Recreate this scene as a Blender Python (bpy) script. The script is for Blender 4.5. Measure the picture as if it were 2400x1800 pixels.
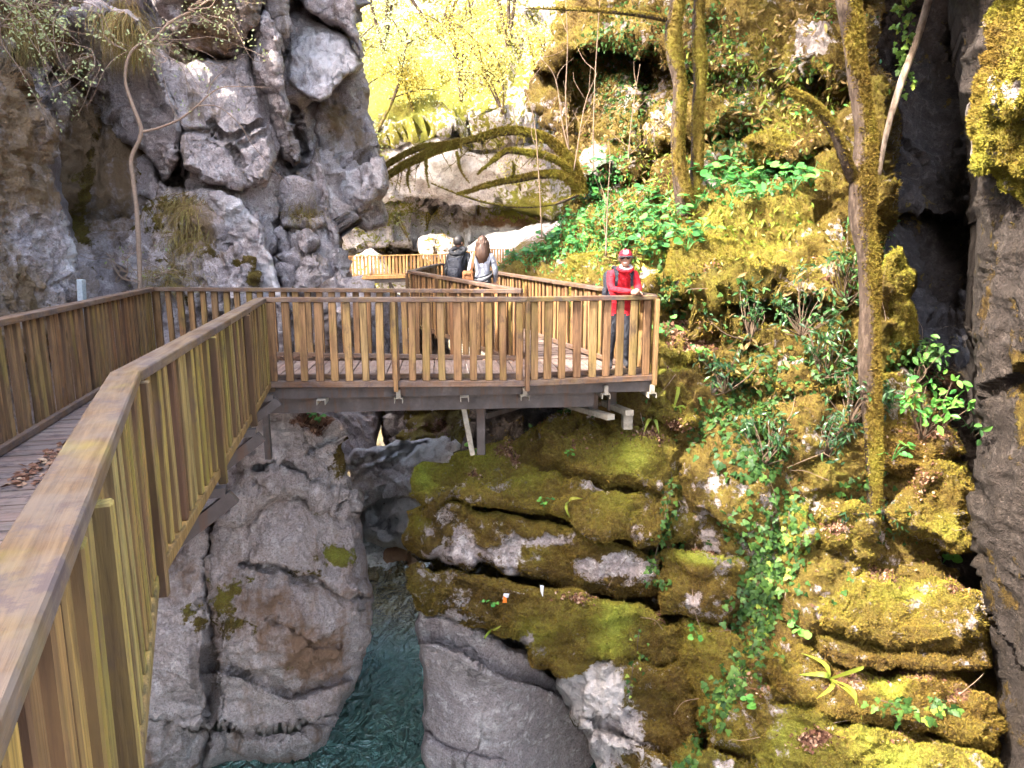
import bpy, math, random
import numpy as np
from mathutils import Vector, Matrix

# ------------------------------------------------------------------ camera, sky, sun, exposure
scene = bpy.context.scene
for o in list(bpy.data.objects):
    bpy.data.objects.remove(o)
COL = scene.collection
R = math.radians
FPX, CX, CY = 1650.0, 1200.0, 900.0          # focal length and centre, in photo pixels
PITCH = R(10.8)
CAM = np.array([0.0, 0.0, 1.55])
cam = bpy.data.cameras.new('camera')
cam.sensor_width = 36.0
cam.lens = 36.0 * FPX / 2400.0
cam.clip_start, cam.clip_end = 0.05, 600.0
camo = bpy.data.objects.new('camera', cam)
COL.objects.link(camo)
camo.location = CAM
camo.rotation_euler = (math.pi / 2 - PITCH, 0, 0)
scene.camera = camo

SUN_DIR = Vector((-0.60, -0.36, 0.72)).normalized()     # towards the sun: high, left, a little behind the viewer
world = bpy.data.worlds.new('World')
scene.world = world
world.use_nodes = True
wn = world.node_tree
bg = wn.nodes['Background']
sky = wn.nodes.new('ShaderNodeTexSky')
sky.sky_type = 'NISHITA'
sky.sun_disc = False
sky.sun_elevation = math.asin(SUN_DIR.z)
sky.sun_rotation = math.atan2(SUN_DIR.x, SUN_DIR.y)
sky.air_density, sky.dust_density, sky.ozone_density = 1.0, 5.0, 0.3
wn.links.new(sky.outputs[0], bg.inputs[0])
bg.inputs[1].default_value = 0.15
sun = bpy.data.lights.new('sun', 'SUN')
sun.energy = 2.0
sun.angle = R(0.6)
sun.color = (1.0, 0.94, 0.84)
suno = bpy.data.objects.new('sun', sun)
COL.objects.link(suno)
suno.rotation_euler = SUN_DIR.to_track_quat('Z', 'Y').to_euler()
suno.location = (-20, -12, 30)
vs = scene.view_settings
vs.view_transform = 'Standard'
vs.look = 'None'
vs.gamma = 1.0
vs.use_curve_mapping = False
vs.exposure = 3.22
scene.cycles.use_denoising = True
scene.cycles.max_bounces = 4
scene.cycles.diffuse_bounces = 2
scene.cycles.glossy_bounces = 2
scene.cycles.transparent_max_bounces = 4
scene.cycles.transmission_bounces = 2
scene.cycles.use_adaptive_sampling = True
scene.cycles.adaptive_threshold = 0.04
scene.cycles.caustics_reflective = False
scene.cycles.caustics_refractive = False

RNG = np.random.default_rng(7)
random.seed(7)

# ------------------------------------------------------------------ photo pixel -> place
CP, SP = math.cos(PITCH), math.sin(PITCH)

def ray(px, py):
    u = (np.asarray(px, float) - CX) / FPX
    v = (np.asarray(py, float) - CY) / FPX
    return np.stack([u, CP - v * SP, -SP - v * CP], -1)      # x right, y ahead, z up

def P(px, py, Y):
    """place seen at pixel (px, py) that lies Y metres ahead of the camera"""
    d = ray(px, py)
    return CAM + d * (np.asarray(Y, float) / d[..., 1])[..., None]

def onz(px, py, z):
    d = ray(px, py)
    return CAM + d * ((z - CAM[2]) / d[..., 2])[..., None]

# ------------------------------------------------------------------ noise in numpy
_T = np.random.default_rng(11).random((32, 32, 32))
_J = np.random.default_rng(12).random((32, 32, 32, 3))

def vn(p):
    i = np.floor(p).astype(int)
    f = p - i
    f = f * f * f * (f * (f * 6 - 15) + 10)
    i0 = i & 31
    i1 = (i + 1) & 31
    x0, y0, z0 = i0[..., 0], i0[..., 1], i0[..., 2]
    x1, y1, z1 = i1[..., 0], i1[..., 1], i1[..., 2]
    fx, fy, fz = f[..., 0], f[..., 1], f[..., 2]
    a = _T[x0, y0, z0] * (1 - fx) + _T[x1, y0, z0] * fx
    b = _T[x0, y1, z0] * (1 - fx) + _T[x1, y1, z0] * fx
    c = _T[x0, y0, z1] * (1 - fx) + _T[x1, y0, z1] * fx
    d = _T[x0, y1, z1] * (1 - fx) + _T[x1, y1, z1] * fx
    return (a * (1 - fy) + b * fy) * (1 - fz) + (c * (1 - fy) + d * fy) * fz

def fbm(p, octs=4, gain=0.5, lac=2.03, ridged=False):
    s = 0.0
    a = 1.0
    t = 0.0
    p = np.asarray(p, float)
    for k in range(octs):
        n = vn(p + 7.31 * k)
        if ridged:
            n = 1 - np.abs(2 * n - 1) * 1.6
        s = s + a * (n - 0.5)
        t += a
        a *= gain
        p = p * lac
    return s / t * 2          # about -1..1

def cells(p):
    """nearest and second nearest distance, and a random number per cell"""
    i = np.floor(p).astype(int)
    f1 = np.full(p.shape[:-1], 9.0)
    f2 = f1.copy()
    r = np.zeros_like(f1)
    for dx in (-1, 0, 1):
        for dy in (-1, 0, 1):
            for dz in (-1, 0, 1):
                c = i + (dx, dy, dz)
                m = c & 31
                j = _J[m[..., 0], m[..., 1], m[..., 2]]
                d = np.sqrt((((c + j) - p) ** 2).sum(-1))
                rr = _T[m[..., 2], m[..., 0], m[..., 1]]
                nearer = d < f1
                f2 = np.where(nearer, f1, np.minimum(f2, d))
                r = np.where(nearer, rr, r)
                f1 = np.where(nearer, d, f1)
    return f1, f2, r

def facets(p):
    """broken faces: every cell a plane with its own tilt"""
    i = np.floor(p).astype(int)
    f1 = np.full(p.shape[:-1], 9.0)
    h = np.zeros_like(f1)
    for dx in (-1, 0, 1):
        for dy in (-1, 0, 1):
            for dz in (-1, 0, 1):
                c = i + (dx, dy, dz)
                m = c & 31
                j = _J[m[..., 0], m[..., 1], m[..., 2]]
                o = p - (c + j)
                d = np.sqrt((o ** 2).sum(-1))
                g = _J[m[..., 1], m[..., 2], m[..., 0]] * 2 - 1
                v = (g * o).sum(-1) + 0.9 * (_T[m[..., 2], m[..., 0], m[..., 1]] - 0.5)
                n = d < f1
                h = np.where(n, v, h)
                f1 = np.where(n, d, f1)
    return h

# ------------------------------------------------------------------ objects
def empty(name, loc=(0, 0, 0)):
    o = bpy.data.objects.new(name, None)
    COL.objects.link(o)
    o.location = loc
    o.empty_display_size = 0.2
    return o

def tag(o, label=None, cat=None, group=None, kind=None):
    if label: o['label'] = label
    if cat: o['category'] = cat
    if group: o['group'] = group
    if kind: o['kind'] = kind
    return o

def thing(name, label, cat, loc=(0, 0, 0), group=None):
    return tag(empty(name, [float(c) for c in loc]), label, cat, group)

def mesh_obj(name, V, F, mat, parent=None, smooth=False, attrs=None, local=False):
    """V in world coordinates unless local; the object hangs under parent"""
    V = np.asarray(V, float)
    me = bpy.data.meshes.new(name)
    if parent is not None and not local:
        V = V - np.array(parent.matrix_basis.translation if parent.parent is None
                         else parent.matrix_basis.translation + parent.parent.matrix_basis.translation)
    if isinstance(F, np.ndarray):
        n, k = F.shape
        me.vertices.add(len(V))
        me.vertices.foreach_set('co', V.ravel())
        me.loops.add(n * k)
        me.loops.foreach_set('vertex_index', F.ravel().astype(np.int32))
        me.polygons.add(n)
        me.polygons.foreach_set('loop_start', np.arange(0, n * k, k, dtype=np.int32))
        me.polygons.foreach_set('loop_total', np.full(n, k, dtype=np.int32))
        me.update(calc_edges=True)
    else:
        me.from_pydata([tuple(v) for v in V], [], F)
        me.update()
    if smooth:
        me.polygons.foreach_set('use_smooth', np.ones(len(me.polygons), dtype=bool))
    for k, a in (attrs or {}).items():
        at = me.attributes.new(k, 'FLOAT', 'POINT')
        at.data.foreach_set('value', np.asarray(a, np.float32).ravel())
    if mat is not None:
        me.materials.append(mat)
    o = bpy.data.objects.new(name, me)
    COL.objects.link(o)
    if parent is not None:
        o.parent = parent
    return o

def copy_obj(o, parent=None):
    c = o.copy()
    COL.objects.link(c)
    c.parent = parent
    return c

class MB:
    """collects boxes, prisms and tubes into one mesh"""
    def __init__(self):
        self.V, self.F = [], []
    def add(self, V, F):
        b = len(self.V)
        self.V += [tuple(float(c) for c in v) for v in V]
        self.F += [tuple(int(i) + b for i in f) for f in F]
        return self
    def box(self, c, s, M=None, bev=0.0):
        sx, sy, sz = (0.5 * k for k in s)
        if bev:
            V, F = bevel_box(sx, sy, sz, bev)
        else:
            V = [(x, y, z) for x in (-sx, sx) for y in (-sy, sy) for z in (-sz, sz)]
            F = [(0, 1, 3, 2), (4, 6, 7, 5), (0, 4, 5, 1), (2, 3, 7, 6), (0, 2, 6, 4), (1, 5, 7, 3)]
        M3 = np.eye(3) if M is None else np.asarray(M)
        return self.add(np.asarray(V) @ M3.T + np.asarray(c, float), F)
    def beam(self, a, b, w, h, bev=0.0, up=(0, 0, 1)):
        """straight bar from a to b, w across and h along up"""
        a, b, up = (np.asarray(k, float) for k in (a, b, up))
        d = b - a
        L = np.linalg.norm(d)
        d = d / L
        s = np.cross(d, up); s /= np.linalg.norm(s)
        u = np.cross(s, d)
        return self.box((a + b) / 2, (L, w, h), np.stack([d, s, u], 1), bev)
    def prism(self, poly, z0, z1):
        n = len(poly)
        V = [(x, y, z0) for x, y in poly] + [(x, y, z1) for x, y in poly]
        F = [tuple(range(n))[::-1], tuple(range(n, 2 * n))] + [(i, (i + 1) % n, n + (i + 1) % n, n + i) for i in range(n)]
        return self.add(V, F)
    def tube(self, pts, rad, n=8, cap=True):
        V, F = tube(pts, rad, n, cap)
        return self.add(V, F)
    def build(self, name, mat, parent=None, smooth=False, local=False):
        return mesh_obj(name, self.V, self.F, mat, parent, smooth, local=local)

def bevel_box(sx, sy, sz, b):
    V, idx = [], {}
    def v(p):
        k = tuple(round(c, 6) for c in p)
        if k not in idx:
            idx[k] = len(V); V.append(p)
        return idx[k]
    F = []
    ext = (sx, sy, sz)
    for ax in range(3):
        for sg in (-1, 1):
            q = []
            for a, c in ((-1, -1), (1, -1), (1, 1), (-1, 1)):
                p = [0, 0, 0]
                p[ax] = sg * ext[ax]
                p[(ax + 1) % 3] = a * (ext[(ax + 1) % 3] - b)
                p[(ax + 2) % 3] = c * (ext[(ax + 2) % 3] - b)
                q.append(v(tuple(p)))
            F.append(tuple(q) if sg > 0 else tuple(q[::-1]))
    for ax in range(3):
        o1, o2 = (ax + 1) % 3, (ax + 2) % 3
        for s1 in (-1, 1):
            for s2 in (-1, 1):
                q = []
                for a, first in ((-1, 1), (1, 1), (1, 0), (-1, 0)):
                    p = [0, 0, 0]
                    p[ax] = a * (ext[ax] - b)
                    if first:
                        p[o1] = s1 * ext[o1]; p[o2] = s2 * (ext[o2] - b)
                    else:
                        p[o1] = s1 * (ext[o1] - b); p[o2] = s2 * ext[o2]
                    q.append(v(tuple(p)))
                F.append(tuple(q) if s1 * s2 < 0 else tuple(q[::-1]))
    for s0 in (-1, 1):
        for s1 in (-1, 1):
            for s2 in (-1, 1):
                t = [v((s0 * sx, s1 * (sy - b), s2 * (sz - b))), v((s0 * (sx - b), s1 * sy, s2 * (sz - b))),
                     v((s0 * (sx - b), s1 * (sy - b), s2 * sz))]
                F.append(tuple(t) if s0 * s1 * s2 > 0 else tuple(t[::-1]))
    return V, F

def tube(pts, rad, n=8, cap=True):
    pts = np.asarray(pts, float)
    m = len(pts)
    rad = np.broadcast_to(np.asarray(rad, float), (m,))
    T = np.gradient(pts, axis=0)
    T /= np.linalg.norm(T, axis=1)[:, None] + 1e-9
    ref = np.array([0.0, 0.0, 1.0]) if abs(T[0][2]) < 0.9 else np.array([1.0, 0, 0])
    a = np.cross(T[0], ref); a /= np.linalg.norm(a)
    V = []
    ang = np.arange(n) * 2 * math.pi / n
    for k in range(m):
        a = a - T[k] * a.dot(T[k]); a /= np.linalg.norm(a)
        b = np.cross(T[k], a)
        V.append(pts[k] + rad[k] * (np.cos(ang)[:, None] * a + np.sin(ang)[:, None] * b))
    V = np.concatenate(V)
    F = []
    for k in range(m - 1):
        for j in range(n):
            F.append((k * n + j, k * n + (j + 1) % n, (k + 1) * n + (j + 1) % n, (k + 1) * n + j))
    if cap:
        F.append(tuple(range(n))[::-1]); F.append(tuple((m - 1) * n + j for j in range(n)))
    return V, F

def spline(pts, n=6):
    """Catmull-Rom through pts"""
    p = np.asarray(pts, float)
    p = np.vstack([2 * p[0] - p[1], p, 2 * p[-1] - p[-2]])
    out = []
    for i in range(1, len(p) - 2):
        for t in np.arange(n) / n:
            a, b, c, d = p[i - 1], p[i], p[i + 1], p[i + 2]
            out.append(0.5 * (2 * b + (c - a) * t + (2 * a - 5 * b + 4 * c - d) * t * t + (-a + 3 * b - 3 * c + d) * t ** 3))
    out.append(p[-2])
    return np.array(out)

# ------------------------------------------------------------------ materials
class NT:
    def __init__(self, name):
        self.m = bpy.data.materials.new(name)
        self.m.use_nodes = True
        self.t = self.m.node_tree
        self.b = self.t.nodes['Principled BSDF']
        self.b.inputs['Roughness'].default_value = 0.85
        self.b.inputs['Specular IOR Level'].default_value = 0.25
    def n(self, kind, **kw):
        nd = self.t.nodes.new('ShaderNode' + kind)
        for k, v in kw.items():
            setattr(nd, k, v)
        return nd
    def link(self, a, b):
        self.t.links.new(a, b)
    def _in(self, sock, v):
        if isinstance(v, bpy.types.NodeSocket):
            self.link(v, sock)
        elif isinstance(v, (tuple, list)) and len(v) == 3 and sock.type == 'RGBA':
            sock.default_value = (*v, 1)
        else:
            sock.default_value = v
    def pos(self):
        return self.n('NewGeometry').outputs['Position']
    def obj(self):
        return self.n('TexCoord').outputs['Object']
    def rnd(self):
        return self.n('ObjectInfo').outputs['Random']
    def scale(self, vec, s):
        nd = self.n('VectorMath', operation='MULTIPLY')
        self.link(vec, nd.inputs[0])
        nd.inputs[1].default_value = s
        return nd.outputs[0]
    def shift(self, vec, val, k=37.0):
        cb = self.n('CombineXYZ')
        ml = self.math('MULTIPLY', val, k)
        for i in range(3):
            self.link(ml, cb.inputs[i])
        nd = self.n('VectorMath', operation='ADD')
        self.link(vec, nd.inputs[0]); self.link(cb.outputs[0], nd.inputs[1])
        return nd.outputs[0]
    def noise(self, vec, scale, detail=5, rough=0.55, dist=0.0):
        nd = self.n('TexNoise')
        self.link(vec, nd.inputs['Vector'])
        nd.inputs['Scale'].default_value = scale
        nd.inputs['Detail'].default_value = detail
        nd.inputs['Roughness'].default_value = rough
        nd.inputs['Distortion'].default_value = dist
        return nd.outputs['Fac']
    def voro(self, vec, scale, feature='F1', out='Distance'):
        nd = self.n('TexVoronoi', feature=feature)
        self.link(vec, nd.inputs['Vector'])
        nd.inputs['Scale'].default_value = scale
        return nd.outputs[out]
    def math(self, op, a, b=0.0, clamp=False):
        nd = self.n('Math', operation=op, use_clamp=clamp)
        self._in(nd.inputs[0], a); self._in(nd.inputs[1], b)
        return nd.outputs[0]
    def ramp(self, fac, stops, interp='LINEAR'):
        nd = self.n('ValToRGB')
        cr = nd.color_ramp
        cr.interpolation = interp
        while len(cr.elements) < len(stops):
            cr.elements.new(0.5)
        for e, (p, c) in zip(cr.elements, stops):
            e.position = p
            e.color = (*c, 1) if isinstance(c, (tuple, list)) else (c, c, c, 1)
        self._in(nd.inputs[0], fac)
        return nd.outputs[0]
    def step(self, v, lo, hi):
        nd = self.n('MapRange', interpolation_type='SMOOTHSTEP')
        self._in(nd.inputs['Value'], v)
        nd.inputs['From Min'].default_value = lo
        nd.inputs['From Max'].default_value = hi
        return nd.outputs[0]
    def mix(self, fac, a, b, mode='MIX'):
        nd = self.n('Mix', data_type='RGBA', blend_type=mode)
        self._in(nd.inputs[0], fac); self._in(nd.inputs[6], a); self._in(nd.inputs[7], b)
        return nd.outputs[2]
    def attr(self, name):
        return self.n('Attribute', attribute_name=name).outputs['Fac']
    def bump(self, h, dist=0.02, strength=1.0, prev=None):
        nd = self.n('Bump')
        nd.inputs['Strength'].default_value = strength
        nd.inputs['Distance'].default_value = dist
        self.link(h, nd.inputs['Height'])
        if prev is not None:
            self.link(prev, nd.inputs['Normal'])
        return nd.outputs[0]
    def out(self, col=None, rough=None, normal=None, **kw):
        if col is not None: self._in(self.b.inputs['Base Color'], col)
        if rough is not None: self._in(self.b.inputs['Roughness'], rough)
        if normal is not None: self.link(normal, self.b.inputs['Normal'])
        for k, v in kw.items():
            self._in(self.b.inputs[k.replace('_', ' ')], v)
        return self.m

def moss_colour(t, p):
    """brown, olive and yellow-green cushions; 'fresh' (0..1) comes from the mesh"""
    b = t.noise(p, 16, 3, 0.68)
    c = t.noise(p, 110, 2, 0.7)
    v = t.math('ADD', t.math('MULTIPLY', b, 0.33), 0.31)
    v = t.math('ADD', v, t.math('MULTIPLY', t.math('SUBTRACT', t.attr('fresh'), 0.35), 0.36))
    col = t.ramp(v, [(0.28, (0.050, 0.027, 0.008)), (0.40, (0.130, 0.080, 0.018)), (0.50, (0.185, 0.134, 0.025)),
                     (0.60, (0.230, 0.202, 0.030)), (0.80, (0.35, 0.375, 0.055))])
    col = t.mix(0.75, col, t.ramp(c, [(0.3, 0.35), (0.5, 0.95), (0.72, 1.7)]), 'MULTIPLY')
    return col, b, c

def rock_mat(name, a, b, pale, dark, moss=True, tan=(0.30, 0.20, 0.11), scale=1.0, streak=True):
    t = NT(name)
    p = t.pos()
    n1 = t.noise(p, 0.55 * scale, 2, 0.6)
    n2 = t.noise(p, 5.5 * scale, 6, 0.70, 0.4)
    n3 = t.noise(p, 34 * scale, 3, 0.7)
    col = t.mix(t.step(n1, 0.35, 0.65), a, b)
    col = t.mix(t.math('MULTIPLY', t.step(n2, 0.50, 0.66), 0.8), col, pale)
    st = t.noise(t.scale(p, (2.2, 2.2, 0.22)), 1.0 * scale, 5, 0.62)
    if streak:
        col = t.mix(t.math('MULTIPLY', t.step(st, 0.54, 0.70), 0.75), col, dark)
    pits = t.step(t.noise(p, 17 * scale, 4, 0.75), 0.56, 0.66)
    col = t.mix(t.math('MULTIPLY', pits, 0.55), col, dark)
    col = t.mix(0.8, col, t.ramp(n3, [(0.3, 0.40), (0.47, 0.95), (0.72, 1.5)]), 'MULTIPLY')
    tn = t.math('ADD', t.attr('tan'), t.math('ADD', t.math('MULTIPLY', t.math('SUBTRACT', n2, 0.5), 0.9), t.math('MULTIPLY', t.math('SUBTRACT', st, 0.5), 1.4)))
    col = t.mix(t.step(tn, 0.25, 0.75), col, t.mix(0.5, col, tan) if False else t.mix(n3, tan, tuple(c * 0.55 for c in tan)))
    pl = t.math('ADD', t.attr('pale'), t.math('MULTIPLY', t.math('SUBTRACT', n2, 0.5), 1.2))
    col = t.mix(t.math('MULTIPLY', t.step(pl, 0.3, 0.8), 0.85), col, t.mix(n3, tuple(c * 0.8 for c in pale), tuple(min(0.9, c * 1.3) for c in pale)))
    wob = t.n('VectorMath', operation='ADD')
    nv = t.n('TexNoise'); t.link(p, nv.inputs['Vector']); nv.inputs['Scale'].default_value = 1.3 * scale; nv.inputs['Detail'].default_value = 2
    t.link(p, wob.inputs[0]); t.link(t.scale(nv.outputs['Color'], (1.1 / scale, 1.1 / scale, 1.1 / scale)), wob.inputs[1])
    vd = t.voro(t.scale(wob.outputs[0], (1.0, 1.0, 0.45)), 0.75 * scale, 'DISTANCE_TO_EDGE')
    crk = t.math('MULTIPLY', t.step(vd, 0.030, 0.004), t.math('MULTIPLY', t.step(n1, 0.50, 0.62), 0.6))
    col = t.mix(t.math('MULTIPLY', crk, 0.8), col, tuple(c * 0.6 for c in dark))
    h = t.math('ADD', t.math('MULTIPLY', n2, 1.0), t.math('MULTIPLY', n3, 0.45))
    h = t.math('SUBTRACT', h, t.math('MULTIPLY', crk, 0.30))
    h = t.math('SUBTRACT', h, t.math('MULTIPLY', pits, 0.25))
    rough = 0.88
    nb = t.bump(h, 0.14 / scale, 1.0)
    if moss:
        nm = t.noise(p, 3.3, 5, 0.7)
        mm = t.math('ADD', t.attr('moss'), t.math('MULTIPLY', t.math('SUBTRACT', nm, 0.5), 2.2))
        mf = t.step(mm, 0.42, 0.58)
        mc, mb, mcc = moss_colour(t, p)
        lt = t.math('ADD', t.attr('litter'), t.math('MULTIPLY', t.math('SUBTRACT', nm, 0.5), -1.3))
        lf = t.step(lt, 0.42, 0.6)
        lc = t.ramp(t.voro(p, 26, 'F1', 'Color'), [(0.1, (0.055, 0.022, 0.012)), (0.45, (0.17, 0.075, 0.045)),
                                                  (0.75, (0.30, 0.16, 0.10)), (0.95, (0.45, 0.30, 0.20))])
        col = t.mix(mf, col, mc)
        col = t.mix(lf, col, lc)
        mh = t.math('ADD', t.math('MULTIPLY', mb, 0.8), t.math('MULTIPLY', mcc, 0.6))
        nb = t.bump(t.math('MULTIPLY', mh, mf), 0.06, 0.9, nb)
    return t.out(col, rough, nb)

M = {}
M['lime'] = rock_mat('limestone_grey', (0.43, 0.355, 0.345), (0.51, 0.435, 0.43), (0.70, 0.65, 0.655), (0.10, 0.08, 0.072), tan=(0.30, 0.195, 0.11))
M['river_rock'] = rock_mat('limestone_river', (0.43, 0.345, 0.31), (0.51, 0.425, 0.385), (0.68, 0.61, 0.57), (0.13, 0.10, 0.085), tan=(0.34, 0.20, 0.12))
M['mossrock'] = rock_mat('limestone_mossy', (0.34, 0.28, 0.265), (0.44, 0.37, 0.345), (0.66, 0.60, 0.56), (0.08, 0.06, 0.05), tan=(0.28, 0.16, 0.08))
M['shade_rock'] = rock_mat('limestone_shade_tone', (0.040, 0.030, 0.025), (0.062, 0.047, 0.040), (0.105, 0.085, 0.075), (0.020, 0.016, 0.014), tan=(0.075, 0.052, 0.034))  # limestone coloured near black to carry the shade of the cleft
M['gorge'] = rock_mat('limestone_washed', (0.50, 0.41, 0.375), (0.60, 0.50, 0.46), (0.74, 0.68, 0.64), (0.20, 0.14, 0.11), tan=(0.46, 0.27, 0.17))
M['backrock'] = rock_mat('limestone_far', (0.50, 0.43, 0.40), (0.60, 0.54, 0.50), (0.72, 0.69, 0.66), (0.17, 0.12, 0.10), tan=(0.28, 0.15, 0.07), scale=0.30)

def moss_mat():
    t = NT('moss_tufts')
    col, _, _ = moss_colour(t, t.pos())
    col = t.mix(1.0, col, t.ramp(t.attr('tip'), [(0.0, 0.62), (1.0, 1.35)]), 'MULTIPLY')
    return t.out(col, 0.9, Specular_IOR_Level=0.1)
M['moss'] = moss_mat()

def wood_mat(name, stops, grey=0.0, algae=0.5, top=False, side=1.0):
    t = NT(name)
    r = t.rnd()
    p = t.shift(t.obj(), r)
    g = t.noise(t.scale(p, (1, 1, 0.05)) if not top else t.scale(p, (0.05, 1, 1)), 70, 4, 0.7, 0.3)
    g2 = t.noise(t.scale(p, (1, 1, 0.10)) if not top else t.scale(p, (0.10, 1, 1)), 9, 4, 0.6, 1.2)
    col = t.ramp(r, stops)
    col = t.mix(t.step(g2, 0.40, 0.72), col, t.mix(0.62, col, (0.045, 0.020, 0.010)))
    col = t.mix(0.85, col, t.ramp(g, [(0.28, 0.38), (0.48, 0.92), (0.72, 1.45)]), 'MULTIPLY')
    kn = t.voro(t.scale(p, (1, 1, 0.42)) if not top else t.scale(p, (0.42, 1, 1)), 3.6)
    col = t.mix(t.math('MULTIPLY', t.step(kn, 0.10, 0.03), 0.75), col, (0.035, 0.014, 0.007))
    al = t.noise(t.scale(p, (1, 1, 0.45)), 3.1, 5, 0.6)
    al = t.math('ADD', al, t.math('MULTIPLY', t.math('SUBTRACT', t.noise(t.pos(), 0.8, 2), 0.5), 0.5))
    al = t.math('ADD', al, t.math('MULTIPLY', t.math('SUBTRACT', t.math('FRACT', t.math('MULTIPLY', r, 17.3)), 0.5), 0.30))
    col = t.mix(t.math('MULTIPLY', t.step(al, 0.52, 0.78), algae), col, (0.25, 0.205, 0.028))
    if side < 1:            # shade between the boards painted on their edges, with less algae and some dirt
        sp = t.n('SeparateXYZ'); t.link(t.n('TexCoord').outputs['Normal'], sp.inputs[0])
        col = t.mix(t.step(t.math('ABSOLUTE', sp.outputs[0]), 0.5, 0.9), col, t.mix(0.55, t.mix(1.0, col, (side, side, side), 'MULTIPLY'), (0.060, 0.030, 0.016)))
    dk = t.noise(t.scale(p, (1, 1, 0.5)), 5.0, 5, 0.7)
    col = t.mix(t.math('MULTIPLY', t.step(dk, 0.54, 0.72), 0.7), col, (0.055, 0.034, 0.028))
    if grey:
        gw = t.noise(p, 4.0, 6, 0.7)
        col = t.mix(t.math('MULTIPLY', t.step(gw, 0.38, 0.62), grey), col, (0.175, 0.145, 0.125))
        col = t.mix(t.math('MULTIPLY', t.step(t.noise(p, 6.0, 6, 0.75), 0.50, 0.62), 0.8), col, (0.085, 0.060, 0.058))
    nb = t.bump(t.math('ADD', g, t.math('MULTIPLY', g2, 0.6)), 0.004, 0.8)
    return t.out(col, t.ramp(g2, [(0.3, 0.55), (0.7, 0.8)]), nb, Specular_IOR_Level=0.3)

BAL = [(0.0, (0.20, 0.105, 0.050)), (0.2, (0.31, 0.175, 0.072)), (0.4, (0.24, 0.130, 0.060)), (0.58, (0.36, 0.215, 0.085)),
       (0.76, (0.35, 0.225, 0.090)), (0.9, (0.21, 0.115, 0.060)), (1.0, (0.32, 0.175, 0.070))]
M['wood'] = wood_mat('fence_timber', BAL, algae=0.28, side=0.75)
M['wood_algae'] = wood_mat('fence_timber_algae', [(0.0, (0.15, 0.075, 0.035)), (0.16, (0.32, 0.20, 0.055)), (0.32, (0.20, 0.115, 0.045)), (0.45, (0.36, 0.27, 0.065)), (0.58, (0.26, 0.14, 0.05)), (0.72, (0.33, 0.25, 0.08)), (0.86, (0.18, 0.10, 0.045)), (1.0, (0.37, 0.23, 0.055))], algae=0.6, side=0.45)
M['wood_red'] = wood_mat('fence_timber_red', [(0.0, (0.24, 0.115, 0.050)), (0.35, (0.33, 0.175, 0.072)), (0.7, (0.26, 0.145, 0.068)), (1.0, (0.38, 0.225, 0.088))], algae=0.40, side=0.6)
M['rail'] = wood_mat('handrail_timber', [(0.0, (0.13, 0.068, 0.038)), (0.5, (0.19, 0.105, 0.055)), (1.0, (0.155, 0.085, 0.05))], grey=0.45, algae=0.3, top=True)
M['rail_worn'] = wood_mat('handrail_worn', [(0.0, (0.15, 0.092, 0.045)), (1.0, (0.185, 0.115, 0.055))], grey=0.45, algae=0.6, top=True)
M['deck'] = wood_mat('deck_timber', [(0.0, (0.20, 0.135, 0.11)), (0.5, (0.27, 0.19, 0.155)), (1.0, (0.23, 0.14, 0.11))], grey=0.6, algae=0.0, top=True)
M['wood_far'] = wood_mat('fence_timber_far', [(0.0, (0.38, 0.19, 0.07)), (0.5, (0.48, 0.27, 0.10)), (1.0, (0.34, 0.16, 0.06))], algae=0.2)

def steel_mat():
    t = NT('galvanised_steel')
    p = t.pos()
    n = t.noise(p, 5, 6, 0.65)
    n2 = t.noise(t.scale(p, (6, 6, 0.8)), 2.0, 5, 0.6)
    col = t.ramp(n, [(0.3, (0.050, 0.040, 0.035)), (0.6, (0.092, 0.077, 0.070)), (0.8, (0.16, 0.14, 0.125))])
    col = t.mix(t.math('MULTIPLY', t.step(n2, 0.50, 0.66), 0.7), col, (0.10, 0.055, 0.032))
    return t.out(col, 0.55, t.bump(n, 0.004, 0.5), Metallic=0.25, Specular_IOR_Level=0.4)
M['steel'] = steel_mat()
def pale_steel():
    t = NT('pale_steel')
    p = t.pos()
    n = t.noise(p, 14, 6, 0.65)
    col = t.ramp(n, [(0.3, (0.20, 0.17, 0.13)), (0.6, (0.38, 0.34, 0.27)), (0.8, (0.28, 0.24, 0.12))])
    return t.out(col, 0.6, None, Metallic=0.1)
M['steel_pale'] = pale_steel()

def plain(name, col, rough=0.8, spec=0.25, var=0.25, sc=30, trans=0.0):
    t = NT(name)
    n = t.noise(t.pos(), sc, 4, 0.6)
    c = t.mix(1.0, tuple(col), t.ramp(n, [(0.25, 1 - var), (0.75, 1 + var)]), 'MULTIPLY')
    m = t.out(c, rough, None, Specular_IOR_Level=spec)
    return m

def bark_mat(name, a, b, mossy=0.5):
    t = NT(name)
    p = t.pos()
    n = t.noise(t.scale(p, (1, 1, 0.3)), 22, 6, 0.7)
    n2 = t.noise(p, 2.4, 5, 0.6)
    col = t.ramp(n, [(0.3, tuple(c * 0.4 for c in a)), (0.5, a), (0.7, b)])
    mc, mb, mcc = moss_colour(t, p)
    mf = t.step(t.math('ADD', t.attr('moss'), t.math('MULTIPLY', t.math('SUBTRACT', t.noise(p, 4.5, 6, 0.7), 0.5), 1.3)), 0.4, 0.6)
    col = t.mix(mf, col, mc)
    nb = t.bump(t.math('ADD', n, mcc), 0.03, 0.9)
    return t.out(col, 0.9, nb)
M['bark'] = bark_mat('bark_mossy', (0.075, 0.050, 0.036), (0.17, 0.125, 0.095))
M['twig'] = plain('twig_pale', (0.26, 0.18, 0.13), 0.8)
M['twig_dark'] = plain('twig_dark', (0.10, 0.068, 0.045), 0.85)

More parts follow.
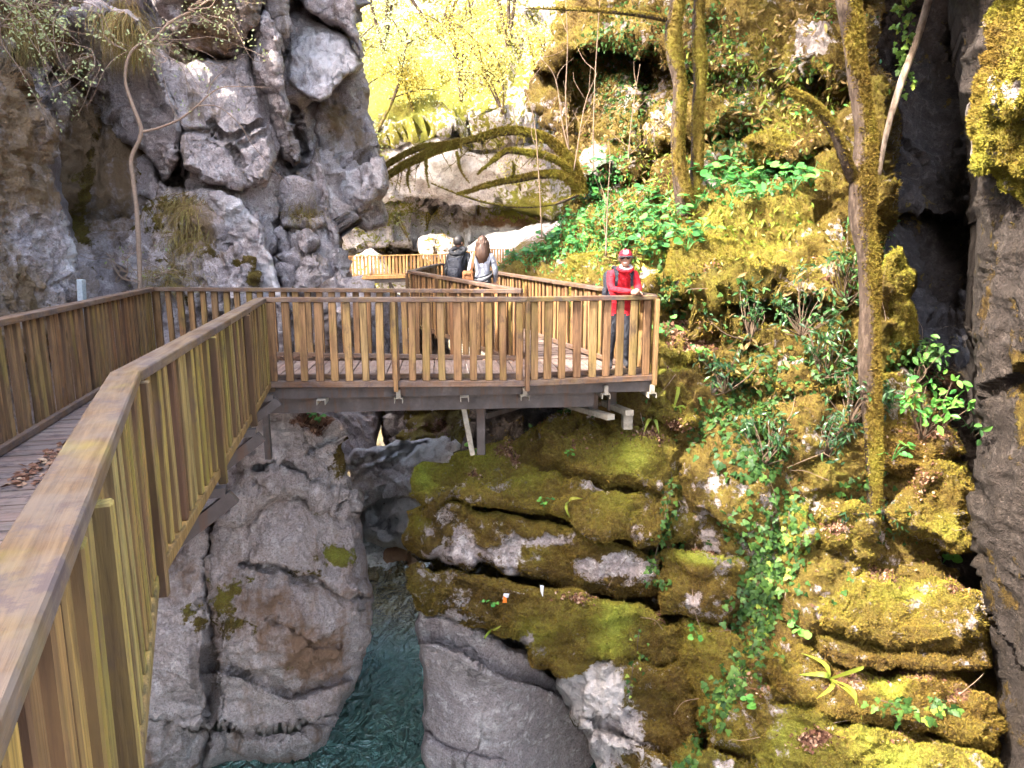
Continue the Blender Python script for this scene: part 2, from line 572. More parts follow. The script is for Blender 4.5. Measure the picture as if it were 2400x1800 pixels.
def leaf_mat(name, stops, gloss=0.45, trans=0.25, spec=0.4):
    t = NT(name)
    col = t.ramp(t.attr('hue'), stops)
    n = t.noise(t.pos(), 55, 3, 0.6)
    col = t.mix(0.6, col, t.ramp(n, [(0.3, 0.7), (0.7, 1.3)]), 'MULTIPLY')
    m = t.out(col, gloss, None, Specular_IOR_Level=spec)
    if trans:
        tr = t.n('BsdfTranslucent')
        t.link(col, tr.inputs[0])
        mx = t.n('MixShader')
        mx.inputs[0].default_value = trans
        t.link(t.b.outputs[0], mx.inputs[1]); t.link(tr.outputs[0], mx.inputs[2])
        t.link(mx.outputs[0], t.t.nodes['Material Output'].inputs[0])
    return m
M['ivy'] = leaf_mat('ivy_leaf', [(0.0, (0.022, 0.060, 0.014)), (0.55, (0.055, 0.120, 0.024)), (0.85, (0.12, 0.22, 0.04)), (1.0, (0.25, 0.31, 0.05))], 0.5, 0.25, 0.25)
M['laurel'] = leaf_mat('laurel_leaf', [(0.0, (0.016, 0.046, 0.016)), (0.6, (0.038, 0.098, 0.028)), (1.0, (0.095, 0.21, 0.045))], 0.36, 0.15, 0.4)
M['herb'] = leaf_mat('herb_leaf', [(0.0, (0.035, 0.135, 0.040)), (0.5, (0.065, 0.245, 0.055)), (1.0, (0.15, 0.37, 0.06))], 0.5, 0.3)
M['spring'] = leaf_mat('spring_leaf', [(0.0, (0.18, 0.21, 0.06)), (0.5, (0.32, 0.36, 0.14)), (1.0, (0.48, 0.52, 0.28))], 0.6, 0.35)
M['gold'] = leaf_mat('golden_leaf', [(0.0, (0.28, 0.19, 0.02)), (0.5, (0.42, 0.34, 0.05)), (1.0, (0.54, 0.49, 0.17))], 0.7, 0.3)
M['fern'] = leaf_mat('fern_leaf', [(0.0, (0.07, 0.16, 0.03)), (0.6, (0.20, 0.26, 0.03)), (1.0, (0.36, 0.36, 0.05))], 0.5, 0.3)
M['dry'] = leaf_mat('dry_leaf', [(0.0, (0.06, 0.025, 0.015)), (0.4, (0.17, 0.075, 0.045)), (0.75, (0.30, 0.165, 0.10)), (1.0, (0.46, 0.32, 0.21))], 0.75, 0.1, 0.2)
M['grass'] = leaf_mat('dry_grass', [(0.0, (0.16, 0.10, 0.035)), (0.5, (0.28, 0.19, 0.08)), (1.0, (0.34, 0.30, 0.09))], 0.7, 0.2, 0.2)

def water_mat():
    t = NT('river_water')
    p = t.pos()
    deep = t.noise(p, 0.35, 3, 0.5)
    col = t.ramp(deep, [(0.35, (0.06, 0.155, 0.13)), (0.65, (0.11, 0.22, 0.17))])
    bed = t.step(t.attr('shallow'), 0.1, 0.9)
    col = t.mix(bed, col, t.ramp(t.noise(p, 1.6, 5, 0.6), [(0.35, (0.10, 0.075, 0.030)), (0.65, (0.22, 0.165, 0.065))]))
    foam = t.step(t.math('ADD', t.attr('foam'), t.math('MULTIPLY', t.math('SUBTRACT', t.noise(p, 3.2, 6, 0.75), 0.5), 1.6)), 0.55, 0.75)
    col = t.mix(foam, col, (0.75, 0.76, 0.74))
    w1 = t.noise(t.scale(p, (1.0, 0.6, 1)), 3.4, 3, 0.5, 1.2)
    w2 = t.noise(t.scale(p, (1.0, 0.8, 1)), 7.5, 3, 0.55, 0.6)
    nb = t.bump(t.math('ADD', w1, t.math('MULTIPLY', w2, 0.35)), 0.55, 1.0)
    return t.out(col, t.ramp(foam, [(0, 0.05), (1, 0.6)]), nb, Specular_IOR_Level=0.9, IOR=1.5)
M['water'] = water_mat()

# ------------------------------------------------------------------ rock bodies
def tps(ctrl):
    c = np.asarray(ctrl, float)
    q = c[:, :2] / 300.0
    n = len(c)
    if len(set(map(tuple, c.tolist()))) < 3:
        return lambda x, y: np.full(np.shape(x), c[:, 2].mean())
    def U(r2):
        return r2 * np.log(r2 + 1e-9)
    r2 = ((q[:, None] - q[None]) ** 2).sum(-1)
    A = np.zeros((n + 3, n + 3))
    A[:n, :n] = U(r2) + 0.02 * np.eye(n)
    A[:n, n] = 1; A[:n, n + 1:] = q
    A[n, :n] = 1; A[n + 1:, :n] = q.T
    s = np.linalg.solve(A, np.r_[c[:, 2], 0, 0, 0])
    lo, hi = c[:, 2].min(), c[:, 2].max()
    pad = 0.25 * (hi - lo) + 0.3
    def f(x, y):
        g = np.stack([x, y], -1) / 300.0
        o = s[n] + g @ s[n + 1:]
        for k in range(n):
            o = o + s[k] * U(((g - q[k]) ** 2).sum(-1))
        return np.clip(o, lo - pad, hi + pad)
    return f

def rough_poly(poly, amp, rng, it=3):
    p = np.asarray(poly, float)
    for k in range(it):
        nx = np.roll(p, -1, 0)
        d = nx - p
        L = np.linalg.norm(d, axis=1, keepdims=True)
        nrm = np.stack([-d[:, 1], d[:, 0]], 1) / (L + 1e-9)
        mid = (p + nx) / 2 + nrm * rng.normal(0, amp, (len(p), 1)) * np.minimum(1, L / 60)
        p = np.stack([p, mid], 1).reshape(-1, 2)
        amp *= 0.55
    return p

def poly_dist(x, y, poly):
    """distance to the outline, nearest outline point, inside?"""
    a = poly
    b = np.roll(poly, -1, 0)
    best = np.full(x.shape, 1e18)
    bx = np.zeros_like(x); by = np.zeros_like(x)
    ins = np.zeros(x.shape, bool)
    for (ax, ay), (cx, cy) in zip(a, b):
        dx, dy = cx - ax, cy - ay
        L2 = dx * dx + dy * dy + 1e-12
        t = np.clip(((x - ax) * dx + (y - ay) * dy) / L2, 0, 1)
        qx, qy = ax + t * dx, ay + t * dy
        d = (x - qx) ** 2 + (y - qy) ** 2
        m = d < best
        best = np.where(m, d, best); bx = np.where(m, qx, bx); by = np.where(m, qy, by)
        if ay != cy:
            c = ((ay > y) != (cy > y)) & (x < dx * (y - ay) / (dy if dy else 1e-12) + ax)
            ins ^= c
    return np.sqrt(best), bx, by, ins

def line_dist(x, y, pts):
    best = np.full(x.shape, 1e18)
    sgn = np.zeros_like(x)
    for (ax, ay), (cx, cy) in zip(pts[:-1], pts[1:]):
        dx, dy = cx - ax, cy - ay
        t = np.clip(((x - ax) * dx + (y - ay) * dy) / (dx * dx + dy * dy + 1e-9), 0, 1)
        d = (x - ax - t * dx) ** 2 + (y - ay - t * dy) ** 2
        s = (-(x - ax) * dy + (y - ay) * dx)
        m = d < best
        best = np.where(m, d, best); sgn = np.where(m, np.sign(s), sgn)
    return np.sqrt(best), sgn

def blobs(x, y, base, bl):
    v = np.full(x.shape, float(base))
    for (cx, cy, rx, ry, a) in bl:
        v = v + a * np.exp(-(((x - cx) / rx) ** 2 + ((y - cy) / ry) ** 2))
    return v

def unit_h(v):
    return v / np.linalg.norm(v, axis=-1, keepdims=True)

MOSS_TRIS = [0]
SURF = {}

def relief(name, poly, ctrl, mat, parent=None, step=6, edge=(60, 0.5), thick=2.0, rough=6, seed=1,
           big=(0.25, 0.5), cell=(0.12, 0.9), fine=(0.05, 4.0), feats=(), moss=(0, ()), fresh=(0.2, ()), litter=(0, ()),
           tan=(0, ()), pale=(0, ()), up_moss=0.0, up_litter=0.0, tufts=0, tuft=0.035, warp=10, reg=None, strata=0.0, chip=0.0):
    """A rock whose outline was traced from the photo: it bulges towards the viewer, turns away at its rim
    and goes back `thick` metres behind the rim."""
    rng = np.random.default_rng(seed)
    pl = rough_poly(poly, rough, rng) if rough else np.asarray(poly, float)
    x0, y0 = pl.min(0) - step
    x1, y1 = pl.max(0) + step
    gx = np.arange(x0, x1 + step, step)
    gy = np.arange(y0, y1 + step, step)
    X, Y = np.meshgrid(gx, gy)
    D, bx, by, ins = poly_dist(X, Y, pl)
    X = np.where(ins, X, bx); Y = np.where(ins, Y, by)
    D = np.where(ins, D, 0)
    c = ins
    cellok = c[:-1, :-1] | c[1:, :-1] | c[:-1, 1:] | c[1:, 1:]
    zn = np.stack([X / 55, Y / 55, np.full_like(X, seed * 1.7)], -1)
    wx = X + warp * fbm(zn, 3); wy = Y + warp * fbm(zn + 9.3, 3)
    dep = tps(ctrl)(X, Y)
    s = np.clip(D / edge[0], 0, 1)
    dep = dep + edge[1] * (1 - np.sqrt(np.clip(1 - (1 - s) ** 2, 0, 1)))
    for f in feats:
        if f[0] == 'crack':
            d, _ = line_dist(wx, wy, f[1])
            dep = dep + f[3] * np.exp(-(d / f[2]) ** 2)
        elif f[0] == 'ledge':                      # what lies below the line is set back
            d, sg = line_dist(wx, wy, f[1])
            dep = dep + np.where(sg > 0, f[3] * np.exp(-(d / f[2])), 0) - np.where(sg <= 0, 0.25 * f[3] * np.exp(-(d / (0.6 * f[2])) ** 2), 0)
        elif f[0] == 'bump':
            cx, cy, rx, ry = f[1]
            q = ((wx - cx) / rx) ** 2 + ((wy - cy) / ry) ** 2
            dep = dep - f[2] * np.sqrt(np.clip(1 - q, 0, 1)) if f[2] > 0 else dep - f[2] * np.exp(-q)
    Q = P(X, Y, dep)
    du = np.gradient(Q, axis=1); dv = np.gradient(Q, axis=0)
    N = np.cross(du, dv)
    N /= np.linalg.norm(N, axis=-1, keepdims=True) + 1e-9
    toc = CAM - Q
    N = np.where(((N * toc).sum(-1) < 0)[..., None], -N, N)
    hgt = big[0] * fbm(Q * big[1] + seed, 4)
    if cell[0] and moss[0] < 0.5:
        wv = 0.18 * np.stack([fbm(Q * 1.5 + 3, 3), fbm(Q * 1.5 + 13, 3), fbm(Q * 1.5 + 23, 3)], -1)
        hgt = hgt + cell[0] * 2.0 * facets((Q + wv) * np.array([1, 1, 0.62]) * cell[1] + seed)
    elif cell[0]:
        f1, f2, r = cells((Q + 0.25 * np.stack([fbm(Q * 1.3 + 3, 3), fbm(Q * 1.3 + 13, 3), fbm(Q * 1.3 + 23, 3)], -1)) * cell[1] + seed)
        hgt = hgt + cell[0] * (1.6 * (r - 0.5) + 0.8 * np.clip((f2 - f1) * 3, 0, 1) - 0.8)
    if chip:
        hgt = hgt + chip * 1.6 * facets(Q * np.array([2.8, 2.8, 1.7]) + 0.25 * np.stack([fbm(Q * 2 + 3, 2), fbm(Q * 2 + 13, 2), fbm(Q * 2 + 23, 2)], -1) + seed)
        hgt = hgt + chip * 0.7 * facets(Q * np.array([6.5, 6.5, 4.5]) + seed)
    if strata:
        ph = (Q[..., 2] * 0.8 + 0.35 * Q[..., 0]) * 3.2 + 1.5 * fbm(Q * 0.5, 3)
        hgt = hgt + strata * (np.abs((ph % 1.0) - 0.5) * 2 - 0.5)
    hgt = hgt + fine[0] * fbm(Q * fine[1], 4, 0.55, ridged=True)
    if moss[0] > 0.5:
        hgt = hgt + 0.03 * fbm(Q * 9, 3) + 0.02 * fbm(Q * 22, 2)
    fade = np.clip(D / 10, 0.15, 1)
    Q = Q + N * (hgt * fade)[..., None]
    du = np.gradient(Q, axis=1); dv = np.gradient(Q, axis=0)
    N = np.cross(du, dv); N /= np.linalg.norm(N, axis=-1, keepdims=True) + 1e-9
    N = np.where(((N * toc).sum(-1) < 0)[..., None], -N, N)
    up = np.clip(N[..., 2], 0, 1)
    nz = fbm(Q * 1.1 + 5, 4)
    am = blobs(wx, wy, moss[0], moss[1]) + up_moss * up + 0.4 * nz
    af = blobs(wx, wy, fresh[0], fresh[1]) + 0.15 * up + 0.42 * fbm(Q * 1.0 + 31, 4)
    al = blobs(wx, wy, litter[0], litter[1]) + up_litter * np.clip(up - 0.55, 0, 1) * 2
    at = blobs(wx, wy, tan[0], tan[1])
    ap = blobs(wx, wy, pale[0], pale[1])
    # faces
    idx = -np.ones(X.shape, int)
    jj, ii = np.nonzero(cellok)
    use = np.zeros(X.shape, bool)
    for a, b in ((0, 0), (1, 0), (0, 1), (1, 1)):
        use[jj + a, ii + b] = True
    idx[use] = np.arange(use.sum())
    V = Q[use]
    quads = np.stack([idx[jj, ii], idx[jj + 1, ii], idx[jj + 1, ii + 1], idx[jj, ii + 1]], 1)
    # rim, going back
    E = np.concatenate([quads[:, [0, 1]], quads[:, [1, 2]], quads[:, [2, 3]], quads[:, [3, 0]]])
    key = np.sort(E, 1)
    kk = key[:, 0] * (len(V) + 1) + key[:, 1]
    u, first, cnt = np.unique(kk, return_index=True, return_counts=True)
    rim = E[first[cnt == 1]]
    rv = np.unique(rim)
    m1 = -np.ones(len(V), int); m1[rv] = len(V) + np.arange(len(rv))
    cen = V.mean(0)
    base = V[rv]
    back = unit_h(base - CAM)            # straight away from the viewer
    r1 = base + back * thick * 0.45 + (cen - base) * 0.03
    r2 = base + back * thick + (cen - base) * np.array([0.22, 0, 0.22])
    r1 = r1 + 0.12 * np.stack([fbm(r1 * 1.3, 3), fbm(r1 * 1.3 + 4, 3), fbm(r1 * 1.3 + 8, 3)], -1) * min(1, thick)
    V2 = np.concatenate([V, r1, r2])
    n1 = len(rv)
    s1 = np.stack([rim[:, 1], rim[:, 0], m1[rim[:, 0]], m1[rim[:, 1]]], 1)
    s2 = np.stack([m1[rim[:, 1]], m1[rim[:, 0]], m1[rim[:, 0]] + n1, m1[rim[:, 1]] + n1], 1)
    F = np.concatenate([quads, s1, s2])
    def full(a):
        a = a[use]
        return np.concatenate([a, a[rv], a[rv] * 0])
    at_all = dict(moss=full(am), fresh=full(af), litter=full(al), tan=full(at), pale=full(ap))
    o = mesh_obj(name, V2, F, mat, parent, True, at_all)
    SURF[reg or name] = (V, quads, am[use], N[use], al[use])
    if tufts:
        moss_tufts(o, V, quads, am[use], N[use], af[use], al[use], tufts, tuft, rng)
    return o

def sample(V, quads, w, n, rng):
    a = np.linalg.norm(np.cross(V[quads[:, 2]] - V[quads[:, 0]], V[quads[:, 3]] - V[quads[:, 1]]), axis=1) / 2
    pr = a * np.clip(w[quads].mean(1), 0, None)
    if pr.sum() <= 0:
        return None
    f = rng.choice(len(quads), n, p=pr / pr.sum())
    u, v = rng.random((n, 1)), rng.random((n, 1))
    q = quads[f]
    p = (V[q[:, 0]] * (1 - u) + V[q[:, 1]] * u) * (1 - v) + (V[q[:, 3]] * (1 - u) + V[q[:, 2]] * u) * v
    return p, q[:, 0]

def moss_tufts(rock, V, quads, am, N, af, al, n, size, rng):
    w = np.clip((am - 0.45) * 4, 0, 1) * (1 - 0.8 * np.clip((al - 0.4) * 4, 0, 1))
    sm = sample(V, quads, w, n, rng)
    if sm is None:
        return
    p, k = sm
    nr = N[k]
    # three blades per tuft, leaning out of the surface
    out, ff, tip = [], [], []
    for b in range(3):
        d = nr + rng.normal(0, 0.75, (n, 3))
        d[:, 2] += 0.25
        d /= np.linalg.norm(d, axis=1, keepdims=True)
        s = np.cross(d, rng.normal(0, 1, (n, 3)))
        s /= np.linalg.norm(s, axis=1, keepdims=True) + 1e-9
        L = size * rng.uniform(0.5, 1.3, (n, 1))
        out.append(np.stack([p - s * L * 0.20 - nr * 0.006, p + s * L * 0.20 - nr * 0.006, p + d * L], 1))
        tip.append(np.tile([0.2, 0.2, 1.0], (n, 1)))
        ff.append(np.repeat(af[k][:, None], 3, 1))
    VV = np.concatenate(out).reshape(-1, 3)
    FF = np.arange(len(VV)).reshape(-1, 3)
    MOSS_TRIS[0] += len(FF)
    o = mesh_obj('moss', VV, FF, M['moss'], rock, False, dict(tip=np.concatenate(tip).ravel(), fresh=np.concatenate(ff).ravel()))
    tag(o, kind='stuff')

# ------------------------------------------------------------------ water
def water():
    xs = np.linspace(-14, 8, 90)
    ys = np.linspace(4, 60, 220)
    X, Y = np.meshgrid(xs, ys)
    Z = np.full(X.shape, -7.0)
    rise = np.clip((Y - 17.2) / 2.2, 0, 1)
    Z = Z + 1.1 * rise * rise * (3 - 2 * rise) + np.clip((Y - 20) / 25, 0, 1) * 1.5
    Z = Z + 0.10 * np.exp(-((Y - 18.2) / 1.4) ** 2) * fbm(np.stack([X * 1.6, Y * 1.6, Z * 0], -1), 3)
    Z = Z + 0.025 * fbm(np.stack([X * 1.9, Y * 1.5, Z * 0 + 4], -1), 3)
    n, m = X.shape
    i = np.arange(n * m).reshape(n, m)
    F = np.stack([i[:-1, :-1], i[:-1, 1:], i[1:, 1:], i[1:, :-1]], -1).reshape(-1, 4)
    sh = np.clip((Y - 13.2) / 3.0, 0, 1)
    fo = 0.9 * np.exp(-((Y - 18.3) / 0.9) ** 2)
    o = mesh_obj('river', np.stack([X, Y, Z], -1).reshape(-1, 3), F, M['water'], None, True,
                 dict(shallow=sh.ravel(), foam=fo.ravel()))
    tag(o, 'green river running through the gorge below the boardwalk', kind='structure')
    # bed, so that nothing is hollow under the banks
    b = mesh_obj('riverbed', [(-60, -40, -8.4), (60, -40, -8.4), (60, 120, -8.4), (-60, 120, -8.4)], [(0, 1, 2, 3)], M['river_rock'])
    tag(b, 'rocky floor of the gorge under the river', kind='structure')
water()

def root(name, label, loc):
    """a structure that rock pieces hang under"""
    return tag(empty(name, loc), label, kind='structure')

# ------------------------------------------------------------------ left cliff (in the shade)
LIME = M['lime']
lc = relief('left_cliff', [(-700, -700), (300, -700), (640, -500), (800, -260), (830, -60), (838, 60), (848, 160), (862, 260), (885, 350), (893, 430),
                           (860, 500), (806, 505), (800, 560), (812, 640), (835, 700), (830, 800), (790, 930), (700, 1010), (560, 1040), (250, 1100), (-300, 1000), (-700, 900)],
            [(-600, 0, 9.0), (-600, 800, 8.0), (0, 300, 11.6), (0, 700, 10.0), (250, 300, 13.9), (250, 600, 12.6), (420, 600, 12.0), (450, 200, 13.2), (600, 550, 12.7),
             (700, 250, 14.1), (880, 400, 15.2), (800, 600, 13.4), (800, 800, 12.8), (400, 850, 11.8), (600, 900, 12.0), (300, -500, 14.5), (700, -300, 17)],
            LIME, None, step=6, edge=(50, 1.2), thick=5, seed=3, big=(0.35, 0.4), cell=(0.30, 0.8), fine=(0.10, 2.6), chip=0.06,
            feats=[('ledge', [(120, 150), (200, 170), (330, 300), (420, 420)], 60, 0.9), ('crack', [(200, 330), (300, 350), (400, 450)], 14, 0.7),
                   ('crack', [(650, 100), (690, 330), (760, 560)], 14, 0.8), ('crack', [(640, 430), (660, 560), (640, 680)], 16, 0.9),
                   ('ledge', [(700, 480), (760, 500), (810, 560)], 50, 0.9)],
            tan=(0.26, [(160, 420, 60, 260, 0.75), (300, 420, 90, 120, 0.45), (470, 90, 120, 90, 0.4), (60, 60, 120, 90, 0.7)]),
            moss=(0.0, [(190, 480, 30, 200, 0.55), (360, 500, 60, 60, 0.6), (430, 560, 60, 70, 0.45), (700, 500, 60, 30, 0.35)]), up_moss=0.15)
tag(lc, 'tall grey limestone cliff left of the boardwalk', kind='structure')
LB = [  # outline, depth points, edge, extra
    # tan slab at the left border
    ([(-160, 140), (20, 150), (61, 174), (67, 235), (83, 250), (108, 289), (118, 325), (118, 398), (127, 434), (145, 488), (174, 579), (190, 640), (205, 720), (180, 800), (-160, 860)],
     [(-100, 300, 8.4), (60, 300, 9.6), (-100, 700, 7.6), (120, 500, 9.9), (170, 690, 9.8)], (70, 0.8),
     dict(tan=(0.75, [(150, 600, 45, 110, -1.1), (60, 560, 60, 60, -0.5)]), pale=(0.0, [(150, 560, 32, 120, 1.0), (110, 380, 18, 70, 0.6)]), cell=(0.06, 0.7), big=(0.25, 0.6))),
    # overhanging slab with the dark underside
    ([(120, 30), (230, 0), (300, 20), (345, 80), (370, 150), (398, 215), (420, 280), (420, 340), (404, 400), (385, 430), (365, 390), (335, 352), (280, 335), (215, 332), (195, 250), (160, 170)],
     [(150, 60, 12.6), (345, 90, 11.6), (410, 300, 11.9), (220, 300, 14.2), (270, 200, 13.4), (380, 400, 12.6)], (34, 0.5),
     dict(cell=(0.05, 0.7), big=(0.15, 0.7), pale=(0, [(345, 130, 22, 60, 0.4), (405, 290, 20, 60, 0.4)]), tan=(0.0, [(250, 250, 70, 80, 0.35)]))),
    ([(205, 345), (300, 352), (350, 372), (375, 430), (372, 500), (340, 560), (300, 540), (262, 480), (225, 430)],
     [(230, 380, 14.2), (350, 400, 13.4), (300, 520, 13.4)], (40, 0.5), dict(tan=(0.35, ()), moss=(0.1, [(345, 480, 20, 60, 0.5)]))),
    # top block with brown drip stains
    ([(350, -300), (640, -300), (622, -40), (612, 30), (585, 72), (572, 118), (520, 140), (440, 118), (392, 70), (360, 10)],
     [(400, -200, 12.6), (600, -200, 13.0), (400, 40, 12.2), (560, 60, 12.4), (500, 120, 12.9)], (36, 0.7),
     dict(tan=(0.5, [(520, 60, 60, 80, 0.25), (400, 0, 40, 80, -0.3)]), cell=(0.06, 0.6))),
    # central face
    ([(325, 119), (362, 108), (434, 152), (542, 137), (579, 98), (593, 163), (615, 253), (640, 307), (640, 390), (629, 427), (593, 430), (564, 447), (488, 430), (432, 396), (416, 311), (401, 275), (387, 217), (362, 163)],
     [(360, 130, 12.6), (560, 140, 13.0), (500, 250, 12.5), (630, 370, 12.5), (480, 400, 11.9), (430, 330, 12.0)], (26, 0.5),
     dict(feats=[('crack', [(410, 312), (499, 311), (535, 325), (557, 354), (564, 387), (564, 450)], 6, 0.35), ('crack', [(499, 290), (520, 310), (550, 318), (580, 310), (618, 284)], 5, 0.3),
                 ('ledge', [(410, 312), (499, 306), (535, 322)], 22, -0.22), ('crack', [(560, 340), (600, 330), (640, 300)], 4, 0.15)],
          cell=(0.035, 0.7), big=(0.12, 0.8), fine=(0.035, 4), pale=(0, [(480, 360, 60, 50, 0.35), (560, 220, 40, 60, 0.3), (600, 380, 30, 40, 0.25)]))),
    # leaning ridge
    ([(579, 84), (600, 50), (622, 20), (640, 60), (655, 120), (668, 190), (678, 240), (692, 325), (705, 380), (690, 400), (664, 372), (646, 320), (622, 250), (598, 165)],
     [(600, 90, 13.0), (640, 100, 12.6), (680, 300, 12.7), (640, 250, 12.9), (690, 380, 13.0)], (24, 0.6), dict(cell=(0.07, 1.2), fine=(0.06, 5), pale=(0, [(650, 200, 20, 120, 0.35)]))),
    ([(600, -300), (700, -300), (690, -60), (672, 20), (676, 60), (664, 130), (648, 100), (640, 50), (622, 10)],
     [(640, -200, 13.2), (650, 60, 13.6)], (26, 0.6), dict(cell=(0.1, 1.0), tan=(0.3, ()))),
    # the bright upper face of the prow
    ([(690, 26), (712, 28), (760, 55), (800, 76), (822, 100), (838, 128), (846, 150), (830, 172), (806, 182), (780, 212), (752, 240), (722, 228), (690, 206), (674, 168), (672, 120), (676, 60)],
     [(700, 50, 14.6), (830, 140, 14.2), (750, 230, 13.2), (690, 190, 13.6), (750, 130, 13.9)], (18, 0.35),
     dict(cell=(0.03, 1.2), big=(0.08, 1.0), fine=(0.06, 6), pale=(0.45, [(760, 130, 70, 60, 0.25)]))),
    ([(690, -300), (820, -300), (836, -40), (836, 60), (846, 110), (846, 140), (826, 96), (800, 68), (755, 46), (712, 22), (696, -30)],
     [(720, -200, 14.4), (830, 60, 14.0), (740, 0, 14.2)], (22, 0.5), dict(cell=(0.14, 1.2), fine=(0.09, 4), pale=(0.1, ()))),
    # overhung side of the prow, and its nose
    ([(752, 238), (790, 205), (832, 168), (850, 190), (860, 240), (872, 290), (886, 330), (896, 368), (890, 400), (850, 420), (800, 400), (775, 370), (752, 330), (742, 280)],
     [(760, 250, 14.9), (850, 200, 15.4), (890, 350, 14.8), (790, 380, 14.6)], (20, 0.3), dict(cell=(0.14, 1.1), fine=(0.08, 4), tan=(0.35, [(790, 280, 40, 60, 0.3)]))),
    ([(778, 380), (820, 392), (870, 380), (898, 366), (908, 400), (912, 440), (907, 500), (905, 531), (872, 540), (835, 532), (800, 520), (778, 480), (770, 430)],
     [(790, 400, 14.2), (900, 400, 14.2), (850, 450, 13.7), (880, 520, 14.6), (800, 500, 14.2)], (26, 0.6), dict(cell=(0.07, 1.2), pale=(0.25, [(820, 440, 40, 30, 0.4)]), tan=(0, [(830, 430, 30, 30, 0.4)]))),
    ([(690, 400), (720, 390), (742, 330), (768, 420), (776, 500), (796, 540), (800, 640), (780, 620), (752, 540), (720, 460)],
     [(710, 410, 13.4), (770, 500, 13.2), (790, 600, 13.1)], (20, 0.5), dict(cell=(0.08, 1.3), pale=(0.25, ()))),
    # grass shelf and pale slide under the central face
    ([(372, 430), (420, 440), (470, 470), (520, 540), (545, 600), (540, 660), (560, 740), (540, 860), (400, 880), (330, 760), (345, 560)],
     [(380, 450, 12.4), (450, 520, 11.9), (520, 620, 11.6), (380, 700, 11.4), (500, 820, 11.5)], (40, 0.5),
     dict(tan=(0.3, [(440, 520, 60, 80, 0.3)]), moss=(0.05, [(420, 540, 40, 40, 0.5), (500, 590, 25, 25, 0.6), (565, 615, 20, 12, 0.9)]), litter=(0.0, [(440, 580, 60, 60, 0.35)]), cell=(0.1, 1.6), fine=(0.07, 4))),
    ([(432, 448), (480, 440), (520, 450), (560, 470), (596, 510), (622, 556), (640, 610), (652, 660), (675, 700), (690, 800), (670, 880), (600, 880), (590, 760), (575, 700), (548, 620), (520, 560), (490, 510), (450, 480)],
     [(450, 455, 12.2), (540, 480, 11.9), (610, 600, 11.6), (640, 720, 11.5), (640, 850, 11.6)], (22, 0.4), dict(cell=(0.04, 1.0), big=(0.1, 1), fine=(0.04, 5), pale=(0.35, [(560, 500, 60, 40, 0.3), (640, 650, 40, 60, 0.4)]))),
    ([(548, 560), (590, 590), (610, 650), (605, 720), (560, 760), (480, 740), (455, 680), (470, 620), (510, 600)],
     [(520, 610, 11.4), (590, 640, 11.4), (530, 720, 11.1)], (36, 0.7), dict(cell=(0.10, 2.0), fine=(0.09, 5), moss=(0.0, [(566, 614, 26, 16, 1.0), (596, 650, 10, 60, 0.7), (490, 590, 30, 20, 0.5)]), pale=(0.2, ()))),
    # tumbled boulders right of the slide
    ([(566, 482), (600, 484), (614, 520), (624, 556), (606, 560), (580, 530)], [(590, 510, 12.2)] * 3, (24, 0.5), dict(pale=(0.3, ()))),
    ([(640, 530), (672, 540), (690, 580), (688, 616), (664, 624), (645, 600)], [(665, 580, 12.9)] * 3, (28, 0.6), dict(tan=(0.3, ()))),
    ([(690, 540), (720, 534), (748, 556), (745, 590), (716, 602), (694, 580)], [(718, 566, 12.7)] * 3, (30, 0.6), dict(tan=(0.1, ()))),
    ([(655, 505), (700, 498), (760, 505), (770, 530), (740, 545), (690, 536), (660, 540)], [(710, 520, 13.0)] * 3, (24, 0.5), dict(tan=(0.3, ()), moss=(0, [(720, 500, 60, 14, 0.8)]))),
    ([(700, 600), (745, 586), (770, 606), (784, 650), (770, 690), (720, 705), (690, 680), (684, 640)], [(735, 645, 12.3)] * 3, (44, 0.8), dict(pale=(0.3, ()), fine=(0.06, 5))),
    ([(780, 610), (800, 640), (812, 672), (812, 760), (780, 840), (740, 800), (745, 720), (775, 690)], [(785, 720, 12.6)] * 3, (34, 0.6), dict(pale=(0.25, ()), cell=(0.1, 2))),
    ([(640, 690), (700, 700), (750, 760), (745, 860), (690, 900), (640, 880)], [(690, 790, 12.3)] * 3, (40, 0.6), dict(cell=(0.16, 2.2))),
    ([(230, 1000), (400, 980), (560, 950), (640, 980), (640, 1120), (560, 1260), (430, 1420), (250, 1520), (200, 1300)], [(300, 1100, 10.4), (560, 1050, 10.6), (400, 1350, 10.2)], (40, 0.8), dict(cell=(0.15, 1.0))),
    ([(800, 700), (850, 664), (920, 690), (1000, 716), (1050, 790), (1040, 900), (960, 930), (790, 930)], [(850, 720, 15.2), (1000, 780, 15.6), (900, 880, 15.0)], (40, 0.8), dict(cell=(0.2, 1.6), pale=(0.1, ()))),
    ([(640, 600), (690, 620), (700, 690), (660, 700)], [(668, 650, 12.5)] * 3, (24, 0.4), dict(moss=(0, [(690, 690, 20, 20, 0.6)]))),
]
for k, (pl, ct, ed, ex) in enumerate(LB):
    ex = dict(ex)
    ex.setdefault('big', (0.12, 0.9)); ex.setdefault('cell', (0.08, 1.2)); ex.setdefault('fine', (0.05, 4.5)); ex.setdefault('chip', 0.05); ex.setdefault('tan', (0.24, ()))
    relief('rock_block', pl, ct, LIME, lc, step=4, edge=(ed[0] * 0.62, ed[1]), thick=2.2, seed=20 + k, rough=6, reg='left%d' % k, **ex)

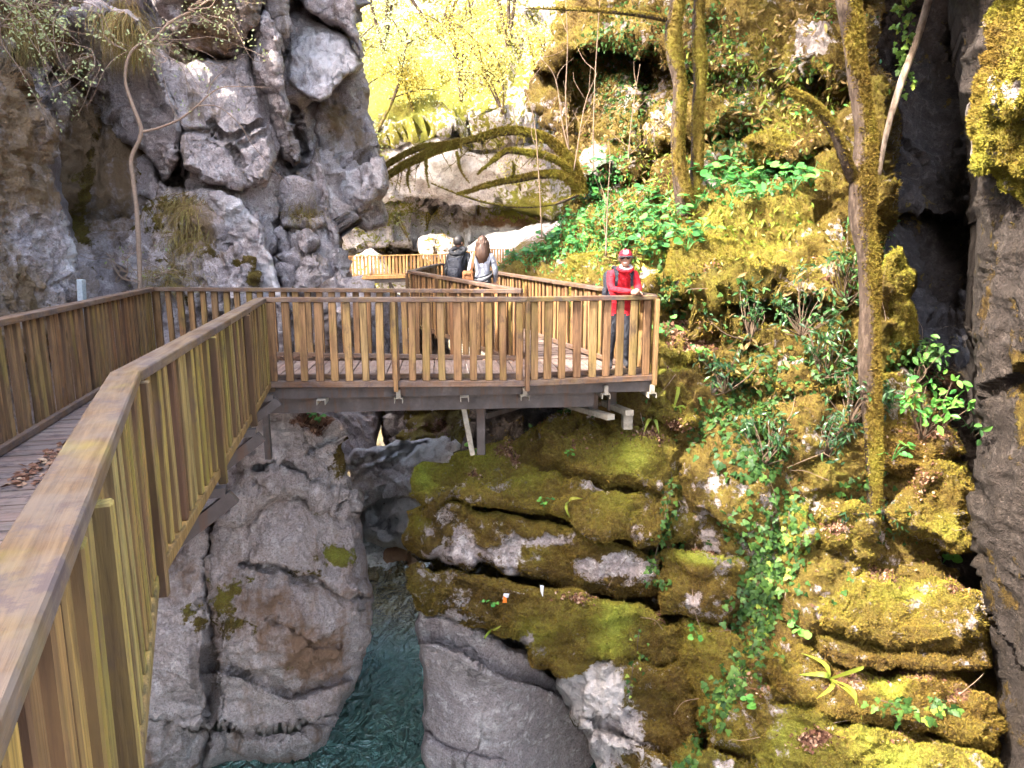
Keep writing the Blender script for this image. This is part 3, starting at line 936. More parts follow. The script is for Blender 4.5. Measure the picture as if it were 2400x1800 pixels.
# the same cliff goes on out of the frame to the left and behind, where it keeps the sun off the boardwalk
def cliff_wall(name, pts, z0, ztop, label, mat, seed, amp=0.8, lean=0.0):
    pts = spline(pts, 14)
    n = len(pts)
    zs = np.linspace(0, 1, 60)
    S, Zt = np.meshgrid(np.arange(n), zs)
    top = ztop + 0.12 * abs(ztop) * fbm(np.stack([np.arange(n) * 0.09 + seed, np.zeros(n), np.zeros(n)], -1), 4)
    Z = z0 + (top[None] - z0) * Zt
    t = np.gradient(pts, axis=0); t /= np.linalg.norm(t, axis=1)[:, None]
    nx = np.stack([t[:, 1], -t[:, 0]], -1)
    X = np.repeat(pts[None, :, 0], 60, 0) + lean * (Z - z0) * nx[None, :, 0]
    Y = np.repeat(pts[None, :, 1], 60, 0) + lean * (Z - z0) * nx[None, :, 1]
    Q = np.stack([X, Y, Z], -1)
    f1, f2, r = cells(Q * 0.45 + seed)
    h = amp * (fbm(Q * 0.3 + seed, 4) + 0.6 * (r - 0.5)) + 0.1 * fbm(Q * 2.2, 3, ridged=True)
    Q[..., 0] += h * nx[None, :, 0]; Q[..., 1] += h * nx[None, :, 1]
    # a top that runs back from the edge
    back = Q[-1].copy(); back[:, :2] -= nx * 6; back[:, 2] += 1.5
    Q = np.concatenate([Q, back[None]])
    i = np.arange(Q.shape[0] * n).reshape(Q.shape[0], n)
    F = np.stack([i[:-1, :-1], i[:-1, 1:], i[1:, 1:], i[1:, :-1]], -1).reshape(-1, 4)
    z = np.zeros(Q.shape[0] * n)
    o = mesh_obj(name, Q.reshape(-1, 3), F, mat, None, True, dict(moss=z + 0.05, fresh=z + 0.2, litter=z, tan=z + 0.2, pale=z))
    return tag(o, label, kind='structure')
cliff_wall('cliff_wall', [(-8.2, -16), (-7.2, -9), (-6.6, -3), (-6.8, 2), (-7.2, 6), (-8.2, 10)], -8, 10.3, 'limestone wall above the boardwalk, left of the view', LIME, 5, lean=-0.04)
cliff_wall('cliff_wall', [(-12, 9), (-9.0, 13), (-8.0, 16), (-9.5, 20)], -8, 6.0, 'inner side of the left limestone cliff beyond the bridge', LIME, 9, amp=0.4)  # unseen wall added to stop sun leaking through the hollow cliff

# ------------------------------------------------------------------ far hillside behind the gorge
BK = M['backrock']
back = relief('hillside', [(560, -240), (900, -260), (1100, -230), (1300, -280), (1700, -260), (1700, 1010), (560, 1010)],
              [(700, 1000, 26), (1200, 1000, 28), (1700, 1000, 28), (700, 850, 42), (1200, 850, 42), (700, 700, 54), (1200, 700, 54), (1000, 560, 57), (1300, 560, 56), (800, 350, 52), (1000, 330, 50), (1250, 330, 47), (800, 100, 62), (1000, 100, 60), (1300, 100, 54),
               (900, -200, 72), (1300, -300, 70), (1600, -250, 70)],
              BK, None, step=7, edge=(20, 0.2), thick=4, rough=0, seed=61, big=(1.6, 0.10), cell=(0.45, 0.22), fine=(0.35, 0.8),
              feats=[('ledge', [(860, 590), (930, 570), (1010, 600)], 40, 5), ('ledge', [(1080, 500), (1200, 480), (1320, 490)], 60, 4), ('ledge', [(900, 330), (1010, 300), (1120, 320), (1240, 300)], 30, 2.0),
                     ('ledge', [(860, 470), (960, 460), (1040, 500)], 30, 2.0)],
              moss=(0.42, [(1050, 390, 150, 50, -0.55), (1060, 450, 120, 60, -0.3), (850, 150, 120, 200, 0.4), (960, 230, 90, 70, 0.5), (1120, 130, 160, 140, 0.3), (1230, 480, 90, 60, 0.4), (940, 480, 70, 50, 0.2), (1000, 560, 100, 30, -0.2), (1180, 540, 80, 30, -0.5), (950, 850, 700, 120, -0.4)]),
              fresh=(0.75, [(1150, 430, 120, 60, 0.2)]), tan=(0.0, [(1180, 520, 110, 22, 1.2), (930, 610, 80, 30, 0.9)]), pale=(0.15, [(1050, 390, 130, 60, 0.5), (1190, 570, 100, 30, 0.9)]),
              reg='back')
tag(back, 'sunlit far rock hillside with yellow moss behind the footbridge', kind='structure')
BBL = [
    ([(1085, 590), (1120, 560), (1180, 545), (1230, 530), (1290, 520), (1310, 560), (1300, 620), (1180, 640), (1090, 630)], [(1190, 580, 50)] * 3, 'big white sunlit boulder below the overhang behind the far fence', (60, 3)),
    ([(830, 600), (870, 580), (900, 600), (920, 650), (860, 670), (820, 660)], [(870, 630, 49)] * 3, 'pale rounded boulder beside the dark hollow above the far fence', (40, 2)),
    ([(980, 560), (1040, 548), (1090, 570), (1085, 620), (1000, 620)], [(1030, 590, 50)] * 3, 'pale boulder with dry growth behind the couple', (40, 2)),
]
for k, (pl, ct, lab, ed) in enumerate(BBL):
    o = relief('boulder', pl, ct, BK, None, step=5, edge=ed, thick=4, seed=70 + k, big=(0.4, 0.3), cell=(0.3, 0.5), fine=(0.15, 1.2), pale=(0.6 if k == 0 else 0.1, ()), moss=(0.0 if k == 0 else 0.4, ()), up_moss=0.1, reg='bb%d' % k)
    tag(o, lab, 'boulder')

# ------------------------------------------------------------------ rocks of the river bed, seen under the bridge
RR = M['river_rock']
RIV = [
    # grey scooped wall under the boardwalk
    ('rock_wall', [(700, 880), (905, 880), (905, 950), (890, 1010), (880, 1070), (800, 1110), (730, 1060), (690, 960)], [(720, 920, 19), (880, 920, 21.5), (800, 1080, 18.5)], (30, 1.0),
     'grey scooped rock wall under the bridge, between boulder and mossy bank', dict(tan=(0.3, ()), cell=(0.1, 0.6), pale=(0, [(740, 960, 30, 30, 0.3)])), 'rock'),
    ('mossy_bank', [(890, 880), (1125, 880), (1108, 960), (1090, 1020), (1075, 1080), (1060, 1130), (960, 1090), (905, 1060), (895, 1000)], [(930, 930, 20.5), (1100, 930, 17.5), (950, 1060, 19.5), (1070, 1080, 16.5)], (26, 0.8),
     'brown mossy bank under the bridge, beyond the steel leg', dict(moss=(0.75, [(915, 1000, 20, 60, -0.8)]), litter=(0.15, [(1010, 1000, 60, 40, 0.4)]), fresh=(0.3, ()), cell=(0.25, 1.3), fine=(0.1, 3), pale=(0, [(905, 980, 15, 80, 0.6)])), 'bank'),
    ('boulder', [(810, 1075), (860, 1050), (900, 1045), (960, 1035), (1040, 1030), (1080, 1045), (1070, 1090), (1010, 1110), (980, 1180), (900, 1160), (850, 1200), (815, 1150)],
     [(850, 1080, 17.5), (1040, 1060, 16.5), (930, 1130, 16.6)], (36, 0.8), 'pink striped boulder lying in the gorge under the bridge',
     dict(tan=(0.0, [(1000, 1100, 80, 20, 0.6), (880, 1150, 60, 40, 0.3)]), pale=(0.45, [(970, 1060, 70, 20, 0.5)]), strata=0.10, feats=[('crack', [(815, 1100), (900, 1065), (1000, 1040)], 5, 0.4), ('crack', [(820, 1130), (900, 1090), (960, 1060)], 4, 0.25)]), 'boulder'),
    ('boulder', [(835, 1225), (850, 1190), (885, 1160), (920, 1142), (975, 1136), (1010, 1150), (1010, 1290), (960, 1290), (900, 1285), (858, 1270), (838, 1250)],
     [(860, 1220, 17.2), (960, 1180, 16.6), (950, 1260, 16.4)], (40, 0.9), 'white washed boulder at the water, left of the mossy cliff', dict(pale=(0.7, ()), fine=(0.06, 3), feats=[('crack', [(890, 1170), (880, 1220), (905, 1240), (930, 1220)], 9, 0.6)], tan=(0, [(950, 1275, 60, 14, 0.6)])), 'boulder'),
    ('boulder', [(810, 1180), (845, 1190), (850, 1240), (840, 1300), (800, 1300), (790, 1220)], [(825, 1240, 17.0)] * 3, (26, 0.5), 'small grey boulder wedged between the big boulder and the white one', dict(pale=(0.2, ())), 'boulder'),
    ('boulder', [(900, 1290), (940, 1278), (990, 1285), (1010, 1330), (990, 1350), (930, 1345), (895, 1325)], [(950, 1315, 17.9)] * 3, (30, 0.5), 'wet reddish rock at the small rapids', dict(tan=(0.8, ())), 'boulder'),
]
for k, (nm, pl, ct, ed, lab, ex, cat) in enumerate(RIV):
    ex.setdefault('big', (0.2, 0.6)); ex.setdefault('cell', (0.1, 1.0)); ex.setdefault('fine', (0.07, 3))
    o = relief(nm, pl, ct, M['mossrock'] if nm == 'mossy_bank' else M['gorge'], None, step=4, edge=ed, thick=3, seed=90 + k, reg='riv%d' % k, **ex)
    tag(o, lab, cat)

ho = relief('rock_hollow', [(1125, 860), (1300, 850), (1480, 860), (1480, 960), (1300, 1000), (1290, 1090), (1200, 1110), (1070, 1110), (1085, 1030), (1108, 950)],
            [(1120, 900, 11.6), (1120, 1080, 11.0), (1230, 960, 13.0), (1290, 1060, 11.4), (1420, 900, 12.6)], M['shade_rock'], None, step=5, edge=(24, 0.6), thick=3, seed=108, big=(0.3, 0.8), cell=(0.2, 1.4), fine=(0.1, 3), moss=(0.2, ()), reg='hollow')  # near-black colour stands in for the shade under the deck
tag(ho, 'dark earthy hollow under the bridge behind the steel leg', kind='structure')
# the big boulder on the left bank
bo = relief('big_boulder', [(250, 1420), (330, 1370), (400, 1320), (440, 1250), (500, 1180), (560, 1130), (640, 1110), (720, 1120), (790, 1150), (835, 1200), (850, 1270), (862, 1340), (876, 1400), (872, 1440), (866, 1480),
                            (858, 1530), (838, 1590), (812, 1640), (785, 1690), (770, 1735), (730, 1768), (690, 1780), (600, 1784), (480, 1800), (330, 1860), (200, 1900), (200, 1500)],
            [(300, 1500, 8.6), (300, 1800, 8.8), (500, 1300, 9.4), (650, 1250, 9.2), (820, 1250, 9.8), (860, 1420, 9.7), (650, 1500, 8.8), (800, 1600, 9.6), (600, 1750, 9.6), (500, 1600, 8.8)],
            RR, None, step=4, edge=(60, 0.9), thick=4.5, seed=110, big=(0.22, 0.5), cell=(0.03, 0.9), fine=(0.06, 3.5), chip=0.022,
            feats=[('crack', [(500, 1200), (488, 1320), (490, 1430), (495, 1560), (488, 1700), (470, 1800)], 10, 0.7),
                   ('crack', [(560, 1325), (660, 1330), (740, 1355), (800, 1400), (870, 1400)], 6, 0.28), ('ledge', [(690, 1345), (800, 1392), (874, 1396)], 26, 0.25),
                   ('crack', [(500, 1560), (600, 1590), (680, 1625), (760, 1610), (850, 1560)], 9, 0.3), ('ledge', [(490, 1700), (600, 1720), (700, 1700), (790, 1660), (850, 1590)], 60, 0.9),
                   ('crack', [(640, 1450), (720, 1500), (800, 1510)], 6, 0.15)],
            moss=(0.02, [(795, 1305, 30, 25, 0.95), (540, 1360, 70, 50, 0.5), (520, 1450, 50, 60, 0.45), (430, 1440, 40, 40, 0.6), (640, 1330, 60, 40, 0.3)]), fresh=(0.3, [(795, 1305, 40, 30, 0.5)]),
            tan=(0.34, [(740, 1540, 80, 60, 0.5), (600, 1420, 90, 90, 0.3), (430, 1600, 50, 150, -0.4)]), pale=(0.1, [(560, 1250, 80, 60, 0.35), (760, 1360, 70, 40, 0.3)]), reg='boulder_big')
tag(bo, 'huge grey cracked boulder on the left bank, bulging over the water', 'boulder')
b2 = relief('boulder', [(520, 1230), (540, 1150), (560, 1060), (600, 990), (640, 962), (690, 965), (735, 985), (775, 1010), (800, 1050), (815, 1110), (832, 1160), (838, 1215), (800, 1240), (760, 1200), (700, 1170), (640, 1180), (580, 1230)],
            [(600, 1020, 9.3), (700, 1000, 9.7), (800, 1120, 9.9), (640, 1120, 9.0), (560, 1200, 8.8), (760, 1180, 9.5)],
            RR, None, step=4, edge=(34, 0.6), thick=3.5, seed=117, big=(0.15, 0.8), cell=(0.09, 1.5), fine=(0.05, 4.5), chip=0.04,
            feats=[('crack', [(560, 1110), (640, 1080), (720, 1120), (790, 1180)], 7, 0.3), ('crack', [(700, 1010), (760, 1100), (800, 1190)], 6, 0.2)],
            litter=(-0.1, [(740, 1000, 50, 30, 0.9), (700, 990, 30, 14, 0.5)]), moss=(-0.1, [(795, 1060, 22, 50, 0.9), (770, 1120, 20, 30, 0.4)]), tan=(0.2, ()), pale=(0.3, [(640, 1020, 50, 60, 0.4)]), reg='boulder_top')
tag(b2, 'pale grey boulder under the bridge deck with dry leaves on its shoulder', 'boulder')

# ------------------------------------------------------------------ mossy cliff on the right, below the boardwalk
MR = M['mossrock']
mc = relief('mossy_cliff', [(1000, 1100), (1100, 1080), (1250, 1000), (1500, 880), (1560, 830), (1800, 760), (2050, 820), (2230, 960), (2260, 1100), (2290, 1300), (2330, 1500), (2380, 1700), (2420, 2050), (1000, 2050), (1010, 1800), (1020, 1450), (1000, 1300)],
            [(1050, 1150, 9.9), (1050, 1500, 10.7), (1050, 1950, 10.8), (1300, 1200, 9.4), (1350, 1700, 10.9), (1450, 1000, 9.6), (1650, 1000, 8.9), (1650, 1300, 8.6), (1650, 1700, 8.0), (1950, 1000, 8.4), (1950, 1400, 7.7), (2050, 1750, 6.8), (2200, 1100, 8.6), (2300, 1500, 7.8), (1900, 830, 9.4)],
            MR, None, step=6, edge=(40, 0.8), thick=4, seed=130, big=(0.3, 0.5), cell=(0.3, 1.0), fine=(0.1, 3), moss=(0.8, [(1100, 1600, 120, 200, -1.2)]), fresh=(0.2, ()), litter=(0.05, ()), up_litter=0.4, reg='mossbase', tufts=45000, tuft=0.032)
tag(mc, 'mossy limestone cliff below the boardwalk on the right bank', kind='structure')
G = dict
MBK = [
    # mound under the platform
    ([(1262, 1010), (1300, 975), (1350, 962), (1390, 968), (1430, 985), (1480, 1000), (1560, 985), (1600, 1010), (1610, 1060), (1590, 1110), (1500, 1150), (1420, 1150), (1350, 1120), (1290, 1090), (1258, 1080)],
     [(1290, 1020, 9.4), (1400, 1000, 9.5), (1500, 1060, 8.9), (1400, 1120, 8.7), (1590, 1050, 9.0)], (50, 0.6), G(fresh=(0.22, [(1475, 1075, 50, 40, 0.75)]), litter=(0.0, [(1360, 1020, 50, 26, 0.45), (1520, 1025, 50, 20, 0.6)]), moss=(0.76, ()))),
    # first slab
    ([(968, 1110), (985, 1085), (1060, 1066), (1130, 1048), (1200, 1040), (1262, 1085), (1330, 1120), (1420, 1150), (1520, 1150), (1590, 1110), (1575, 1200), (1545, 1270), (1490, 1282), (1440, 1262), (1350, 1235), (1270, 1210), (1170, 1190), (1060, 1168), (985, 1180), (958, 1160)],
     [(990, 1110, 9.6), (1130, 1080, 9.5), (1200, 1060, 9.7), (1300, 1170, 8.8), (1100, 1150, 9.0), (1500, 1220, 8.4), (1560, 1150, 8.5)], (32, 0.45),
     G(fresh=(0.2, [(985, 1110, 30, 40, 0.75), (1110, 1070, 60, 20, 0.4), (1250, 1110, 50, 20, 0.4), (1300, 1225, 40, 20, 0.5), (1450, 1180, 60, 30, 0.2)]), moss=(0.76, [(1390, 1150, 40, 20, -0.55), (1330, 1250, 60, 14, -0.7)]), litter=(0.0, [(1200, 1055, 50, 20, 0.8), (1110, 1105, 25, 10, 0.7)]))),
    # second slab
    ([(944, 1268), (960, 1230), (985, 1188), (1060, 1175), (1170, 1198), (1270, 1220), (1350, 1246), (1440, 1275), (1500, 1290), (1545, 1300), (1540, 1390), (1500, 1400), (1400, 1390), (1300, 1372), (1180, 1345), (1060, 1325), (985, 1308)],
     [(970, 1250, 9.3), (1060, 1200, 9.0), (1060, 1300, 8.9), (1300, 1300, 8.7), (1500, 1340, 8.5)], (26, 0.4),
     G(fresh=(0.08, [(975, 1230, 25, 30, 0.5), (1250, 1300, 40, 30, 0.3)]), moss=(0.70, [(1090, 1300, 70, 16, -0.6), (1290, 1265, 70, 18, -0.6), (1430, 1330, 100, 40, -0.75), (1200, 1310, 14, 50, -0.6)]), pale=(0.3, ()), feats=[('crack', [(1180, 1200), (1182, 1260)], 4, 0.15)])),
    # third slab with the bright cushion
    ([(962, 1350), (975, 1318), (1060, 1335), (1180, 1356), (1300, 1384), (1400, 1402), (1500, 1412), (1545, 1440), (1590, 1470), (1600, 1540), (1540, 1560), (1470, 1540), (1400, 1560), (1330, 1590), (1290, 1565), (1240, 1520), (1180, 1492), (1120, 1470), (1060, 1455), (990, 1440), (965, 1400)],
     [(975, 1380, 9.2), (1060, 1390, 8.8), (1200, 1430, 8.5), (1450, 1470, 8.2), (1300, 1560, 8.5), (1580, 1500, 8.2)], (26, 0.42),
     G(fresh=(0.18, [(1250, 1480, 60, 50, 0.5), (1450, 1450, 60, 40, 0.85), (1420, 1520, 40, 30, 0.6), (1000, 1380, 40, 40, 0.2)]), moss=(0.76, [(1040, 1460, 40, 16, -0.8), (1180, 1395, 30, 16, -0.3), (1235, 1500, 16, 16, -0.7)]), litter=(0.0, [(1350, 1402, 40, 8, 0.8), (1550, 1430, 20, 20, 0.6)]))),
    # scooped grey wall below it
    ([(965, 1400), (1000, 1440), (1080, 1452), (1170, 1490), (1250, 1535), (1310, 1610), (1360, 1700), (1400, 1800), (1420, 1960), (1000, 1960), (998, 1800), (992, 1700), (990, 1560), (972, 1460)],
     [(980, 1460, 9.5), (1000, 1700, 9.6), (1180, 1540, 9.4), (1280, 1640, 10.0), (1350, 1780, 10.3), (1100, 1700, 9.15), (1150, 1900, 9.1)], (22, 0.3),
     G(moss=(-0.3, [(1130, 1580, 80, 10, 0.5)]), cell=(0.02, 0.6), big=(0.10, 0.7), fine=(0.015, 4), pale=(0.15, [(1150, 1680, 120, 90, 0.3), (1040, 1470, 40, 30, 0.3)]),
       feats=[('ledge', [(975, 1500), (1060, 1530), (1160, 1575), (1300, 1630)], 60, -0.35), ('crack', [(1000, 1715), (1060, 1755), (1140, 1778)], 5, 0.3), ('ledge', [(1000, 1715), (1060, 1755), (1140, 1778)], 30, -0.2)])),
    # pale rib going down right
    ([(1300, 1580), (1340, 1552), (1420, 1540), (1480, 1548), (1545, 1570), (1590, 1540), (1620, 1620), (1640, 1720), (1650, 1830), (1500, 1850), (1420, 1840), (1380, 1740), (1340, 1650)],
     [(1320, 1590, 8.7), (1420, 1580, 8.3), (1560, 1620, 8.2), (1440, 1780, 8.4), (1620, 1780, 8.0)], (28, 0.4),
     G(moss=(0.55, [(1390, 1620, 60, 60, -0.95), (1430, 1700, 50, 40, -0.8), (1480, 1740, 40, 40, -0.4), (1580, 1640, 40, 60, 0.4), (1600, 1780, 40, 60, 0.5)]), pale=(0.5, [(1400, 1630, 60, 70, 0.5)]), fresh=(0.15, ()), feats=[('crack', [(1390, 1700), (1450, 1720), (1540, 1760), (1600, 1800)], 6, 0.3)])),
    ([(1390, 1715), (1440, 1722), (1530, 1762), (1610, 1810), (1620, 1900), (1430, 1900), (1400, 1800)], [(1420, 1760, 8.2), (1500, 1800, 8.0), (1560, 1880, 8.0)], (26, 0.4), G(moss=(0.35, [(1420, 1740, 50, 40, -0.6)]), pale=(0.6, ()))),
    # block with the flat top, centre right
    ([(1545, 1300), (1570, 1285), (1640, 1290), (1700, 1300), (1752, 1312), (1750, 1370), (1730, 1430), (1700, 1470), (1650, 1455), (1590, 1435), (1545, 1400), (1536, 1350)],
     [(1560, 1320, 8.4), (1700, 1310, 8.2), (1650, 1400, 7.9), (1690, 1450, 8.0)], (30, 0.45), G(fresh=(0.15, [(1650, 1305, 80, 18, 0.9)]), moss=(0.76, [(1620, 1410, 30, 30, -0.6)]), litter=(0, [(1660, 1288, 60, 8, 0.8)]), pale=(0.3, ()))),
    # blocks between, up to the tree foot
    ([(1555, 1080), (1610, 1070), (1680, 1060), (1700, 1120), (1690, 1190), (1640, 1240), (1600, 1270), (1560, 1250), (1575, 1180)], [(1600, 1120, 8.9), (1660, 1100, 8.8), (1620, 1220, 8.5)], (30, 0.45), G(fresh=(0.35, ()), litter=(0.1, [(1580, 1040, 40, 40, 0.7)]))),
    ([(1640, 1130), (1690, 1110), (1740, 1150), (1770, 1200), (1765, 1260), (1730, 1280), (1690, 1230), (1660, 1190)], [(1700, 1180, 8.4)] * 3, (34, 0.5), G(fresh=(0.4, ()))),
    ([(1800, 1100), (1860, 1080), (1920, 1095), (1940, 1160), (1930, 1240), (1890, 1290), (1830, 1280), (1800, 1220)], [(1860, 1120, 8.4), (1870, 1230, 8.0), (1820, 1200, 8.2)], (36, 0.5), G(fresh=(0.4, [(1840, 1110, 30, 20, 0.4)]))),
    ([(1900, 1215), (1960, 1180), (2040, 1190), (2060, 1250), (2050, 1310), (1980, 1320), (1915, 1300)], [(1980, 1240, 7.9)] * 3, (36, 0.5), G(fresh=(0.25, ()), litter=(0.05, [(1960, 1240, 30, 20, 0.5)]))),
    ([(2150, 1110), (2200, 1080), (2265, 1090), (2280, 1180), (2280, 1290), (2210, 1290), (2150, 1260), (2090, 1240), (2100, 1160)], [(2200, 1130, 8.0), (2240, 1250, 7.7), (2130, 1220, 7.8)], (36, 0.5), G(fresh=(0.25, [(2240, 1230, 40, 30, 0.3)]), litter=(0.0, [(2150, 1120, 60, 30, 0.5)]))),
    # lower right terraces
    ([(1910, 1390), (1960, 1350), (2040, 1320), (2100, 1345), (2200, 1350), (2290, 1385), (2320, 1440), (2310, 1500), (2220, 1520), (2120, 1520), (2000, 1500), (1920, 1470)],
     [(1950, 1400, 7.5), (2100, 1370, 7.6), (2280, 1420, 7.4), (2100, 1480, 7.1)], (40, 0.5), G(fresh=(0.3, [(2150, 1370, 70, 20, 0.4)]), litter=(0.0, [(2100, 1325, 80, 22, 0.9), (2250, 1370, 40, 26, 0.6)]))),
    ([(1900, 1480), (1960, 1470), (2080, 1505), (2200, 1525), (2310, 1510), (2320, 1560), (2240, 1570), (2110, 1560), (2000, 1560), (1920, 1530)], [(1950, 1500, 7.4), (2150, 1540, 7.1), (2290, 1540, 7.2)], (24, 0.35), G(fresh=(0.2, ()))),
    ([(1785, 1540), (1810, 1505), (1860, 1505), (1930, 1525), (2000, 1560), (2110, 1580), (2220, 1580), (2330, 1640), (2360, 1700), (2330, 1760), (2200, 1720), (2100, 1700), (1990, 1690), (1900, 1660), (1820, 1620), (1785, 1580)],
     [(1820, 1540, 7.4), (1900, 1540, 7.4), (2050, 1610, 6.8), (2250, 1640, 6.7), (1950, 1660, 6.8), (2300, 1720, 6.5)], (36, 0.45), G(fresh=(0.25, [(2080, 1610, 50, 30, 0.8), (1830, 1540, 40, 20, 0.4)]), litter=(0.0, [(2110, 1570, 120, 26, 0.95), (1960, 1600, 40, 30, 0.6), (2250, 1620, 60, 24, 0.6)]), moss=(0.76, [(1950, 1525, 40, 10, -0.5)]))),
    ([(1600, 1440), (1700, 1480), (1780, 1540), (1790, 1600), (1820, 1640), (1830, 1720), (1780, 1780), (1660, 1760), (1630, 1680), (1615, 1600), (1590, 1500)],
     [(1620, 1480, 8.0), (1720, 1520, 7.6), (1760, 1700, 7.2), (1660, 1700, 7.6)], (34, 0.45), G(fresh=(0.25, [(1630, 1480, 30, 30, 0.4)]), litter=(0.05, [(1740, 1600, 40, 40, 0.5)]))),
    ([(1790, 1650), (1860, 1650), (1990, 1700), (2100, 1715), (2200, 1735), (2340, 1780), (2360, 2000), (1900, 2000), (1790, 1900), (1760, 1780)],
     [(1820, 1700, 7.0), (2000, 1740, 6.5), (2250, 1790, 6.3), (2000, 1950, 6.2), (1800, 1850, 6.9)], (40, 0.5), G(fresh=(0.35, [(1840, 1710, 50, 40, 0.4), (2020, 1720, 30, 40, 0.35), (2110, 1770, 50, 40, 0.4)]), litter=(0.0, [(1915, 1730, 60, 20, 0.9), (2150, 1720, 60, 20, 0.5)]))),
    ([(1620, 1720), (1680, 1760), (1780, 1790), (1800, 1900), (1620, 1950), (1600, 1820)], [(1700, 1830, 7.2)] * 3, (34, 0.5), G(fresh=(0.25, ()))),
    # beside the platform foot
    ([(1480, 860), (1530, 850), (1580, 855), (1640, 870), (1650, 930), (1640, 1000), (1600, 1010), (1560, 990), (1500, 985), (1450, 960), (1440, 900)], [(1500, 900, 9.9), (1600, 900, 9.4), (1560, 970, 9.1)], (36, 0.6),
     G(fresh=(0.35, [(1560, 890, 40, 30, 0.3)]), tan=(0, [(1480, 900, 40, 40, 0.9)]), moss=(0.8, [(1475, 905, 40, 40, -0.8)]), litter=(0, [(1570, 1000, 50, 20, 0.7)]))),
]
for k, (pl, ct, ed, ex) in enumerate(MBK):
    ex = dict(ex)
    fr = ex.get('fresh', (0.2, ())); ex['fresh'] = (fr[0] + 0.07, fr[1])
    ex.setdefault('moss', (0.76, ())); ex.setdefault('cell', (0.10, 1.5)); ex.setdefault('big', (0.14, 1.1)); ex.setdefault('fine', (0.06, 4.5)); ex.setdefault('litter', (0, ()))
    xs = [p[0] for p in pl]; ys = [p[1] for p in pl]
    area = (max(xs) - min(xs)) * (min(1800, max(ys)) - min(ys))
    relief('rock_block', pl, ct, MR, mc, step=4, edge=(ed[0] * 0.75, ed[1]), thick=1.6, seed=140 + k, rough=11, tufts=int(area * 0.13), tuft=0.028, up_litter=0.12, reg='moss%d' % k, warp=14, **ex)

# ------------------------------------------------------------------ mossy slope above the boardwalk
sl = relief('mossy_slope', [(1345, -700), (1350, -300), (1335, -60), (1328, 0), (1306, 36), (1299, 90), (1277, 119), (1252, 174), (1227, 217), (1238, 260), (1262, 289), (1303, 310), (1318, 350), (1352, 400), (1362, 440), (1310, 485), (1306, 535),
                            (1266, 575), (1210, 596), (1170, 625), (1150, 660), (1180, 700), (1300, 800), (1400, 900), (1560, 930), (1700, 930), (1900, 960), (2100, 1000), (2190, 960), (2160, 860), (2120, 740), (2130, 660), (2080, 600), (2110, 520),
                            (2100, 400), (2110, 300), (2060, 150), (2075, 0), (2060, -300), (2050, -700)],
            [(1160, 640, 17), (1250, 640, 14.6), (1350, 660, 12.6), (1450, 690, 11.4), (1540, 720, 10.5), (1560, 860, 9.8), (1400, 850, 11.5), (1250, 480, 18), (1300, 550, 16.5), (1300, 300, 19.5), (1380, 100, 20), (1500, 520, 13.0), (1450, 350, 16),
             (1600, 470, 12.8), (1700, 450, 12.2), (1700, 200, 14.5), (1600, 100, 16.0), (1900, 450, 11.0), (1900, 200, 12.5), (1850, 0, 14.5), (2050, 300, 11.6), (1700, 650, 10.2), (1900, 700, 9.5), (1800, 850, 9.2), (2080, 800, 9.2), (2050, 950, 8.9), (2120, 900, 9.6),
             (1600, -300, 19), (1900, -400, 18), (1500, -600, 23)],
            MR, None, step=5, edge=(46, 1.0), thick=9, seed=170, rough=10, big=(0.40, 0.45), cell=(0.22, 0.9), fine=(0.12, 2.6),
            feats=[('ledge', [(1300, 150), (1360, 120), (1440, 110), (1520, 130)], 90, 2.6), ('crack', [(1370, 190), (1360, 330)], 22, 1.6), ('crack', [(1520, 120), (1505, 300)], 14, 1.0), ('ledge', [(1500, 330), (1600, 330), (1700, 300)], 40, 0.8),
                   ('ledge', [(1760, 370), (1820, 380), (1890, 350)], 34, 0.9), ('ledge', [(1620, 700), (1700, 690), (1800, 670), (1870, 690)], 50, 0.8), ('ledge', [(1560, 690), (1640, 760), (1740, 800)], 40, 0.5),
                   ('ledge', [(1840, 190), (1900, 170), (1960, 190)], 30, 0.6), ('ledge', [(1290, 440), (1400, 420), (1480, 400)], 40, 0.7), ('ledge', [(1640, 860), (1760, 900), (1880, 930), (2000, 930)], 40, 0.7), ('crack', [(1575, 600), (1600, 700), (1590, 760)], 10, 0.6)],
            moss=(0.80, [(1895, 90, 40, 60, -0.9), (1870, 190, 40, 30, -0.5), (1400, 380, 20, 40, -0.8), (1500, 230, 60, 120, -0.35), (1500, 640, 60, 20, -0.6)]), fresh=(0.27, [(1650, 620, 120, 60, 0.3), (1800, 520, 150, 90, 0.3), (1600, 830, 60, 50, 0.3)]),
            pale=(0.1, [(1900, 90, 50, 60, 0.4)]), litter=(0.0, [(1850, 60, 60, 100, 0.3), (1850, 330, 80, 60, 0.35), (1640, 800, 50, 60, 0.6), (1560, 760, 40, 40, 0.4), (2150, 920, 40, 40, 0.6), (2060, 930, 60, 40, 0.4), (1930, 670, 40, 40, 0.4), (1720, 920, 60, 30, 0.5), (1380, 700, 60, 40, 0.4)]),
            up_litter=0.2, tufts=110000, tuft=0.042, reg='slope', warp=18)
tag(sl, 'steep mossy slope with ivy and herbs above the boardwalk', kind='structure')
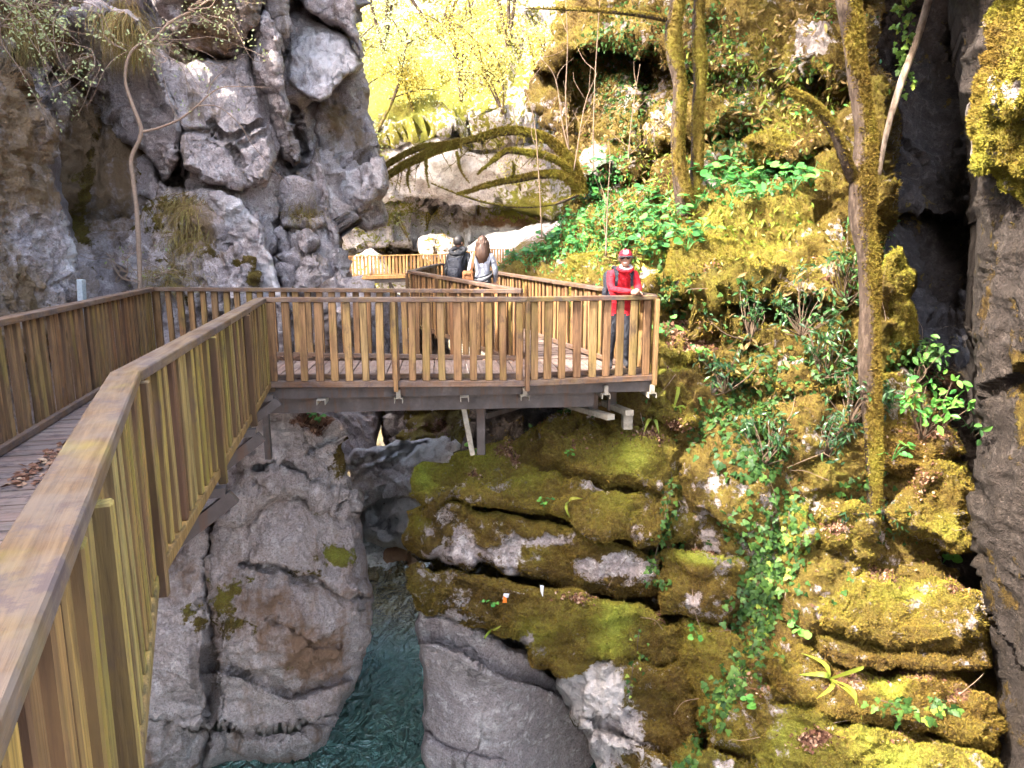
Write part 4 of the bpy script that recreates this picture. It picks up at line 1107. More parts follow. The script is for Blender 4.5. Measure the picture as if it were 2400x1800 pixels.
SBK = [
    ([(2075, 600), (2110, 580), (2140, 640), (2125, 700), (2150, 760), (2140, 830), (2090, 850), (2060, 780), (2060, 680)], [(2100, 660, 9.6), (2110, 780, 9.2)], (36, 0.5), G(fresh=(0.5, ()))),
    ([(2050, 880), (2120, 860), (2180, 930), (2230, 1010), (2260, 1060), (2200, 1100), (2120, 1120), (2060, 1100), (2050, 1000)], [(2080, 920, 8.8), (2180, 980, 8.6), (2130, 1080, 8.2)], (36, 0.5), G(litter=(0.2, [(2180, 1000, 60, 60, 0.5)]), moss=(0.6, ()))),
    ([(1570, 560), (1640, 540), (1720, 560), (1760, 620), (1740, 690), (1660, 720), (1590, 700), (1560, 640)], [(1620, 590, 11.0), (1700, 640, 10.6), (1620, 690, 10.5)], (44, 0.6), G(fresh=(0.4, ()), litter=(0, [(1680, 640, 40, 30, 0.3)]))),
    ([(1780, 580), (1850, 560), (1930, 580), (1960, 640), (1940, 690), (1850, 690), (1790, 660)], [(1860, 610, 10.2), (1900, 660, 9.9), (1800, 640, 10.2)], (44, 0.6), G(fresh=(0.45, ()), litter=(0, [(1880, 590, 40, 20, 0.6)]))),
    ([(1740, 330), (1810, 300), (1880, 320), (1910, 370), (1860, 400), (1780, 390)], [(1820, 350, 11.9)] * 3, (40, 0.6), G(fresh=(0.5, ()))),
    ([(1480, 660), (1540, 640), (1560, 700), (1570, 780), (1520, 800), (1480, 760)], [(1520, 720, 10.6)] * 3, (36, 0.5), G(fresh=(0.2, ()))),
    ([(1330, 600), (1400, 590), (1440, 640), (1460, 690), (1400, 690), (1330, 660)], [(1390, 640, 13.0)] * 3, (30, 0.5), G(fresh=(0.5, ()), moss=(0.8, [(1435, 660, 16, 20, -1.0)]), pale=(0.6, ()))),
]
for k, (pl, ct, ed, ex) in enumerate(SBK):
    ex = dict(ex); ex.setdefault('moss', (0.9, ())); ex.setdefault('litter', (0, ()))
    xs = [p[0] for p in pl]; ys = [p[1] for p in pl]
    relief('rock_block', pl, ct, MR, sl, step=4, edge=ed, thick=1.6, seed=190 + k, rough=6, cell=(0.06, 1.6), big=(0.12, 1.0), fine=(0.05, 4.5),
           tufts=int((max(xs) - min(xs)) * (max(ys) - min(ys)) * 0.12), tuft=0.036, up_litter=0.12, reg='slopeb%d' % k, **ex)

# dark cleft and the rock column at the right border
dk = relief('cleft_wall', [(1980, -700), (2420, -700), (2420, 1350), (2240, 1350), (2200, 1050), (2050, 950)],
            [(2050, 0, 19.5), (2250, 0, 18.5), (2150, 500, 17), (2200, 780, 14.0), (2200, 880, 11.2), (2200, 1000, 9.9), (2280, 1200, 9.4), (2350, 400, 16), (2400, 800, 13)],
            M['shade_rock'], None, step=6, edge=(20, 0.3), thick=4, seed=210, big=(0.5, 0.35), cell=(0.12, 0.7), fine=(0.12, 2.5), moss=(0.1, [(2130, 520, 60, 40, 0.3), (2180, 650, 40, 40, 0.3)]),
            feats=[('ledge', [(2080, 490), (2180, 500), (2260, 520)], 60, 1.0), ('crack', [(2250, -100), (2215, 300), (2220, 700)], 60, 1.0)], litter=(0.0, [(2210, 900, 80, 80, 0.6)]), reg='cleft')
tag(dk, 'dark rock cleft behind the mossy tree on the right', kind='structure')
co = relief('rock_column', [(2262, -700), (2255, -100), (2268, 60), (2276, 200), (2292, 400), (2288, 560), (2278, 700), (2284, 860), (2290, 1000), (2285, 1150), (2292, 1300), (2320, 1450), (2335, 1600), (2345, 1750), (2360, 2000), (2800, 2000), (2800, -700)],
            [(2280, 0, 7.6), (2280, 800, 7.2), (2330, 1500, 6.9), (2500, 0, 6.2), (2500, 800, 5.8), (2500, 1600, 5.6), (2360, 600, 6.6)], M['shade_rock'], None, step=6, edge=(60, 0.9), thick=5, seed=220, big=(0.25, 0.5), cell=(0.15, 0.8), fine=(0.05, 3),
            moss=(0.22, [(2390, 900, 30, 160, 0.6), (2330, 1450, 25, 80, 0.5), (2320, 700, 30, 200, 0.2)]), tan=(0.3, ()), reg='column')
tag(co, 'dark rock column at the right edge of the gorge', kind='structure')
cm = relief('moss_cushion', [(2345, -300), (2330, -60), (2300, 60), (2292, 130), (2285, 190), (2274, 260), (2272, 310), (2280, 380), (2300, 410), (2330, 405), (2350, 440), (2390, 470), (2440, 520), (2600, 520), (2600, -300)],
            [(2320, 0, 6.9), (2290, 300, 6.6), (2360, 200, 6.1), (2360, 420, 6.3), (2500, 100, 5.6), (2500, 450, 5.6)], MR, co, step=4, edge=(50, 0.6), thick=1.0, seed=225, rough=10, big=(0.15, 0.9), cell=(0.1, 1.8), fine=(0.06, 5),
            moss=(0.9, [(2385, 210, 26, 30, -1.0), (2300, 60, 20, 40, -0.5)]), pale=(0.5, ()), fresh=(0.62, [(2300, 100, 30, 60, -0.3)]), tufts=42000, tuft=0.030, reg='cushion')

# rock roof added above the frame to keep sun and sky off the cleft
rf = MB()
g = np.meshgrid(np.linspace(0, 1, 40), np.linspace(0, 1, 40))
c00, c10, c01, c11 = P(2060, -60, 8.2), P(2420, -90, 6.4), P(1960, -160, 22.0), P(2500, -160, 22.0)
u, v = g[0][..., None], g[1][..., None]
Q = (c00 * (1 - u) + c10 * u) * (1 - v) + (c01 * (1 - u) + c11 * u) * v
Q = Q + np.stack([0 * g[0], 0 * g[0], 0.5 * fbm(Q * 0.5, 4) + 0.2 * fbm(Q * 2, 3)], -1)
i = np.arange(1600).reshape(40, 40)
F = np.stack([i[:-1, :-1], i[:-1, 1:], i[1:, 1:], i[1:, :-1]], -1).reshape(-1, 4)
z = np.zeros(3200)
Q2 = Q + np.array([0, 0, 2.5])
b4 = np.concatenate([np.stack([i[0, :-1], i[0, 1:], i[0, 1:] + 1600, i[0, :-1] + 1600], -1), np.stack([i[:-1, 0], i[1:, 0], i[1:, 0] + 1600, i[:-1, 0] + 1600], -1)])
o = mesh_obj('cleft_shade_roof', np.concatenate([Q.reshape(-1, 3), Q2.reshape(-1, 3)]), np.concatenate([F, F + 1600, b4]), M['shade_rock'], None, True, dict(moss=z + 0.2, fresh=z + 0.3, litter=z, tan=z, pale=z))
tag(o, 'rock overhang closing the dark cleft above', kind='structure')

# ------------------------------------------------------------------ boardwalk
RAIL = 1.0
_r0, _r1 = onz(54, 1540, RAIL), onz(327, 868, RAIL)
_d = (_r1 - _r0) / np.linalg.norm(_r1 - _r0)
_n = np.array([-_d[1], _d[0], 0]) * 0.06
A0 = _r0 - _d * 0.95 + _n; A0[2] = 0
A1 = _r1 + _n; A2 = onz(612, 697, RAIL); A3 = onz(1233, 696, RAIL); A4 = onz(1536, 691, RAIL)
Gx = onz(0, 746, RAIL); G1 = onz(353, 673, RAIL); C0 = onz(1222, 678, RAIL)
for q in (A1, A2, A3, A4, Gx, G1, C0):
    q[2] = 0.0
G0 = G1 + (Gx - G1) * 2.15
D0 = P(961, 634, 14.0); D0[2] -= RAIL
B0 = P(1162, 636, 14.6); B0[2] -= RAIL
E0 = P(1026, 618, 20.0); E0[2] -= RAIL
E1 = P(1075, 616, 20.6); E1[2] -= RAIL
FR = np.random.default_rng(5)

def baluster_mesh(w, t, h, bev, mat, name):
    V, F = bevel_box(w / 2, t / 2, h / 2, bev)
    V = [(x, y, z + h / 2) for x, y, z in V]
    me = bpy.data.meshes.new(name)
    me.from_pydata(V, [], F)
    me.materials.append(mat)
    return me

def offset_line(pts, d):
    """polyline shifted sideways by d (left of its direction), with mitred corners"""
    p = np.asarray(pts, float)[:, :2]
    out = []
    for i in range(len(p)):
        a = p[i] - p[i - 1] if i > 0 else p[i + 1] - p[i]
        b = p[i + 1] - p[i] if i < len(p) - 1 else a
        a = a / np.linalg.norm(a); b = b / np.linalg.norm(b)
        na, nb = np.array([-a[1], a[0]]), np.array([-b[1], b[0]])
        m = na + nb; m /= np.linalg.norm(m)
        out.append(p[i] + m * d / max(0.35, m.dot(na)))
    return np.array(out)

def fence(label, pts, side, mat, railmat, pitch=0.17, width=0.092, thick=0.036, post_every=1.6, kick=True, far=False, skip=(), near=False):
    """side = +1 when the outside of the walk lies left of the direction of travel, else -1"""
    pts = np.asarray(pts, float)
    root_ = thing('wooden_fence', label, 'fence', pts[0], 'boardwalk fences')
    cap_l, cap_r = offset_line(pts, 0.062), offset_line(pts, -0.062)
    h = RAIL - 0.055
    me = baluster_mesh(width, thick, h - 0.004, 0.006, mat, 'baluster')
    mp = baluster_mesh(0.052, 0.06, h + 0.13, 0.006, mat, 'post')
    for i in range(len(pts) - 1):
        a, b = pts[i], pts[i + 1]
        d = b - a
        L = np.linalg.norm(d[:2])
        ang = math.atan2(d[1], d[0])
        nrm = np.array([-math.sin(ang), math.cos(ang), 0]) * side
        # handrail board
        n = max(1, int(round(L / 3.0)))
        for k in range(n):
            t0, t1 = k / n, (k + 1) / n
            g = 0.0025 if k else 0.0015
            g2 = 0.0025 if k < n - 1 else 0.0015
            q = []
            for t in (t0 + g / L, t1 - g2 / L):
                q.append((cap_l[i] * (1 - t) + cap_l[i + 1] * t, cap_r[i] * (1 - t) + cap_r[i + 1] * t, a[2] * (1 - t) + b[2] * t))
            V = []
            for (l, r, z) in q:
                e = 0.006
                lr = (r - l) / np.linalg.norm(r - l)
                z1 = z + RAIL + FR.uniform(-0.002, 0.002); z0 = z1 - 0.055
                V += [(*(l + lr * e), z0), (*l, z0 + e), (*l, z1 - e), (*(l + lr * e), z1), (*(r - lr * e), z1), (*r, z1 - e), (*r, z0 + e), (*(r - lr * e), z0)]
            F = [tuple(range(8)), tuple(range(8, 16))[::-1]] + [(j, 8 + j, 8 + (j + 1) % 8, (j + 1) % 8) for j in range(8)]
            ctr = np.array([(q[0][0][0] + q[0][1][0]) / 2, (q[0][0][1] + q[0][1][1]) / 2, q[0][2] + RAIL])
            V = np.array(V) - ctr
            ca, sa = math.cos(-ang), math.sin(-ang)
            V = np.stack([V[:, 0] * ca - V[:, 1] * sa, V[:, 0] * sa + V[:, 1] * ca, V[:, 2]], -1)
            o = mesh_obj('handrail', V, F, railmat, root_, local=True)
            o.location = ctr - np.array(root_.location)
            o.rotation_euler = (0, 0, ang)
        # bottom board
        mb = MB()
        mb.box((L / 2, 0, -0.037), (L - 0.01, 0.11, 0.07), bev=0.005)
        o = mb.build('bottom_board', mat if near else railmat, root_, local=True)
        o.location = Vector(a - np.array(root_.location)); o.rotation_euler = (0, -math.atan2(d[2], L), ang)
        if kick:
            mb = MB(); mb.box((L / 2, -side * 0.115, 0.035), (L - 0.12, 0.05, 0.06), bev=0.004)
            o = mb.build('kick_board', railmat, root_, local=True)
            o.location = Vector(a - np.array(root_.location)); o.rotation_euler = (0, -math.atan2(d[2], L), ang)
        # posts and balusters
        npost = max(1, int(round(L / post_every)))
        for k in range(npost + (1 if i == len(pts) - 2 else 0)):
            t = k / npost
            p = a + d * t
            o = bpy.data.objects.new('post', mp); COL.objects.link(o); o.parent = root_
            o.location = Vector(p + nrm * 0.066 + np.array([0, 0, -0.125]) - np.array(root_.location))
            o.rotation_euler = (0, 0, ang)
        nb = max(2, int(L / pitch))
        for k in range(nb):
            t = (k + 0.5) / nb
            if any(s[0] == i and s[1] < t < s[2] for s in skip):
                continue
            p = a + d * t + (d / L) * FR.uniform(-0.014, 0.014)
            o = bpy.data.objects.new('baluster', me); COL.objects.link(o); o.parent = root_
            o.location = Vector(p + nrm * (0.012 + FR.uniform(-0.006, 0.006)) - np.array(root_.location))
            o.rotation_euler = (FR.normal(0, 0.008), FR.normal(0, 0.010), ang + FR.normal(0, 0.03) + (math.pi if FR.random() < 0.5 else 0))
            o.scale = (FR.uniform(0.90, 1.10), FR.uniform(0.9, 1.15), 1)
    return root_

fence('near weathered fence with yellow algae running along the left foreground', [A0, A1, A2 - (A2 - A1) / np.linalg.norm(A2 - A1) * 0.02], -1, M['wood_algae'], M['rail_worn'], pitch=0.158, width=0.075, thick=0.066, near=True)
fence('long outer fence of the bridge platform that the woman in red leans on', [A2, A3, A4], -1, M['wood'], M['rail'], pitch=0.178)
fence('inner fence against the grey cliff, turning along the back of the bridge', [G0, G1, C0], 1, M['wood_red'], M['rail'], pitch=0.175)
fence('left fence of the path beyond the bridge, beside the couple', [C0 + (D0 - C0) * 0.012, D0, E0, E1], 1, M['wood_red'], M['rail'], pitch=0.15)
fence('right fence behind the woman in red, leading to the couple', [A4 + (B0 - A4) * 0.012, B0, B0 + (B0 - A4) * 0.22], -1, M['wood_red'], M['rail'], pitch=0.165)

# deck planks: boards laid across the walk and cut to its outline
def clip(poly, a, b):
    """keep the part of a convex polygon left of the line a -> b"""
    out = []
    n = len(poly)
    def s(p): return (b[0] - a[0]) * (p[1] - a[1]) - (b[1] - a[1]) * (p[0] - a[0])
    for i in range(n):
        p, q = poly[i], poly[(i + 1) % n]
        sp, sq = s(p), s(q)
        if sp >= 0: out.append(p)
        if sp * sq < 0:
            t = sp / (sp - sq)
            out.append((p[0] + (q[0] - p[0]) * t, p[1] + (q[1] - p[1]) * t))
    return out

def deck(label, poly, along, width=0.135, gap=0.014, zf=lambda x, y: 0.0, mat=None):
    poly = [tuple(map(float, p[:2])) for p in poly]
    ar = sum(poly[i][0] * poly[(i + 1) % len(poly)][1] - poly[(i + 1) % len(poly)][0] * poly[i][1] for i in range(len(poly)))
    if ar < 0: poly = poly[::-1]
    rt = tag(empty('boardwalk', (poly[0][0], poly[0][1], zf(*poly[0]))), label, kind='structure')
    u = np.asarray(along[:2], float); u /= np.linalg.norm(u)
    v = np.array([-u[1], u[0]])
    pp = np.array(poly)
    s = pp @ u; w = pp @ v
    k = s.min() + 0.02
    while k < s.max():
        q = [u * k + v * (w.min() - 1), u * (k + width) + v * (w.min() - 1), u * (k + width) + v * (w.max() + 1), u * k + v * (w.max() + 1)]
        q = [tuple(x) for x in q]
        for i in range(len(poly)):
            if len(q) < 3: break
            q = clip(q, poly[i], poly[(i + 1) % len(poly)])
        if len(q) >= 3:
            q = np.array(q)
            c = q.mean(0)
            loc = q - c
            # into the plank's own frame: x along the board
            L2 = np.stack([loc @ v, -(loc @ u)], -1)
            z = zf(*c) + FR.uniform(-0.003, 0.003)
            mb = MB(); mb.prism([tuple(x) for x in L2], -0.04, 0)
            o = mb.build('plank', mat or M['deck'], rt, local=True)
            o.location = (c[0] - poly[0][0], c[1] - poly[0][1], z - 0.002 - zf(*poly[0]))
            o.rotation_euler = (0, 0, math.atan2(v[1], v[0]))
        k += width + gap
    return rt

def inset(p, q, d):
    return p
gl = lambda y: G1 + (Gx - G1) * ((G1[1] - y) / (G1[1] - Gx[1]))
RB = A4 + (B0 - A4) * 0.24
zon = lambda x, y: max(0.0, (y - 10.2) / (14.0 - 10.2)) * float(D0[2])
deck('near boardwalk deck with leaf litter, left foreground', [A0, A1, gl(A1[1] + 0.4), gl(0.2)], A1 - A0)
deck('boardwalk deck between the near fence and the cliff fence', [A1 + np.array([0, 0.004, 0]), A2, G1 + np.array([0.0, -0.2, 0]), gl(A1[1] + 0.404)], A2 - A1)
gm = G1 + (C0 - G1) * 0.0
deck('bridge platform deck of grey planks', [A2 + np.array([0.004, 0, 0]), A4, RB, C0 + np.array([0, 0.06, 0]), G1 + np.array([0.02, 0.0, 0])], A4 - A2)
deck('deck of the path beyond the bridge, rising towards the couple', [C0 + np.array([0.004, 0.07, 0]), RB + np.array([0, 0.01, 0]), B0, D0], (B0 - A4) * 1.0, zf=zon)
deck('deck of the far bend behind the couple', [D0 + np.array([0, 0.01, 0]), B0 + np.array([0, 0.01, 0]), B0 + (B0 - A4) * 0.22, E1, E0], np.array([0.05, 1, 0]), zf=lambda x, y: float(D0[2]) + (y - 14) * 0.01)

# ------------------------------------------------------------------ steel under the platform
st = thing('bridge_support', 'grey steel frame with beams and legs carrying the bridge platform', 'steel frame', P(1127, 1062, 9.2))
S = M['steel']
ox = (A4 - A2) / np.linalg.norm(A4 - A2)
inw = np.array([-ox[1], ox[0], 0])
def lat(px, off, z):
    """point on the platform edge seen at px, off metres inside it"""
    d = ray(px, 880)
    # where the vertical plane of the edge cuts the sight line
    t = np.linalg.solve(np.array([[d[0], -ox[0]], [d[1], -ox[1]]]), (A2 - CAM)[:2])[1]
    q = A2 + ox * t + inw * off
    q[2] = z
    return q
MB().beam(lat(610, 0.02, -0.155), lat(1534, 0.02, -0.155), 0.05, 0.13).build('edge_channel', S, st)
MB().beam(lat(585, 0.22, -0.34), lat(1400, 0.22, -0.34), 0.10, 0.20).build('main_beam', S, st)
MB().beam(lat(700, 1.2, -0.34), lat(1440, 1.2, -0.34), 0.10, 0.20).build('main_beam', S, st)
for px in (752, 933, 1088, 1229, 1418, 1526):
    a, b = lat(px, -0.10, 0), lat(px, 1.5, 0)
    z = -0.225
    m = MB()
    sd = ox * 0.048
    up = np.array([0, 0, 1.0])
    m.beam(a + up * (z - 0.004), b + up * (z - 0.004), 0.104, 0.008)
    m.beam(a + sd + up * (z - 0.036), b + sd + up * (z - 0.036), 0.008, 0.056)
    m.beam(a - sd + up * (z - 0.036), b - sd + up * (z - 0.036), 0.008, 0.056)
    m.build('cross_channel', M['steel_pale'], st)
    if px not in (752, 1088):
        q = lat(px, -0.066, 0)
        MB().beam(q + up * -0.22, q + up * -0.126, 0.05, 0.05, up=tuple(ox)).build('post_stub', M['steel_pale'], st)
def leg(px, y0, y1, Y, w, name='leg', y0Y=None, px0=None):
    a = P(px0 if px0 else px, y0, y0Y or Y); b = P(px, y1, Y)
    return MB().beam(a, b, w, w, bev=0.004, up=(0, 1, 0)).build(name, S if name == 'leg' else M['steel_pale'], st)
def vleg(px, ytop, ybot, Y, w):
    b = P(px, ybot, Y); a = b.copy(); a[2] = P(px, ytop, Y)[2]
    MB().beam(b, a, w, w, bev=0.004, up=(0, 1, 0)).build('leg', S, st)
vleg(1128, 915, 1064, 9.0, 0.11)
vleg(1389, 888, 968, 9.25, 0.125)
vleg(1433, 884, 960, 9.45, 0.115)
leg(1108, 925, 1066, 8.92, 0.065, 'brace', px0=1081)
MB().beam(P(1138, 975, 9.05), P(1240, 945, 10.2), 0.05, 0.07).build('strut', S, st)
MB().beam(P(1300, 940, 10.1), P(1432, 978, 8.75), 0.11, 0.07).build('base_channel', M['steel_pale'], st)
MB().beam(P(1405, 940, 10.0), P(1476, 968, 8.85), 0.11, 0.07).build('base_channel', M['steel_pale'], st)
MB().beam(P(1385, 905, 9.3), P(1445, 900, 9.45), 0.05, 0.10).build('cap_plate', S, st)
foot = thing('concrete_footing', 'pale concrete footing in the leaf litter under the bridge end', 'footing', P(1472, 1000, 9.0))
MB().box(P(1470, 984, 9.1), (0.13, 0.16, 0.24), bev=0.012).build('block', M['steel_pale'], foot)

# brackets and posts under the near walk
sn = thing('steel_bracket', 'dark steel brackets below the yellow edge of the near fence', 'bracket', A1 - np.array([0, 0, 0.5]))
nd = (A2 - A1) / np.linalg.norm(A2 - A1)
for t in (0.30, 0.62, 0.93):
    q = A1 + (A2 - A1) * t
    side_ = np.array([nd[1], -nd[0], 0])
    MB().beam(q + side_ * 0.11 + np.array([0, 0, -0.13]), q - side_ * 1.7 + np.array([0, 0, -0.13]), 0.08, 0.07).build('cross_channel', S, sn)
    MB().beam(q + side_ * 0.16 + np.array([0, 0, -0.17]), q - side_ * 0.75 + np.array([0, 0, -0.85]), 0.07, 0.10).build('brace', S, sn)
MB().beam(A0 - nd * 0 + np.array([-0.12, 0, -0.22]), A1 + np.array([-0.12, 0, -0.22]), 0.06, 0.16).build('edge_channel', S, sn)
MB().beam(A1 + np.array([-0.12, 0, -0.22]), A2 + np.array([-0.12, 0, -0.22]), 0.06, 0.16).build('edge_channel', S, sn)
q = P(622, 975, 8.2)
MB().beam(P(622, 955, 8.35), P(622, 955, 8.35) + np.array([0, 0, -0.65]), 0.07, 0.07, up=(0, 1, 0)).build('post', S, sn)

# grey cabinet top standing behind the cliff fence
cb = thing('metal_post', 'small grey metal post standing behind the fence by the cliff', 'post', P(193, 800, 9.0))
MB().beam(P(197, 800, 9.0), P(190, 655, 9.0), 0.07, 0.09, bev=0.006, up=(0, 1, 0)).build('tube', plain('grey_paint', (0.33, 0.36, 0.38), 0.5), cb)

# ------------------------------------------------------------------ far walkway across the gorge
fa0, fa1, fa2, fa3 = P(770, 603, 38.0), P(1040, 597, 40.0), P(1150, 585, 43.0), P(1260, 583, 45.0)
fpts = [q - np.array([0, 0, 0.95]) for q in (fa0, fa1, fa2, fa3)]
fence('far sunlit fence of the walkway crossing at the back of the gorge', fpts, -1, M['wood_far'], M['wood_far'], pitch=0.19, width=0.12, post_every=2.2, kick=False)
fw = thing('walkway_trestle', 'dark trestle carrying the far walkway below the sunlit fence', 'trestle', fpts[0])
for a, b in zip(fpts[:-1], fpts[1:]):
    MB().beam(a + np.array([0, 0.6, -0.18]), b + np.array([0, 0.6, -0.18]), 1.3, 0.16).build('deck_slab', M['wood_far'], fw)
    MB().beam(a + np.array([0, 0.1, -0.38]), b + np.array([0, 0.1, -0.38]), 0.15, 0.22).build('beam', S, fw)
for t in np.linspace(0.04, 0.96, 7):
    q = fpts[0] + (fpts[1] - fpts[0]) * t
    MB().beam(q + np.array([0, 0.5, -0.4]), q + np.array([0.0, 0.7, -4.5]), 0.14, 0.14, up=(0, 1, 0)).build('leg', S, fw)
    MB().beam(q + np.array([0, 0.5, -0.5]), q + np.array([0.9, 0.7, -2.2]), 0.10, 0.10, up=(0, 1, 0)).build('brace', S, fw)

# ------------------------------------------------------------------ where does a sight line meet the rock?
from mathutils.bvhtree import BVHTree
def build_bvh(keys):
    V, F, b = [], [], 0
    for k in keys:
        v, q = SURF[k][0], SURF[k][1]
        V.append(v); F.append(q + b); b += len(v)
    return BVHTree.FromPolygons(np.concatenate(V).tolist(), np.concatenate(F).tolist(), all_triangles=False)
NEAR = [k for k in SURF if k.startswith(('moss', 'slope', 'riv', 'boulder', 'cushion', 'left', 'column', 'cleft'))]
BVH = build_bvh(NEAR)
BVB = build_bvh(['back'] + [k for k in SURF if k.startswith('bb')])
def hit(px, py, bvh=None):
    d = ray(px, py)
    d = d / np.linalg.norm(d)
    loc, nrm, i, dist = (bvh or BVH).ray_cast(Vector(CAM), Vector(d))
    if loc is None:
        return None, None
    nrm = np.array(nrm)
    if nrm.dot(d) > 0: nrm = -nrm
    return np.array(loc), nrm

VR = np.random.default_rng(23)
def unit(v):
    v = np.asarray(v, float)
    return v / (np.linalg.norm(v, axis=-1, keepdims=True) + 1e-9)

# leaf outlines: x across, y along, z out of the blade
LEAF = {
    'ivy': ([(0, 0.38, 0.03), (0, 0.0, 0), (0.26, -0.10, -0.03), (0.52, 0.22, -0.05), (0.24, 0.40, 0), (0.27, 0.62, -0.02), (0, 1.0, -0.06), (-0.27, 0.62, -0.02), (-0.24, 0.40, 0), (-0.52, 0.22, -0.05), (-0.26, -0.10, -0.03)],
            [(0, i, i % 10 + 1) for i in range(1, 11)]),
    'oval': ([(0, 0, 0), (0, 0.5, -0.04), (0, 1, -0.12), (0.20, 0.22, 0.05), (0.25, 0.55, 0.04), (0.14, 0.82, -0.03), (-0.20, 0.22, 0.05), (-0.25, 0.55, 0.04), (-0.14, 0.82, -0.03)],
             [(0, 3, 1), (3, 4, 1), (4, 5, 1), (5, 2, 1), (0, 1, 6), (6, 1, 7), (7, 1, 8), (8, 1, 2)]),
    'lance': ([(0, 0, 0), (0, 0.5, 0.02), (0, 1, -0.14), (0.13, 0.35, 0.05), (0.12, 0.65, 0.02), (-0.13, 0.35, 0.05), (-0.12, 0.65, 0.02)],
              [(0, 3, 1), (3, 4, 1), (4, 2, 1), (0, 1, 5), (5, 1, 6), (6, 1, 2)]),
    'round': ([(0, 0.42, -0.05), (0, 0.16, 0), (0.28, -0.04, 0.04), (0.50, 0.25, 0.07), (0.46, 0.62, 0.05), (0.2, 0.92, 0.0), (0, 0.98, -0.04), (-0.2, 0.92, 0.0), (-0.46, 0.62, 0.05), (-0.50, 0.25, 0.07), (-0.28, -0.04, 0.04)],
              [(0, i, i % 10 + 1) for i in range(1, 11)]),
    'tri': ([(0, 0, 0), (0.3, 0.5, 0.04), (0, 1, 0), (-0.3, 0.5, 0.04)], [(0, 1, 2), (0, 2, 3)]),
}
def leaf_arrays(kind, p, along, nrm, size):
    """many leaves as one vertex and face array"""
    T, F = LEAF[kind]
    T = np.array(T); F = np.array(F)
    y = unit(along)
    z = unit(nrm - y * (nrm * y).sum(-1, keepdims=True))
    x = np.cross(y, z)
    s = np.asarray(size).reshape(-1, 1, 1)
    V = p[:, None] + s * (T[None, :, :1] * x[:, None] + T[None, :, 1:2] * y[:, None] + T[None, :, 2:] * z[:, None])
    FF = F[None] + (np.arange(len(p)) * len(T))[:, None, None]
    return V.reshape(-1, 3), FF.reshape(-1, 3), len(T)

def leaves(name, kind, p, along, nrm, size, mat, parent=None, hue=None, stuff=True):
    V, F, k = leaf_arrays(kind, p, along, nrm, size)
    h = VR.random(len(p)) if hue is None else np.clip(np.asarray(hue) + VR.normal(0, 0.12, len(p)), 0, 1)
    o = mesh_obj(name, V, F, mat, parent, False, dict(hue=np.repeat(h, k)))
    if stuff: o['kind'] = 'stuff'
    return o

_LM = {}
def leaf_obj(kind, matname, hue, p, along, nrm, size, parent, name='leaf'):
    """one leaf as an object of its own; alike leaves share their mesh"""
    hq = round(max(0, min(1, hue)) * 4) / 4
    key = (kind, matname, hq)
    if key not in _LM:
        T, F = LEAF[kind]
        me = bpy.data.meshes.new(name)
        me.from_pydata(T, [], F)
        at = me.attributes.new('hue', 'FLOAT', 'POINT')
        at.data.foreach_set('value', np.full(len(T), hq, np.float32))
        me.materials.append(M[matname])
        _LM[key] = me
    o = bpy.data.objects.new(name, _LM[key])
    COL.objects.link(o)
    y = unit(along); z = unit(nrm - y * nrm.dot(y)); x = np.cross(y, z)
    m = Matrix(((x[0], y[0], z[0]), (x[1], y[1], z[1]), (x[2], y[2], z[2])))
    o.parent = parent
    o.location = Vector(np.asarray(p) - np.array(parent.location))
    o.rotation_euler = m.to_euler()
    o.scale = (size, size, size)
    return o

